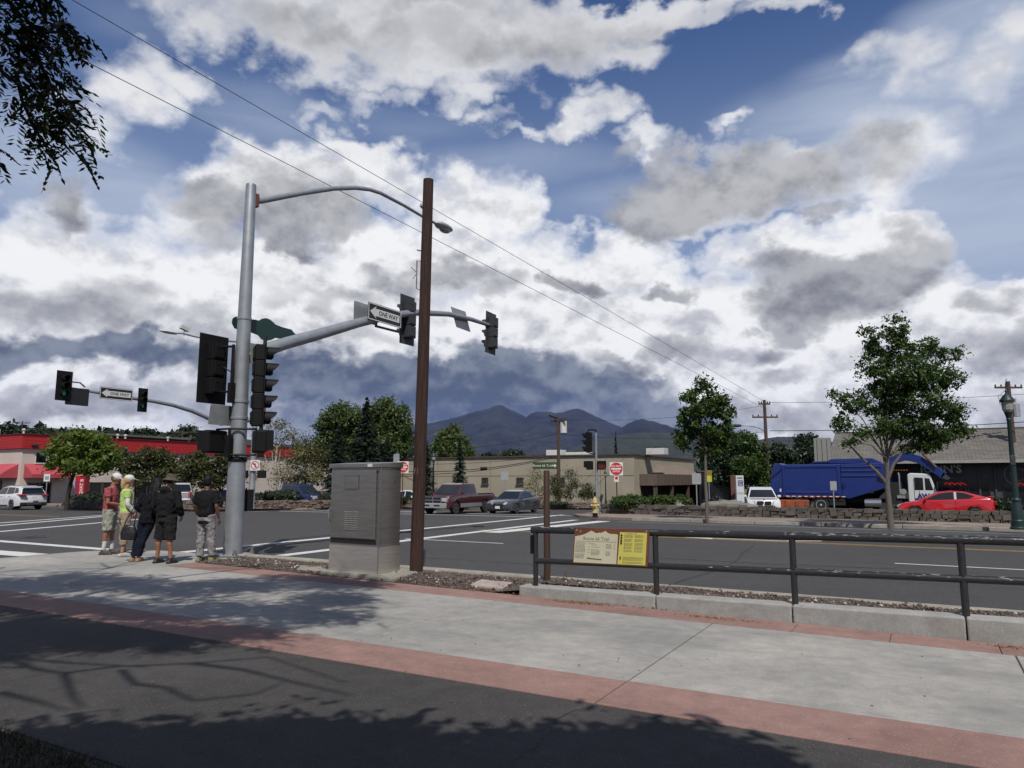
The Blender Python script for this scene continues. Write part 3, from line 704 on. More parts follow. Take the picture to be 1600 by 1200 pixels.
def signal_head(parent, loc, face, n=3, w=.66, lit=None, hm=None, roll=0., name='signal_head', plate=True, label=None, sc=1.):
    """one traffic signal: backplate part, with housing, visors and lenses as its sub-parts; faces along local +x"""
    hm = hm or BLACKM; h = .36 * n + (.36 if plate else .04); M0 = Euler((roll, 0, face)).to_matrix().to_4x4()
    p = MB()
    if plate: p.box((0, 0, 0), (.02, w, h))
    else: p.box((0, 0, 0), (.02, .32, h))
    o = p.link(name, hm, parent, bevel=.008); o.location = loc; o.rotation_euler = M0.to_euler(); o.scale = (sc,) * 3
    if label: o['label'] = label
    b = MB()
    for i in range(n): b.box((-.105, 0, (i - (n - 1) / 2) * .36), (.19, .33, .345)); b.box((-.215, .02, (i - (n - 1) / 2) * .36), (.03, .22, .27)); b.box((-.235, .05, (i - (n - 1) / 2) * .36 + .08), (.02, .05, .03))
    b.link('housing', hm, o, bevel=.02)
    for i in range(n):
        z = ((n - 1) / 2 - i) * .36
        v = MB(); v.v = [(x + .01, y, q + z) for x, y, q in VIS.v]; v.f = VIS.f; v.m = VIS.m; v.link('visor', hm, o, smooth=40)
        l = MB(); l.lathe([(.118, 0), (.10, .015), (.05, .028), (.001, .03)], (.012, 0, z), 14, Matrix.Rotation(R(90), 4, 'Y')); l.link('lens', LENSG if lit == i else LENSD, o, smooth=True)
    return o

def plate_sign(parent, M, pts, m, name='sign_panel', t=.006, label=None):
    b = MB(); b.prism(pts, M, t); o = b.link(name, m, parent)
    if label: o['label'] = label
    return o
def rrect(w, h, r=.03, k=3):
    o = []
    for cx, cy, a in ((w / 2 - r, h / 2 - r, 0), (-w / 2 + r, h / 2 - r, 90), (-w / 2 + r, -h / 2 + r, 180), (w / 2 - r, -h / 2 + r, 270)):
        for i in range(k + 1): o.append((cx + r * math.cos(R(a + 90 * i / k)), cy + r * math.sin(R(a + 90 * i / k))))
    return o
def one_way(parent, M, w, h, label=None):
    o = plate_sign(parent, M, rrect(w, h, .03), BLACKS, 'one_way_sign', .012, label)
    f = MB(); t = .022 * h / .45
    for c, d in (((0, h / 2 - t), (w - .02, t)), ((0, -h / 2 + t), (w - .02, t)), ((-w / 2 + t, 0), (t, h - 3 * t)), ((w / 2 - t, 0), (t, h - 3 * t))): f.prism([(c[0] - d[0] / 2, c[1] - d[1] / 2), (c[0] + d[0] / 2, c[1] - d[1] / 2), (c[0] + d[0] / 2, c[1] + d[1] / 2), (c[0] - d[0] / 2, c[1] + d[1] / 2)], M @ Matrix.Translation((0, 0, .0125)), .002)
    f.link('border', WHITES, o)
    a = MB(); k = h / .45; u = w / 1.37
    a.prism([(-.61 * u, 0), (-.36 * u, -.165 * k), (-.40 * u, -.095 * k), (.60 * u, -.095 * k), (.60 * u, .095 * k), (-.40 * u, .095 * k), (-.36 * u, .165 * k)], M @ Matrix.Translation((0, 0, .0126)), .003); a.link('arrow', WHITES, o)
    text('ONE WAY', .165 * k, M @ Matrix.Translation((.13 * u, -.004, .0170)), BLACKS, o, depth=.001, sx=1.02 * u / k, bold=.004)
    return o
def parent_keep(o, root): o.parent = root; return o

# ------------------------------------------------------------------ the near traffic signal pole
P0 = fl(363, 872)
tp = thing('traffic_signal_pole', 'tall grey steel traffic signal pole at the near corner with long mast arm', 'traffic light', (P0.x, P0.y, 0))
p_ = MB(); p_.lathe([(.190, .09), (.185, 1.0), (.168, 2.6), (.152, 4.0), (.135, 5.5), (.112, 8.05), (.105, 8.09), (.01, 8.11)], n=24); p_.link('pole', GALV, tp, smooth=40)
b = MB(); b.box((0, 0, .065), (.62, .62, .05), R(12)); b.link('base_plate', GALV, tp, bevel=.01)
ft = MB(); ft.box((0, 0, .01), (1.0, .9, .07), R(4)); ft.link('footing', KERB, tp, bevel=.02)
for k in range(4):
    a = R(12 + 45 + 90 * k); q = MB(); q.cyl((.38 * math.cos(a), .38 * math.sin(a), .09), (.38 * math.cos(a), .38 * math.sin(a), .19), .03, 6); q.cyl((.38 * math.cos(a), .38 * math.sin(a), .09), (.38 * math.cos(a), .38 * math.sin(a), .135), .05, 6); q.link('anchor_bolt', BOLTM, tp)
for z, r in ((5.05, .145), (3.25, .167), (2.9, .170)):
    q = MB(); q.lathe([(r, z - .03), (r + .008, z - .025), (r + .008, z + .025), (r, z + .03)], n=24); q.link('band', GALV, tp, smooth=40)
ma = MB(); ma.tube([(0, .1, 4.22), (0, .46, 4.40), (0, 1.2, 4.72), (0, 2.07, 5.05), (0, 3.0, 5.42), (0, 3.63, 5.67), (0, 4.8, 6.08), (0, 6.07, 6.44), (0, 7.69, 6.72), (0, 9.0, 6.81), (0, 10.25, 6.83)], [.155, .15, .14, .135, .128, .12, .108, .095, .08, .07, .06], 16); ma.link('mast_arm', GALV, tp, smooth=50)
la = MB(); la.tube([(0, .08, 7.74), (0, .31, 7.83), (0, 1.48, 8.43), (0, 2.53, 8.93), (0, 3.35, 9.25), (0, 3.9, 9.40), (0, 4.35, 9.46), (0, 5.37, 9.46), (0, 6.3, 9.42), (0, 7.0, 9.42)], [.075, .07, .065, .06, .057, .053, .05, .046, .042, .04], 12); la.link('lamp_arm', GALV, tp, smooth=50)
br = MB(); br.box((0, .13, 7.76), (.16, .10, .30)); br.link('arm_bracket', RUST, tp, bevel=.01)
lu = MB(); lu.lathe([(.02, -.42), (.09, -.38), (.15, -.22), (.17, 0), (.16, .2), (.10, .34), (.05, .42), (.02, .45)], (0, 7.35, 9.44), 14, Matrix.Rotation(R(90), 4, 'X') @ Matrix.Diagonal((1.1, .62, 1, 1))); lu = lu.link('street_light_head', GALV2, tp, smooth=50)
q = MB(); q.ball((0, 7.42, 9.36), (.14, .24, .09), 12, 8); q.link('lamp_lens', mat('lamp_glass', (.42, .42, .40), .2), lu, smooth=True)
cm = MB(); cm.box((-.02, 6.35, 9.72), (.09, .32, .10), M=Matrix.Rotation(R(-18), 4, 'X')); cm.cyl((0, 6.3, 9.42), (0, 6.3, 9.70), .02, 6); cm.link('camera_unit', GALV2, tp, bevel=.01)
q = MB(); q.hexa([(.16, .10, 4.06), (.19, .42, 4.16), (.17, .42, 4.16), (.14, .10, 4.06), (.16, .06, 4.52), (.19, .30, 4.50), (.17, .30, 4.50), (.14, .06, 4.52)]); q.link('arm_flange', GALV2, tp)
# street-name blade, seen from behind
bl = [(362, 505), (363, 498), (367, 495), (374, 494), (382, 496), (393, 499), (399, 499.5), (404, 501), (409, 498), (415, 497), (421, 499), (426, 503), (430, 507), (440, 511), (455, 515), (459, 520), (462, 523), (455, 527), (448, 530), (436, 529), (430, 528), (424, 531), (415, 533), (408, 530), (403, 524), (396, 521), (386, 518), (374, 516), (366, 513)]
xpl = P0.x - .24; pts = []
for x, y in bl: w_ = atX(x, y, xpl); pts.append((w_.y - P0.y, w_.z))
plate_sign(tp, plane_M((-.24, 0, 0), (0, 1, 0), ZR), pts, GREENS, 'street_name_sign', .012)
# one way sign and the plates on the arm
MW = plane_M((.14, 4.48, 6.02), (0, 1, 0), ZR)
one_way(tp, MW, 1.38, .47, 'black and white one way sign with arrow pointing left')
plate_sign(tp, plane_M((-.15, 4.05, 6.02), (0, -1, 0), ZR), rrect(.95, .50, .03), GALV2, 'sign_panel', .006)
q = MB(); q.box((.02, 4.75, 5.70), (.06, 1.0, .05), M=Matrix.Rotation(R(1), 4, 'X')); q.link('sign_bracket', GREYM, tp)
plate_sign(tp, plane_M((-.1, 0, 0), (0, 1, 0), ZR), [(atX(x, y, P0.x - .1).y - P0.y, atX(x, y, P0.x - .1).z) for x, y in ((704, 479), (727, 487), (735, 519), (713, 511))][::-1], GALV2, 'sign_panel', .006)
signal_head(tp, (-.12, 5.78, 6.17), math.pi, hm=GREYM, label='grey backed signal head half hidden by the brown post')
signal_head(tp, (0, 10.2, 6.57), math.pi, hm=GREYM, roll=R(2), label='signal head at the tip of the mast arm')
signal_head(tp, (-.54, -.31, 3.95), math.pi, w=.70, hm=BLACKM, label='large black signal head bracketed beside the pole', sc=1.03)
signal_head(tp, (.40, .24, 3.60), math.atan2(.83, .55), n=5, w=.50, hm=BLACKM, label='black five lens signal head seen edge on', sc=.97)
q = MB()
for z in (4.42, 3.45): q.tube([(-.02, -.2, z), (-.54, -.31, z)], .025, 8)
q.tube([(-.02, -.225, 4.45), (-.02, -.225, 3.40)], .035, 8); q.box((-.02, -.225, 3.42), (.11, .11, .42)); q.tube([(-.5, -.28, 4.1), (-.1, -.12, 3.85)], .015, 6); q.link('signal_bracket', BLACKP, tp, smooth=40)
q = MB()
for z in (2.66, 2.12): q.tube([(-.40, -.24, z), (.06, -.24, z), (.42, .12, z)], .022, 8)
q.box((.02, -.25, 2.30), (.13, .10, .45)); q.tube([(.02, -.25, 2.66), (.02, -.25, 2.1)], .03, 8); q.lathe([(.19, 1.98), (.20, 2.0), (.20, 2.06), (.19, 2.08)], n=20); q.link('pedestrian_signal_bracket', BLACKP, tp, smooth=40)
for loc, f in (((-.42, -.26, 2.40), math.pi), ((.46, .16, 2.40), R(60))):
    q = MB(); q.box((0, 0, 0), (.22, .49, .48)); o = q.link('pedestrian_signal', BLACKM, tp, bevel=.04); o.location = loc; o.rotation_euler = (0, 0, f)
    v = MB(); 
    for s in (-1, 1): v.box((.17, s * .23, .02), (.14, .012, .40))
    v.box((.17, 0, .225), (.14, .47, .012)); v.link('visor', BLACKM, o)
    l = MB(); l.box((.114, 0, 0), (.01, .40, .40)); l.link('lens', LENSD, o)
q = MB(); q.box((-.13, .22, 1.17), (.04, .56, .46), R(-30)); q.link('push_button_panel', BLACKM, tp, bevel=.01)
q = MB(); q.box((-.28, -.16, 1.12), (.10, .12, .16), R(-30)); q.link('push_button', BLACKM, tp, bevel=.02)
q = plate_sign(tp, plane_M((-.20, -.26, 2.95), (0, -1, 0), (.12, 0, 1)), rrect(.66, .42, .03), GALV2, 'sign_panel', .006)

# ------------------------------------------------------------------ tall brown utility post
B0 = fl(650, 898)
bp = thing('utility_pole', 'bare dark brown post standing in the gravel beside the steel cabinet', 'utility pole', (B0.x, B0.y, 0))
BRN = mat('weathered_brown_wood', (.018, .0075, .005), .9, var=.35, scale=4, bump=.5, bscale=14, base2=(.052, .021, .013), streak=(14, 14, .5), detail=10)
q = MB(); q.tube([(0, 0, -.2), (.004, .004, .3), (.05, .03, 3.4), (.09, .05, 7.06)], [.118, .114, .105, .094], 20); q.link('post', BRN, bp, smooth=50)
q = MB(); q.tube([(.02, -.03, 5.5), (-.055, -.06, 5.52), (-.055, -.06, 5.0), (.02, -.03, 4.98)], .012, 6); q.tube([(-.055, -.06, 5.30), (-.15, -.11, 5.40)], .007, 5); q.tube([(-.055, -.06, 5.28), (-.12, -.09, 5.18)], .007, 5); q.tube([(.02, -.02, 5.7), (-.06, -.06, 5.72)], .012, 5); q.link('cable_hook', BOLTM, bp)
q = MB()
for i in range(46):
    a = R(rng.uniform(-170, 20)); z = rng.uniform(.2, 6.4); l = rng.uniform(.15, .9); w_ = rng.uniform(.0025, .006)
    def sp_(zz, da=0.): r_ = .1185 - .0034 * zz + .0006; return Vector((.004 + .0125 * zz + r_ * math.cos(a + da), .002 + .0072 * zz + r_ * math.sin(a + da), zz))
    q.add([sp_(z), sp_(z + l * .4, w_ / .1), sp_(z + l), sp_(z + l * .5, -w_ / .1)], [(0, 1, 2, 3)])
o = q.link('wood_checks', mat('dark_check', (.006, .003, .002), .95), bp); o['kind'] = 'stuff'
q = MB(); q.box((.03, -.085, 1.75), (.07, .012, .10), R(5)); q.link('tag_plate', BOLTM, bp)
for z, a in ((2.0, -95), (3.7, -80), (1.0, -120)):
    q = MB(); q.cyl((.10 * math.cos(R(a)), .10 * math.sin(R(a)), z), (.125 * math.cos(R(a)), .125 * math.sin(R(a)), z), .008, 6); q.link('nail', BOLTM, bp)

# ------------------------------------------------------------------ stainless control cabinet
cl, cc, cr = fl(513, 890, .07), fl(590, 897, .07), fl(627, 888, .07)
ux = (cc - cl).normalized(); uw = (cc - cl).length; ud = .55
cb = thing('control_cabinet', 'brushed steel roadside control cabinet with louvred door on a concrete pad', 'cabinet', (cl.x, cl.y, .072), math.atan2(ux.y, ux.x))
def steel(name, c, rough, sc):
    m = mat(name, c, rough, .85, var=.12, scale=2.2, streak=sc, detail=8); m.node_tree.nodes['Principled BSDF'].inputs['Anisotropic'].default_value = .4; return m
ST1 = steel('brushed_steel', (.33, .31, .285), .32, (1.2, 1.2, 9)); ST2 = steel('brushed_steel_plinth', (.60, .56, .50), .40, (1.2, 1.2, 12)); ST3 = steel('steel_edge', (.36, .35, .33), .3, (1, 1, 1))
H1 = 1.81; ph = .45
q = MB(); q.box((uw / 2, ud / 2, ph / 2), (uw, ud, ph)); q.link('plinth', ST2, cb, bevel=.006)
q = MB(); q.box((uw / 2, ud / 2, ph + (H1 - ph) / 2), (uw - .012, ud - .012, H1 - ph)); q.link('body', ST1, cb, bevel=.006)
q = MB(); q.hexa([(-.02, -.05, H1 - .075), (uw + .02, -.05, H1 - .075), (uw + .02, ud + .02, H1 - .075), (-.02, ud + .02, H1 - .075), (-.02, -.05, H1 - .005), (uw + .02, -.05, H1 - .005), (uw + .02, ud + .02, H1 + .03), (-.02, ud + .02, H1 + .03)]); q.link('roof', ST1, cb, bevel=.008)
d = MB(); d.box((uw / 2 - .01, -.018, (ph + .10 + H1 - .12) / 2), (uw - .10, .036, H1 - .12 - ph - .10)); dr = d.link('door', ST1, cb, bevel=.008)
q = MB(); q.box((uw / 2 - .01, -.004, ph + .052), (uw - .10, .016, .075)); q.link('sill', mat('dark_steel', (.06, .055, .05), .4, .8), cb)
q = MB(); q.box((.47 * uw, -.042, 1.50), (.30, .012, .215)); hp = q.link('hatch', ST1, dr, bevel=.004)
q = MB()
for c_, s_ in (((.47 * uw, -.047, 1.612), (.315, .012, .010)), ((.47 * uw, -.047, 1.388), (.315, .012, .010)), ((.47 * uw - .157, -.047, 1.5), (.010, .012, .225)), ((.47 * uw + .157, -.047, 1.5), (.010, .012, .225))): q.box(c_, s_)
q.link('hatch_frame', ST3, dr)
q = MB(); q.cyl((.47 * uw - .11, -.046, 1.5), (.47 * uw - .11, -.058, 1.5), .012, 10); q.link('hatch_lock', ST3, dr)
lv = MB()
for i in range(9):
    for j in range(3): lv.box((.38 * uw + .105 * j, -.042, .70 + .036 * i), (.085, .014, .013), M=Matrix.Rotation(R(25), 4, 'X'))
lv.link('louvres', mat('louvre_steel', (.55, .54, .51), .3, .7), dr)
q = MB(); q.tube([(.055, -.03, 1.03), (.055, -.085, 1.02), (.06, -.095, .98), (.065, -.095, .86), (.06, -.03, .84)], .014, 8); q.box((.055, -.03, 1.02), (.06, .02, .09)); q.link('handle', ST3, dr, smooth=40)
q = MB(); q.box((uw + .005, .02, (H1 + ph) / 2), (.012, .022, H1 - ph - .1)); 
for i in range(14): q.box((uw + .012, .02, ph + .12 + i * .09), (.012, .03, .03))
q.link('hinge', ST3, cb)
q = MB(); q.box((uw / 2, -.004, ph), (uw + .01, .012, .012)); q.box((uw + .004, ud / 2, ph), (.012, ud, .012)); q.box((uw, -.001, ph / 2), (.012, .010, ph)); q.link('seam', ST3, cb)
q = MB(); q.box((uw + .002, .38, H1 - .20), (.008, .035, .20)); q.link('vent_slot', ST3, cb)
q = MB(); q.box((.84 * uw, -.053, H1 - .038), (.105, .006, .05)); q.link('sticker', WHITES, cb)
pd = MB(); pd.hexa([(cl.x - .05, cl.y - .16, -.03), (cr.x + .62, cl.y - .26, -.03), (cr.x + .48, cr.y + .14, -.03), (cl.x - .06, cr.y + .14, -.03), (cl.x - .05, cl.y - .15, .072), (cr.x + .60, cl.y - .24, .072), (cr.x + .46, cr.y + .12, .072), (cl.x - .06, cr.y + .12, .072)]); o = pd.link('concrete_pad', KERB, bevel=.03); tag(o, 'pale concrete pad under the steel cabinet', 'concrete pad')
hq = [fl(463, 889, .04), fl(511, 891, .04), fl(510, 884, .04), fl(470, 883, .04)]
hh = MB(); hh.hexa([(v.x, v.y, -.03) for v in hq] + [(v.x, v.y, .045) for v in hq]); o = hh.link('utility_box', KERB, bevel=.02); tag(o, 'grey concrete box lid in the soil left of the steel cabinet', 'utility box')
lq = [fl(735, 913, .05), fl(785, 919, .05), fl(802, 910, .05), fl(752, 905, .05)]
ul = thing('utility_cover', 'pinkish concrete utility cover lying in the gravel before the trail post', 'utility cover', (0, 0, 0))
q = MB(); q.hexa([(v.x, v.y, -.02) for v in lq] + [(v.x, v.y, .052) for v in lq]); q.link('rim', groundmat('pink_concrete', (.40, .33, .29), (.50, .43, .385), ((.25, .12, .10), .95), 30, patch=3, bump=.3), ul, bevel=.01)
cen = sum(lq, Vector()) / 4; q = MB(); q.hexa([tuple(cen + (v - cen) * .86)[:2] + (.04,) for v in lq] + [tuple(cen + (v - cen) * .86)[:2] + (.056,) for v in lq]); q.link('lid', MATS.get('pink', None) or bpy.data.materials['pink_concrete'], ul, bevel=.006)
rk = MB(); rk.ball((0, 0, 0), (.075, .055, .05), 9, 6); rk.v = [tuple(Vector(v) * (1 + rng.uniform(-.15, .15))) for v in rk.v]; o = rk.link('rock', mat('tan_rock', (.36, .29, .20), .9, bump=.5), smooth=30); q_ = fl(872, 911, .05); o.location = (q_.x, q_.y, .055); tag(o, 'pale tan rock in the gravel beside the trail sign post', 'rock')
tw = MB(); t0 = fl(889, 915, .06); tw.tube([(t0.x, t0.y, .05), (t0.x - .08, t0.y + .1, .15), (t0.x - .14, t0.y + .16, .24)], .005, 5); o = tw.link('twig', BRN); tag(o, 'thin dry twig sticking up out of the gravel', 'twig')

# ------------------------------------------------------------------ pipe railing, trail map, trail post
RAILM = mat('worn_black_rail_paint', (.010, .0105, .012), .42, var=.4, scale=26, base2=(.026, .027, .03), streak=(1, 4, 4), detail=9)
CHIP = mat('bare_primer', (.30, .30, .30), .7, var=.3)
rl = thing('pipe_railing', 'black two bar pipe railing on the low wall beside the road', 'railing', (0, 0, 0))
def yr(x): return 8.91 - .048 * x
def zt(x): return .90 + .0165 * (x + 4.8)
def zl(x): return .475 + .0225 * (x + 4.8)
PX = [-4.83, -3.05, -1.38, .28, 1.95, 3.6, 5.25, 6.9]
for x in PX:
    q = MB(); q.cyl((x, yr(x), wtop(x) - .05), (x, yr(x), zt(x) - .02), .036, 14); q.link('post', RAILM, rl, smooth=40)
for nm, zf in (('top_rail', zt), ('lower_rail', zl)):
    q = MB(); x0 = PX[0] - (.06 if nm == 'top_rail' else -.0)
    q.tube([(x0 + (7.5 - x0) * i / 24, yr(x0 + (7.5 - x0) * i / 24), zf(x0 + (7.5 - x0) * i / 24)) for i in range(25)], .046 if nm == 'top_rail' else .040, 16); q.link(nm, RAILM, rl, smooth=40)
q = MB()
for i in range(240):
    x = rng.choice([rng.uniform(-4.8, 3), rng.uniform(-1.5, 1.2)]); top = rng.random() < .7; zf, r = (zt, .0465) if top else (zl, .0405); a = R(rng.uniform(20, 120)); l = rng.uniform(.01, .06); w = rng.uniform(.002, .006)
    c_ = Vector((x, yr(x) - r * math.cos(a), zf(x) + r * math.sin(a))); t_ = Vector((0, math.sin(a), math.cos(a)))
    q.add([c_ - Vector((l, 0, 0)), c_ - t_ * w, c_ + Vector((l * .8, 0, 0)), c_ + t_ * w], [(0, 1, 2, 3)])
o = q.link('paint_chips', CHIP, rl); o['kind'] = 'stuff'
q = MB(); q.box((PX[0] - .045, yr(PX[0]) + .02, .70), (.03, .16, .26)); q.link('latch_plate', BLACKM, rl, bevel=.01)
yb = 8.91 - .048 * -3.7 - .058
bd = thing('trail_map_board', 'trail map board with cream and yellow panels hung on the black railing', 'information board', (0, 0, 0))
tl, tr, br_, bl_ = [Vector((x, y, z)) for x, y, z in ((-4.17, yb, .955), (-3.10, yb - .05, .965), (-3.14, yb - .04, .505), (-4.21, yb, .485))]
MBd = plane_M((tl + tr + br_ + bl_) / 4, tr - tl, ZR); MBi = MBd.inverted()
def P2(u, v): w_ = bl_.lerp(br_, u).lerp(tl.lerp(tr, u), v); w_ = MBi @ w_; return (w_.x, w_.y)
BOARD = mat('redwood_board', (.17, .055, .03), .55, var=.2, scale=5, streak=(.5, 6, 1))
plate_sign(bd, MBd @ Matrix.Translation((0, 0, -.025)), [P2(0, 0), P2(1, 0), P2(1, 1), P2(.05, 1.02), P2(0, .97)], BOARD, 'backing_board', .025)
mt = [(.015, .765), (.10, .80), (.16, .845), (.21, .905), (.235, .935), (.27, .905), (.30, .865), (.34, .885), (.37, .88), (.405, .915), (.43, .935), (.46, .885), (.50, .86), (.55, .86)]
CREAM = mat('cream_print', (.62, .59, .43), .45, var=.04); YELLO = mat('yellow_print', (.66, .60, .13), .45, var=.04); INK = mat('grey_ink', (.12, .12, .10), .6)
c1_ = plate_sign(bd, MBd @ Matrix.Translation((0, 0, .001)), [P2(.015, .03), P2(.60, .03), P2(.60, .83)] + [P2(u + .035 * (u > .5), v) for u, v in mt[::-1]], CREAM, 'cream_panel', .004)
c2_ = plate_sign(bd, MBd @ Matrix.Translation((0, 0, .001)), [P2(.615, .03), P2(.975, .03), P2(.975, .92), P2(.625, .92)], YELLO, 'yellow_panel', .004)
zi = .0056
def ink(u0, u1, v, h, par, m=INK):
    q.prism([P2(u0, v - h / 2), P2(u1, v - h / 2), P2(u1, v + h / 2), P2(u0, v + h / 2)], MBd @ Matrix.Translation((0, 0, zi)), .0006)
u_, v_ = P2(.31, .71); text('Route 66 Trail', .062, MBd @ Matrix.Translation((u_, v_, zi)), INK, c1_, 'title', .0005, sx=1.05)
q = MB(); ink(.03, .585, .635, .008, c1_)
def para(u0, u1, v0, n, dv):
    for i in range(n):
        u = u0
        while u < u1 - .01:
            l = rng.uniform(.012, .032); e = min(u + l, u1 - rng.uniform(0, .02)); 
            if e > u: ink(u, e, v0 - i * dv, dv * .36, None)
            u += l + .006
para(.03, .175, .585, 8, .036); para(.03, .17, .27, 4, .036); para(.205, .31, .575, 1, .03); para(.25, .34, .54, 1, .03)
for v0, n in ((.48, 1), (.40, 2), (.33, 3)): para(.205, .24, v0, 1, .03); para(.25, .37, v0, n, .032)
para(.45, .54, .56, 4, .034); para(.45, .52, .36, 4, .034); para(.56, .585, .56, 4, .04); para(.565, .585, .36, 4, .04)
q.link('body_print', INK, c1_)['kind'] = 'stuff'
q = MB(); q.prism([P2(.20, .145), P2(.40, .12), P2(.40, .155), P2(.30, .16), P2(.20, .185)], MBd @ Matrix.Translation((0, 0, zi)), .001); q.link('profile_graphic', mat('green_ink', (.10, .14, .05), .6), c1_)
q = MB(); para(.70, .80, .885, 1, .03); para(.80, .86, .885, 1, .03)
for cu in (.685, .825):
    for v0, n in ((.84, 3), (.73, 3), (.62, 3), (.52, 3), (.42, 2)): para(cu, cu + .115, v0, n, .028)
para(.68, .95, .235, 4, .028); para(.68, .95, .10, 2, .028); q.link('body_print', INK, c2_)['kind'] = 'stuff'
q = MB()
for v0 in (.83, .755, .68, .61): q.prism([P2(.637, v0 - .03), P2(.660, v0 - .03), P2(.660, v0 + .03), P2(.637, v0 + .03)], MBd @ Matrix.Translation((0, 0, zi)), .001)
q.prism([P2(.64, .16), P2(.655, .16), P2(.655, .25), P2(.64, .25)], MBd @ Matrix.Translation((0, 0, zi)), .001); q.link('pictograms', BLACKS, c2_)['kind'] = 'stuff'
for u, v in ((.085, .905), (.965, .965), (.03, .94)):
    a_, b_ = P2(u, v); q = MB(); q.lathe([(.012, 0), (.011, .005), (.001, .006)], MBd @ Vector((a_, b_, 0)), 8, MBd.to_3x3().to_4x4()); q.link('screw', GALV2, bd)

T0 = fl(855, 912, .04)
tpst = thing('trail_sign_post', 'brown trail post with a small dark green arrow sign on top', 'sign post', (T0.x, T0.y, 0))
WOODP = mat('stained_post', (.050, .022, .014), .7, var=.3, scale=4, streak=(8, 8, .5), bump=.2, detail=8)
q = MB(); q.lathe([(.052, -.1), (.05, .2), (.047, 1.73), (.042, 1.745), (.01, 1.748)], n=12); q.link('post', WOODP, tpst, smooth=40)
Ms = plane_M((0, -.045, 1.82), (RT.x, RT.y - .12, 0), ZR)
sg = plate_sign(tpst, Ms, rrect(.385, .105, .008), mat('olive_green_sheeting', (.030, .065, .018), .5), 'sign_panel', .012)
text('Route 66 Trail', .052, Ms @ Matrix.Translation((-.035, 0, .0135)), WHITES, sg, depth=.001)
q = MB(); q.prism([(.115, -.007), (.15, -.007), (.138, -.022), (.15, -.026), (.175, 0), (.15, .026), (.138, .022), (.15, .007), (.115, .007)], Ms @ Matrix.Translation((0, 0, .0125)), .002); q.link('arrow', WHITES, sg)

# ------------------------------------------------------------------ buildings
STUCCO = mat('beige_stucco', (.36, .325, .245), .9, var=.08, scale=.5, bump=.15, bscale=30, world=True)
BRNTRIM = mat('brown_trim', (.075, .052, .040), .8, var=.2)
CREAMW = mat('pale_pink_wall', (.64, .55, .49), .85, var=.07, scale=.4, world=True, bump=.1)
REDBAND = mat('red_parapet_paint', (.46, .018, .020), .6, var=.07, scale=.6, world=True)
AWN = mat('red_awning_canvas', (.46, .065, .085), .75, var=.12, scale=1.2)
DKGLASS = glassmat('dark_window_glass'); BRONZE = mat('window_frame_paint', (.10, .095, .09), .5, var=.1)
CHAR = mat('charcoal_siding', (.050, .055, .055), .8, var=.15, scale=1)
WHITEU = mat('white_metal', (.62, .62, .60), .5, var=.06); GREYROOF = mat('grey_roof_felt', (.12, .115, .11), .9, var=.25, scale=.4, world=True)

def wbox(mb, c, d, M): mb.box((0, 0, 0), d, M=Matrix.Identity(4)) if False else mb.add([M @ Vector((c[0] + sx * d[0] / 2, c[1] + sy * d[1] / 2, c[2] + sz * d[2] / 2)) for sz in (-1, 1) for sx, sy in ((-1, -1), (1, -1), (1, 1), (-1, 1))], [(0, 3, 2, 1), (4, 5, 6, 7), (0, 1, 5, 4), (1, 2, 6, 5), (2, 3, 7, 6), (3, 0, 4, 7)])
def window(root, M, x, z, w, h, nx=1, ny=1, fr=None, glass=None, depth=.10, name='window'):
    """opening frame as a part, panes and sill as its sub-parts; M: wall frame with x along the wall, z up, -y outwards"""
    f = MB(); t = .05
    for c, d in (((x, -.02, z + h / 2 - t / 2), (w, depth, t)), ((x, -.02, z - h / 2 + t / 2), (w, depth, t)), ((x - w / 2 + t / 2, -.02, z), (t, depth, h - 2 * t)), ((x + w / 2 - t / 2, -.02, z), (t, depth, h - 2 * t))): wbox(f, c, d, M)
    for i in range(1, nx): wbox(f, (x - w / 2 + w * i / nx, -.02, z), (.035, depth * .8, h - 2 * t), M)
    for i in range(1, ny): wbox(f, (x, -.022, z - h / 2 + h * i / ny), (w - 2 * t, depth * .7, .035), M)
    o = f.link(name, fr or BRONZE, root)
    p = MB(); wbox(p, (x, -.008, z), (w - .06, .02, h - .06), M); p.link('pane', glass or DKGLASS, o)
    s = MB(); wbox(s, (x, -.07, z - h / 2 - .035), (w + .1, .16, .06), M); s.link('sill', fr or BRONZE, o)
    return o
def wallM(p, d):
    """frame at p with x along d, y pointing into the building"""
    x = Vector((d[0], d[1], 0)).normalized(); return Matrix.Translation(p) @ Matrix((x, UP.cross(x), UP)).transposed().to_4x4()

# beige one-storey block across the junction
K = at(991, 750, 60); K.z = 0; ZG = -.95; ZT = 3.70
be = thing('beige_building', 'long beige stucco one storey building across the junction with a brown entrance canopy', 'building', (K.x, K.y, 0))
q = MB(); q.box((-16, 9, (ZT + ZG) / 2), (32, 18, ZT - ZG)); q.link('wall', STUCCO, be)
q = MB(); q.box((-16, -.03, ZT + .02), (32.2, .22, .12)); q.box((.03, 9, ZT + .02), (.22, 18.1, .12)); q.link('parapet_cap', BRNTRIM, be)
q = MB(); q.box((-16, -.005, 1.98), (32, .03, .035)); q.link('reveal', mat('joint_shadow', (.17, .15, .12), .9), be)
for x in (-26, -20, -14, -8, -3):
    q = MB(); q.box((x, -.004, 1.3), (.03, .02, 4.2)); q.link('control_joint', MATS['joint_shadow'], be)
MF = Matrix.Translation((-32, 0, 0))
for px_ in (758, 812.5, 877):
    w_ = atY(px_, 750, K.y) - K; window(be, Matrix.Identity(4), w_.x, 1.52, .72, .62, nx=4, fr=BRONZE)
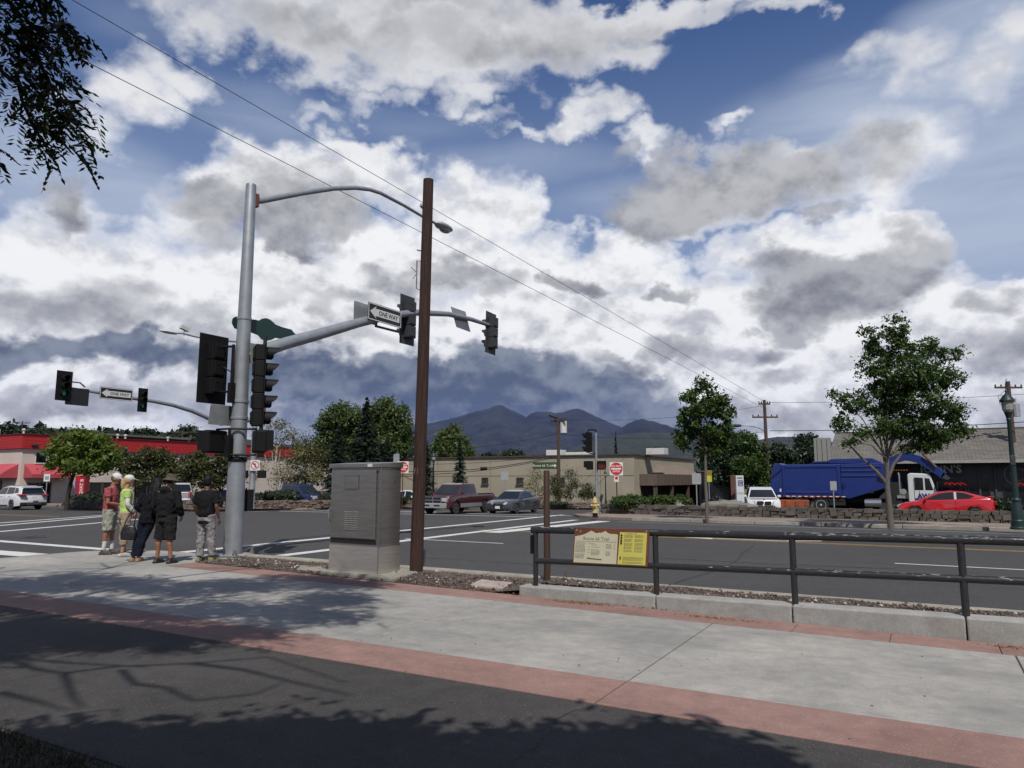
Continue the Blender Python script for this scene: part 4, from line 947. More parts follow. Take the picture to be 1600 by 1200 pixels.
q = MB(); q.box((.75, 9.0, 1.62), (1.5, 15.5, .95)); q.link('canopy_fascia', mat('brown_fascia', (.13, .095, .072), .8, var=.12, streak=(1, 6, .3)), be)
for i in range(16):
    q = MB(); q.box((1.515, 1.7 + i * .98, 1.62), (.03, .05, .93)); q.link('batten', BRNTRIM, be)
q = MB(); q.hexa([(0, 4.5, 2.1), (1.5, 4.5, 2.1), (1.5, 16.7, 2.1), (0, 16.7, 2.1), (0, 6.0, 3.0), (.1, 6.0, 3.0), (.1, 12, 3.0), (0, 12, 3.0)]); q.link('canopy_roof', mat('tan_shingle', (.20, .155, .12), .9, var=.2, scale=4), be)
q = MB(); q.box((.02, 9, .1), (.05, 15, 2.0)); q.link('entrance_recess', mat('recess_shade', (.018, .013, .011), .8), be)  # flat near-black sheet: the shade of the recess is put into its colour
for y in (1.5, 6, 11, 16.4):
    q = MB(); q.box((1.3, y, .12), (.28, .28, 2.1)); q.link('pillar', BRNTRIM, be)
for px_, w, h in ((869, 1.5, .6), (905, 2.2, .35), (1027, 1.6, .55)):
    w_ = atY(px_, 712, K.y + 3) - K; q = MB(); q.box((w_.x, 3.0, ZT + h / 2 + .05), (w, 1.2, h)); o = q.link('roof_unit', WHITEU, be, bevel=.03)
    v = MB(); v.lathe([(.25, 0), (.25, .2), (.05, .26)], (w_.x, 3, ZT + h + .05), 12); v.link('fan_cowl', GREYM, o)

# red and white shop on the left
KR = at(31, 750, 62); KR.z = 0; zg = base(KR.x, KR.y) + .0
rs = thing('red_shop', 'pale shop with a broad red parapet and red canvas awnings on the left', 'shop', (KR.x, KR.y, 0))
q = MB(); q.box((-12, 20, (4.3 + zg - .1) / 2), (24, 40, 4.3 - zg + .1)); q.link('wall', CREAMW, rs)
q = MB(); q.box((-12 + .1, 20 - .1, 4.92), (24.2, 40.2, 1.22)); q.link('parapet', REDBAND, rs)
q = MB(); q.box((-12 + .14, 19.86, 5.55), (24.3, 40.3, .05)); q.link('coping', mat('dark_red_coping', (.22, .012, .014), .5), rs)
q = MB()
for i in range(4): q.box((.202, 20, 4.45 + .27 * i), (.012, 40, .012)); q.box((-12, -.202, 4.45 + .27 * i), (24, .012, .012))
q.link('panel_joint', MATS['dark_red_coping'], rs)
def awning(M, x0, x1, zt, zb, d, root):
    a = MB(); vs = [M @ Vector(p) for p in ((x0, 0, zt), (x1, 0, zt), (x1 - .05, -d, zb + .32), (x0 + .05, -d, zb + .32), (x0 + .05, -d, zb), (x1 - .05, -d, zb), (x1, 0, zb), (x0, 0, zb))]
    a.add(vs, [(0, 3, 2, 1), (3, 4, 5, 2), (0, 7, 4, 3), (1, 2, 5, 6), (7, 6, 5, 4)]); o = a.link('awning', AWN, root)
    v = MB(); 
    for x in (x0 + .06, x1 - .06): v.tube([M @ Vector((x, -.02, zt - .02)), M @ Vector((x, -d + .03, zb + .30))], .015, 5)
    v.link('frame', GALV2, o)
ME = wallM((0, 0, 0), (0, 1)); MS = wallM((0, 0, 0), (-1, 0)); MS2 = Matrix.Translation((0, 0, 0)) @ wallM((-24, 0, 0), (1, 0)); ME2 = Matrix.Translation((0, 0, 0)) @ wallM((0, 0, 0), (0, 1))
def along(px_, y=750): w_ = atX(px_, y, KR.x) - KR; return w_.y
MEi = Matrix(((0, -1, 0, 0), (1, 0, 0, 0), (0, 0, 1, 0), (0, 0, 0, 1)))          # x along +Y, y (inwards) = -X
awning(MEi, along(36), along(101), 3.0, 1.78, 1.3, rs)
MSi = Matrix.Translation((-24, 0, 0))
sx0 = (atY(-40, 750, KR.y) - KR).x + 24; sx1 = (atY(27, 750, KR.y) - KR).x + 24
awning(MSi, sx0, sx1, 3.0, 1.78, 1.3, rs)
window(rs, MEi, along(61), 3.55, .95, 1.0, fr=WHITEU)
window(rs, MSi, (sx0 + sx1) / 2, .45, 2.4, 2.2, nx=3, fr=BRNTRIM)
d0 = along(62); q = MB()
for dx in (-.52, .52): wbox(q, (d0 + dx, -.03, .3), (.98, .08, 2.15), MEi)
o = q.link('door', BRONZE, rs); p = MB()
for dx in (-.52, .52): wbox(p, (d0 + dx, -.075, .35), (.74, .02, 1.8), MEi)
p.link('pane', DKGLASS, o)
q = MB(); wbox(q, (along(47), -.35, 4.62), (.5, .6, .16), MEi); wbox(q, (along(45), -.1, 4.5), (.06, .2, .3), MEi); q.link('flood_lamp', GREYM, rs, bevel=.02)
for i, x in enumerate((along(140), along(180), along(230))): window(rs, MEi, x, .6, 2.6, 1.6, nx=2, fr=BRONZE)
q = MB(); q.box((-16, 4, 6.2), (2.4, 2, 1.2)); o = q.link('roof_unit', WHITEU, rs, bevel=.04)
v = MB()
for i in range(5): v.box((-14.78, 3.2 + .4 * i, 6.2), (.03, .1, .9))
v.link('grille', GREYM, o)
for px_, y_ in ((37, 676), (184, 681), (196, 682), (262, 692)):
    w_ = atX(px_, y_, KR.x - 2.5) - KR; q = MB(); q.lathe([(.09, 0), (.09, .55), (.16, .56), (.16, .68), (.02, .74)], (w_.x, w_.y, 5.45), 10); q.link('roof_vent', WHITEU, rs)

# dark flat-roofed building behind the red shop
kd = at(196, 750, 105)
db = thing('dark_building', 'dark grey flat roofed building behind the red parapet', 'building', (kd.x, kd.y, 0))
q = MB(); q.box((0, 0, 3.6), (8, 13, 8.2), 0); q.link('wall', mat('dark_cladding', (.055, .06, .065), .7, var=.2), db)
q = MB(); q.box((.2, 0, 7.75), (9, 14, .3)); q.link('roof', GREYROOF, db)
MD = Matrix.Translation((4.0, -6.5, 0)) @ MEi
for i in range(4): window(db, MD, 2.0 + 3.0 * i, 6.4, 2.3, 1.6, nx=3, fr=BRONZE, glass=glassmat('pale_glass', (.12, .15, .19)) if i == 0 else bpy.data.materials['pale_glass'])

# charcoal restaurant with a shingle roof on the right
YR = 60.5; xl = atY(1277, 750, YR).x; xr = xl + 46; EZ = 2.95; RZ = 5.55
re_ = thing('restaurant', 'low charcoal restaurant with a wide grey shingle roof behind the blue truck', 'restaurant', (xl, YR, 0))
q = MB(); q.box((23, 6, 1.1), (46, 12, 3.9)); q.link('wall', CHAR, re_)
def shingles():
    m = bpy.data.materials.new('grey_shingles'); m.use_nodes = True; nt = m.node_tree; p = nt.nodes['Principled BSDF']; p.inputs['Roughness'].default_value = .95
    tcn = nt.nodes.new('ShaderNodeTexCoord'); b = nt.nodes.new('ShaderNodeTexBrick'); b.inputs['Scale'].default_value = 1; b.inputs['Brick Width'].default_value = .5; b.inputs['Row Height'].default_value = .26; b.inputs['Mortar Size'].default_value = .015
    b.inputs['Color1'].default_value = (.095, .088, .078, 1); b.inputs['Color2'].default_value = (.14, .128, .113, 1); b.inputs['Mortar'].default_value = (.045, .042, .036, 1)
    nt.links.new(tcn.outputs['Object'], b.inputs['Vector']); nt.links.new(b.outputs['Color'], p.inputs['Base Color'])
    bp_ = nt.nodes.new('ShaderNodeBump'); bp_.inputs['Strength'].default_value = .8; bp_.inputs['Distance'].default_value = .05; nt.links.new(b.outputs['Fac'], bp_.inputs['Height']); bp_.invert = True; nt.links.new(bp_.outputs[0], p.inputs['Normal']); return m
q = MB(); ev = -1.1; q.add([(.9, ev, EZ), (46.5, ev, EZ), (46.5, 6, RZ), (.9, 6, RZ), (46.5, 13, EZ), (.9, 13, EZ), (.9, ev, EZ - .12), (46.5, ev, EZ - .12), (46.5, 13, EZ - .12), (.9, 13, EZ - .12)], [(0, 1, 2, 3), (3, 2, 4, 5), (6, 7, 1, 0), (0, 3, 5, 9, 6), (1, 7, 8, 4, 2), (9, 8, 7, 6)]); q.link('roof', shingles(), re_)
q = MB(); q.box((23.7, ev - .03, EZ - .07), (45.8, .06, .2)); q.link('gutter', mat('pale_gutter', (.36, .35, .32), .5), re_)
q = MB(); q.box((23.7, 6, RZ + .02), (45.8, .3, .06)); q.link('ridge_cap', mat('ridge', (.14, .13, .115), .9), re_)
zz_ = atY(1288, 685, YR).z; q = MB(); q.box((.55, -.3, zz_ / 2 - .4), (1.15, .8, zz_ + .8)); o = q.link('end_wall', mat('grey_metal_panel', (.27, .27, .245), .6, var=.06), re_)
q = MB()
for x in (.2, .55, .9): q.box((x, -.71, zz_ / 2 - .4), (.03, .03, zz_ + .6))
q.link('panel_seam', BRONZE, o)
MRr = Matrix.Identity(4)
def rx(px_): return atY(px_, 750, YR).x - xl
for a_, b_ in ((1463, 1508), (1511, 1546), (1566, 1612)):
    window(re_, MRr, (rx(a_) + rx(b_)) / 2, .72, rx(b_) - rx(a_), 1.75, nx=2, fr=mat('dark_red_frame', (.05, .008, .009), .6))
NEON = mat('red_neon', (.3, .02, .02), .4, emit=(.8, .03, .03, .35))
for a_, n in ((1478, 4), (1584, 4)):
    for i in range(n):
        q = MB(); c0 = rx(a_) + i * .32; q.tube([(c0 - .12, -.09, 1.28 + .08 * (i % 2)), (c0, -.09, 1.40), (c0 + .15, -.09, 1.32), (c0 + .28, -.09, 1.24)], .03, 6); q.link('neon_tube', NEON, re_)
SIGNG = mat('pale_sign_letters', (.40, .40, .38), .5)
q = MB(); q.box(((rx(1418) + rx(1509)) / 2, -.03, 2.35), (rx(1509) - rx(1418), .06, .95)); fb = q.link('fascia_board', mat('fascia_dark', (.035, .038, .038), .8), re_)
text("JOHN'S", .80, plane_M((rx(1504), -.09, 2.36), (1, 0, 0), ZR), SIGNG, re_, 'sign_letters', .02, 'RIGHT', bold=.018)
ec = rx(1591); q = MB()
for r0, r1 in ((.80, .73), (.45, .40)):
    n = 28
    for k in range(n):
        a, b = 2 * math.pi * k / n, 2 * math.pi * (k + 1) / n; q.add([(ec + r * math.cos(t), -.08, 1.98 + r * math.sin(t)) for r, t in ((r0, a), (r0, b), (r1, b), (r1, a))], [(0, 1, 2, 3)])
q.link('round_emblem', mat('emblem_grey', (.15, .155, .15), .6), re_)
q = MB(); q.box((rx(1530), -.05, 1.0), (.12, .1, 3.6)); q.box((rx(1555), -.05, 1.0), (.12, .1, 3.6)); q.link('pilaster', CHAR, re_)

# plain grey sheds glimpsed behind the first street tree
for (px0, px1, zt, d, nm, lab, cc_) in ((1092, 1122, 2.4, 72, 'grey_shed', 'small cream walled shed glimpsed behind the slim street tree', (.42, .38, .30)), (1118, 1150, 2.3, 66, 'grey_shed', 'plain grey garage wall behind the white sign pylon', (.24, .24, .235))):
    p0 = at(px0, 750, d); p1 = at(px1, 750, d); t_ = thing(nm, lab, 'shed', (p0.x, p0.y, 0), math.atan2(p1.y - p0.y, p1.x - p0.x)); w = (p1 - p0).length
    q = MB(); q.box((w / 2, 2.5, zt / 2 - .5), (w, 5, zt + 1)); q.link('wall', mat('shed_wall_%d' % px0, cc_, .8), t_)
    q = MB(); q.box((w / 2, 2.5, zt + .06), (w + .4, 5.4, .12)); q.link('roof', GREYROOF, t_)
    q = MB(); q.box((w * .6, -.03, .3), (1.0, .06, 2.1)); q.link('door', BRONZE, t_)

# ------------------------------------------------------------------ planter walls of rough stone
STONE = leafmat('rough_stone', (.085, .074, .064), (.13, .114, .10), 0., .9)
STONER = leafmat('reddish_stone', (.14, .105, .085), (.22, .17, .14), 0., .9)
def stone_wall(label, p, q_, h, dh, m, size=.34, cat='stone wall', dep_=.4, single=0):
    p = Vector((p[0], p[1], 0)); q_ = Vector((q_[0], q_[1], 0)); L_ = (q_ - p).length; d = (q_ - p) / L_; n = Vector((d.y, -d.x, 0))
    root = thing('planter_wall', label, cat, gz(p)); root.location = (p.x, p.y, 0)
    core = MB(); V = []; k = max(2, int(L_ / 2))
    for i in range(k):
        a, b = p + d * L_ * i / k, p + d * L_ * (i + 1) / k
        c4 = [a, b, b - n * dep_, a - n * dep_]; core.hexa([(v.x - p.x, v.y - p.y, base(v.x, v.y) - .05) for v in c4] + [(v.x - p.x, v.y - p.y, base(v.x, v.y) + dh + h - .05) for v in c4])
    core.link('core', BEDS, root)
    n_one = 0; st = MB(); rows = max(2, round(h / .15)); rh = h / rows
    for r in range(rows):
        x = rng.uniform(-.2, 0)
        while x < L_:
            w = size * rng.uniform(.6, 1.5); c_ = p + d * (x + w / 2) + n * rng.uniform(-.02, .05); z = base(c_.x, c_.y) + dh + rh * (r + .5)
            hw, hh_, hd = w / 2 * 1.04, rh / 2 * rng.uniform(.85, 1.5), .16
            vs = []
            for sz in (-1, 1):
                for sx, sy in ((-1, -1), (1, -1), (1, 1), (-1, 1)):
                    v = c_ + d * sx * hw * rng.uniform(.7, 1.05) + n * (-sy) * hd * rng.uniform(.7, 1.15); vs.append((v.x - p.x, v.y - p.y, z + sz * hh_ * rng.uniform(.65, 1.05)))
            if n_one < single and pix(c_)[0] < 1640: one = MB(); one.hexa(vs); one.link('stone', m, root); n_one += 1
            else: st.hexa(vs)
            x += w
    o = st.link('stones', m, root)
    if o: o['kind'] = 'stuff'
    return root
YW = 38.35
stone_wall('long grey stone planter wall along the far pavement', (-15.95, YW), (30, YW), .52, .14, STONE, single=300)
stone_wall('short return of the stone planter wall beside the yellow hydrant', (-15.95, YW + 6), (-15.95, YW + .42), .55, .14, STONE)
struct(sheet('planting_bed', [-15.5, -15, 30], [YW + .3, YW + 2.4], BEDS, .55))
a_, b_ = gp(398, 795, .14), gp(516, 793, .14); stone_wall('reddish stone planter wall before the blue pickup', a_, b_, .55, .14, STONER)
a_, b_ = gp(100, 792, .14), gp(170, 795, .14); stone_wall('dark stone planter wall beside the leaning green tree', a_, b_, .5, .14, STONE)
a_, b_ = gp(266, 795.5, .14), gp(352, 796, .14); stone_wall('reddish stone planter wall behind the people waiting at the kerb', a_, b_, .5, .14, STONER)
a_, b_ = at(625, 750, 56), at(668, 750, 55); stone_wall('reddish stone planter wall by the street lamp', a_, b_, .5, .14, STONER)
a_, b_ = at(778, 750, 56.5), at(930, 750, 55); stone_wall('pinkish stone planter wall before the beige building', a_, b_, .42, .12, STONER)
blk = [(-9.4, 40.4, .9), (-10.2, 40.2, .7), (-8.4, 40.3, .6), (-12.6, 40.5, .8), (-13.4, 40.3, .6)]
BLAB = ['rounded grey boulder right of the small boxwood bush', 'largest grey boulder near the slim street tree', 'low grey boulder leftmost of the boulders by the pylon', 'flat grey boulder before the boxwood row', 'small boulder under the broad boxwood bush'][::1]
for i, (x, y, s) in enumerate(blk):
    q = MB(); q.ball((0, 0, 0), (s, s * .6, s * .5), 9, 6); q.v = [tuple(Vector(v) * (1 + rng.uniform(-.2, .2))) for v in q.v]; o = q.link('boulder', mat('boulder_grey', (.20, .185, .165), .9, bump=.6, bscale=6), smooth=25); o.location = (x, y, base(x, y) + .55); tag(o, BLAB[i], 'boulder', 'boulders behind the far stone wall')

# ------------------------------------------------------------------ far street furniture
LGREEN = mat('dark_green_post_paint', (.010, .030, .028), .45, var=.2, scale=3); LGLASS = mat('lantern_glass', (.36, .36, .31), .25)
def street_lamp(label, loc, h, group=None, pm=None):
    pm = pm or LGREEN; t = thing('street_lamp', label, 'street lamp', loc, 0, group); k = h / 5.1
    q = MB(); q.lathe([(.27 * k, 0), (.27 * k, .06 * k), (.23 * k, .10 * k), (.23 * k, .30 * k), (.20 * k, .34 * k), (.185 * k, .62 * k), (.13 * k, .95 * k), (.15 * k, .98 * k), (.15 * k, 1.04 * k), (.10 * k, 1.1 * k)], n=12); q.link('base', pm, t, smooth=30)
    q = MB(); q.lathe([(.10 * k, 1.05 * k), (.085 * k, 2.4 * k), (.065 * k, 3.85 * k), (.085 * k, 3.9 * k), (.07 * k, 3.95 * k), (.11 * k, 4.1 * k), (.14 * k, 4.16 * k)], n=12); q.link('post', pm, t, smooth=30)
    q = MB(); q.lathe([(.12 * k, 4.16 * k), (.17 * k, 4.25 * k), (.19 * k, 4.5 * k), (.19 * k, 4.55 * k)], n=10); q.link('lantern', LGLASS, t)
    q = MB(); q.lathe([(.24 * k, 4.54 * k), (.24 * k, 4.6 * k), (.19 * k, 4.68 * k), (.12 * k, 4.78 * k), (.05 * k, 4.84 * k), (.035 * k, 4.9 * k), (.05 * k, 4.95 * k), (.02 * k, 5.0 * k), (.01 * k, 5.1 * k)], n=12)
    q.link('lamp_shade', pm, t, smooth=30)
    return t
lb = gp(1592, 827, .15); lm = street_lamp('tall dark green lantern street lamp at the right edge of the scene', (lb.x, lb.y, lb.z), 5.25)
q = MB(); q.box((0, -.02, 2.5), (.17, .17, .36)); q.link('control_box', GREYM, lm, bevel=.02)
q = MB(); q.tube([(0, 0, 5.2), (0, 0, 5.35), (.04, 0, 5.55)], [.03, .02, .01], 6); q.tube([(-.22, 0, 4.55), (-.26, 0, 4.9), (-.04, 0, 5.1)], .008, 5); q.link('finial', LGREEN, lm)
for (px_, py, d, h, lab) in ((677, 703, 54, 4.45, 'slim green street lamp between the two small spruces'), (620, 701, 56, 4.6, 'street lamp rising just behind the steel cabinet'), (946, 733, 60, 3.7, 'slim street lamp before the beige wall near the hydrant')):
    p_ = at(px_, 750, d); z = at(px_, py, d).z; z0 = base(p_.x, p_.y) + .1; street_lamp(lab, (p_.x, p_.y, z0), z - z0, 'small street lamps across the junction')

def sign_post(label, px_, py, d, w, h, m, face=None, pm=None, shape=None, name='road_sign', extra=None, ground=.12):
    c_ = at(px_, py, d); z0 = base(c_.x, c_.y) + ground; f = face if face is not None else math.atan2(-FW.y, -FW.x)
    t = thing(name, label, 'road sign', (c_.x, c_.y, z0), f + R(90)); q = MB(); q.cyl((0, .03, 0), (0, .03, c_.z - z0 + h * .4), .032, 8); q.link('post', pm or GALV2, t)
    M = plane_M((0, -.012, c_.z - z0), (1, 0, 0), ZR); o = plate_sign(t, M, shape or rrect(w, h, .03), m, 'sign_panel', .008); return t, M, o
def dne(label, px_, py, d, s, face):
    t, M, o = sign_post(label, px_, py, d, s, s, WHITES, face, pm=BROWNS)
    q = MB(); q.lathe([(s * .47, 0), (s * .47, .003)], M @ Vector((0, 0, .0085)), 28, M.to_3x3().to_4x4()); q.link('red_disc', REDS, o)
    q = MB(); q.prism([(-s * .37, -s * .065), (s * .37, -s * .065), (s * .37, s * .065), (-s * .37, s * .065)], M @ Matrix.Translation((0, 0, .012)), .002); q.link('white_bar', WHITES, o)
    text('DO NOT', s * .185, M @ Matrix.Translation((0, s * .2, .012)), WHITES, o, depth=.001, bold=.004); text('ENTER', s * .185, M @ Matrix.Translation((0, -s * .2, .012)), WHITES, o, depth=.001, bold=.004)
    return t, M, o
t, M, o = dne('red and white do not enter sign on a brown post by the hydrant', 963, 732.5, 41.5, .76, R(-75))
q = MB(); q.prism([(x, y - .58) for x, y in rrect(.26, .34, .02)], M, .008); q.link('sign_panel', WHITES, t)
q = MB(); q.lathe([(.09, 0), (.09, .002)], M @ Vector((0, -.53, .009)), 16, M.to_3x3().to_4x4()); q.link('ring', REDS, t)
t, M, o = dne('do not enter sign half hidden behind the steel cabinet', 629.5, 730, 50, .80, R(-60))
t, M, o = sign_post('grey patterned plate standing in for a street lamp base above the cabinet', 619.5, 716, 55, .46, .60, GALV2, R(-60), pm=LGREEN)
q = MB()
for i in range(5):
    for j in range(4): q.prism([(-.24 + .13 * j, .2 - .1 * i), (-.15 + .13 * j, .2 - .1 * i), (-.15 + .13 * j, .24 - .1 * i), (-.24 + .13 * j, .24 - .1 * i)], M @ Matrix.Translation((0, 0, .0085)), .002)
q.link('lamp_base_pattern', INK, o)  # plate and marks stand in for the patterned base of a street lamp
sign_post('grey back of a road sign before the beige building', 788.5, 743.5, 54, .55, .62, GALV2)
sign_post('grey back of a small sign before the blue truck', 1302, 759, 40, .36, .50, GALV2, pm=GALV2)
sign_post('pale grey sign panel left of the slim street tree trunk', 1088, 748, 41, .50, .62, GALV2)
t, M, o = sign_post('small white notice sign by the white car on the left', 73.5, 746.5, 58, .50, .58, WHITES)
q = MB(); q.prism([(-.16, -.16), (.16, -.16), (.16, .12), (-.16, .12)], M @ Matrix.Translation((0, 0, .0085)), .002); q.link('print', mat('pale_blue_print', (.25, .36, .42), .6), o)
t, M, o = sign_post('yellow and orange sign glimpsed through the slim street tree', 1107.5, 744, 56, .44, .86, mat('lime_sheeting', (.50, .52, .03), .5))
q = MB(); q.prism([(-.2, .05), (.2, .05), (.2, .41), (-.2, .41)], M @ Matrix.Translation((0, 0, .0085)), .003); q.link('print', mat('ochre_print', (.22, .13, .02), .6), o)

# sign pylon with blue emblem
pc = at(1155, 750, 42.5); py0 = base(pc.x, pc.y) + .55
pyl = thing('sign_pylon', 'narrow white sign pylon with a blue square emblem and the word stay', 'sign', (pc.x, pc.y, py0), math.atan2(RT.y, RT.x) + R(6))
zt_ = at(1155, 743, 42.5).z - py0
q = MB(); q.box((0, 0, zt_ / 2 + .12), (.46, .2, zt_ - .24)); pn = q.link('panel', mat('pylon_white', (.66, .68, .70), .4, var=.04), pyl, bevel=.01)
for x in (-.14, .14):
    q = MB(); q.box((x, 0, .05), (.06, .08, .2)); q.link('leg', WHITEU, pyl)
MP_ = plane_M((0, -.102, 0), (1, 0, 0), ZR); BLUEP = mat('navy_print', (.02, .025, .16), .5)
q = MB(); q.prism([(-.13, zt_ - .62), (.17, zt_ - .62), (.17, zt_ - .28), (-.13, zt_ - .28)], MP_, .004); q.link('emblem', BLUEP, pn)
q = MB()
for x0, x1, z in ((-.10, .12, .36), (-.10, .02, .44), (-.02, .12, .50), (-.10, .12, .56)): q.prism([(x0, zt_ - z - .015), (x1, zt_ - z - .015), (x1, zt_ - z + .015), (x0, zt_ - z + .015)], MP_ @ Matrix.Translation((0, 0, .004)), .002)
q.link('emblem_bars', WHITES, pn)
q = MB()
for z in (.12, .18): q.prism([(-.17, zt_ - z - .02), (.16, zt_ - z - .02), (.16, zt_ - z + .02), (-.17, zt_ - z + .02)], MP_, .002)
for z in (.20, .30): q.prism([(-.1, z), (.12, z), (.12, z + .03), (-.1, z + .03)], MP_, .002)
q.link('print', INK, pn)
text('STAY', .17, MP_ @ Matrix.Translation((0, zt_ * .42, .002)), INK, pn, depth=.001)
pp = at(1146, 750, 43.5); q = MB(); q.box((0, 0, 1.2), (.28, .28, 2.4)); o = q.link('brick_post', mat('brick_red_post', (.16, .065, .045), .9, var=.25, bump=.4)); o.location = (pp.x, pp.y, base(pp.x, pp.y)); tag(o, 'reddish brown square post beside the white sign pylon', 'post')

# hydrant
hb_ = gp(930, 808, .15); hy = thing('fire_hydrant', 'yellow fire hydrant with a dark foot on the far corner', 'fire hydrant', hb_, R(20))
HYM = mat('hydrant_yellow', (.56, .44, .17), .5, var=.12, scale=8)
q = MB(); q.lathe([(.15, .2), (.15, .24), (.115, .26), (.11, .66), (.14, .68), (.14, .72), (.12, .74), (.115, .82), (.08, .92), (.03, .95), (.03, 1.0), (.01, 1.0)], n=14); q.link('barrel', HYM, hy, smooth=35)
q = MB(); q.lathe([(.16, 0), (.16, .03), (.12, .05), (.12, .2)], n=14); q.link('foot', BLACKM, hy, smooth=35)
for a in (0, 180, 270):
    q = MB(); q.lathe([(.06, .08), (.06, .15), (.075, .15), (.075, .19), (.03, .19), (.03, .22), (.01, .22)], (0, 0, .56), 10, Matrix.Rotation(R(a), 4, 'Z') @ Matrix.Rotation(R(90), 4, 'Y')); q.link('outlet_cap', HYM, hy, smooth=35)

# signal pole across the road, beside the hydrant
c3 = gp(933, 804.5, .15); s3 = thing('traffic_signal_post', 'short grey signal post behind the yellow hydrant with a side facing signal', 'traffic light', c3)
zt3 = at(933, 676, dep(c3)).z - c3.z
q = MB(); q.lathe([(.14, 0), (.14, .25), (.075, .32), (.06, zt3)], n=12); q.link('post', GALV, s3, smooth=35)
q = MB(); q.tube([(0, 0, zt3 - 1.2), (0, 0, zt3 + .12), (-.02, 0, zt3 + .15), (-.34, -.22, zt3 + .15), (-.36, -.23, zt3 + .05)], .045, 8); q.tube([(0, 0, zt3 - 1.15), (-.30, -.2, zt3 - 1.1)], .03, 6); q.link('signal_bracket', BLACKP, s3)
signal_head(s3, (-.40, -.22, zt3 - .52), math.pi - R(8), plate=False)
for loc, f in (((-.32, -.15, zt3 - 1.75), math.pi), ((.24, .10, zt3 - 1.75), R(-60))):
    q = MB(); q.box((0, 0, 0), (.24, .46, .47)); o = q.link('pedestrian_signal', BLACKM, s3, bevel=.03); o.location = loc; o.rotation_euler = (0, 0, f)
    l = MB(); l.box((.122, 0, 0), (.01, .36, .36)); l.link('lens', LENSR, o)
    v = MB(); v.box((.18, 0, .22), (.14, .46, .012)); v.box((.18, .225, .05), (.14, .012, .34)); v.box((.18, -.225, .05), (.14, .012, .34)); v.link('visor', BLACKM, o)
q = MB(); q.box((-.07, -.03, .75), (.10, .16, .9)); q.link('control_box', BLACKM, s3)

# signal pole on the far west corner, its arm over the west leg
c2 = gp(392, 795, .14); s2 = thing('traffic_signal_pole', 'distant grey signal pole with mast arm reaching left above the people', 'traffic light', (c2.x, c2.y, c2.z))
zt2 = at(396, 545, dep(c2)).z - c2.z
q = MB(); q.lathe([(.34, 0), (.34, .1), (.22, .9), (.20, 3), (.16, 6.5), (.13, zt2)], n=16); q.link('pole', GALV, s2, smooth=35)
def L2(px_, py): w_ = atX(px_, py, c2.x); return (0, w_.y - c2.y, w_.z - c2.z)
q = MB(); q.tube([(0, 0, 6.1)] + [L2(*p) for p in ((345, 662), (325, 653), (300, 642), (270, 633), (240, 627), (205, 622), (150, 613), (95, 604))], [.15, .145, .14, .13, .12, .11, .10, .08, .06], 10); q.link('mast_arm', GALV, s2, smooth=50)
q = MB(); q.tube([(0, 0, zt2 - .3)] + [L2(*p) for p in ((370, 534), (330, 531), (305, 526), (285, 521), (268, 520))], [.08, .07, .06, .055, .05, .045], 8); q.link('lamp_arm', GALV, s2, smooth=50)
a_ = L2(264, 519); q = MB(); q.lathe([(.02, -.6), (.14, -.5), (.22, -.1), (.2, .3), (.08, .6), (.02, .65)], a_, 10, Matrix.Rotation(R(90), 4, 'X') @ Matrix.Diagonal((1, .5, 1, 1))); q.link('street_light_head', WHITEU, s2, smooth=50)
a_ = L2(288, 513); q = MB(); q.box(a_, (.25, .6, .22), M=Matrix.Rotation(R(-15), 4, 'X')); q.cyl((a_[0], a_[1], a_[2] - .5), a_, .03, 6); q.link('camera_unit', WHITEU, s2)
a_ = L2(98, 603); signal_head(s2, (.12, a_[1], a_[2]), 0, w=.75, lit=2, sc=1.12, label='signal head at the arm tip showing green')
a_ = L2(221, 624); signal_head(s2, (.12, a_[1], a_[2] - .05), 0, w=.62, lit=2, sc=.98, label='signal head midway along the arm showing green')
a_ = L2(180, 616); one_way(s2, plane_M((.12, a_[1], a_[2]), (0, 1, 0), ZR), 1.95, .68, 'distant black one way sign with arrow pointing left')
a_ = L2(119, 620); plate_sign(s2, plane_M((.1, a_[1], a_[2]), (0, 1, 0), ZR), rrect(1.25, .95, .05), BLACKS, 'sign_panel', .01)
a_ = L2(118, 606); q = MB(); q.tube([(0, a_[1] - .5, a_[2] + .2), (.05, a_[1] - .2, a_[2] + .3), (.05, a_[1] + .2, a_[2] + .3), (0, a_[1] + .5, a_[2] + .1)], .04, 5); q.link('bracket', GREYM, s2)
def F2(px_, py): return at(px_, py, dep(c2) - .3) - c2
a_ = F2(398.5, 727); Mn = plane_M(a_, (RT.x, RT.y, 0), ZR); o = plate_sign(s2, Mn, rrect(.66, .72, .05), WHITES, 'no_left_turn_sign', .01)
q = MB(); n = 24
for k in range(n):
    a, b = 2 * math.pi * k / n, 2 * math.pi * (k + 1) / n; q.prism([(r * math.cos(t), r * math.sin(t)) for r, t in ((.29, a), (.29, b), (.235, b), (.235, a))], Mn @ Matrix.Translation((0, 0, .011)), .003)
q.prism([(-.19, .15), (-.15, .19), (.19, -.15), (.15, -.19)], Mn @ Matrix.Translation((0, 0, .015)), .003); q.link('red_ring', REDS, o)
q = MB(); q.prism([(-.02, -.17), (.05, -.17), (.05, .12), (-.06, .12), (-.06, .17), (-.17, .08), (-.06, 0), (-.06, .05), (-.02, .05)], Mn @ Matrix.Translation((0, 0, .011)), .002); q.link('arrow', BLACKS, o)
for px_ in (381, 409):
    a_ = F2(px_, 741); q = MB(); q.box((0, 0, 0), (.55, .3, .52), math.atan2(RT.y, RT.x)); o = q.link('pedestrian_signal', BLACKM, s2, bevel=.04); o.location = a_
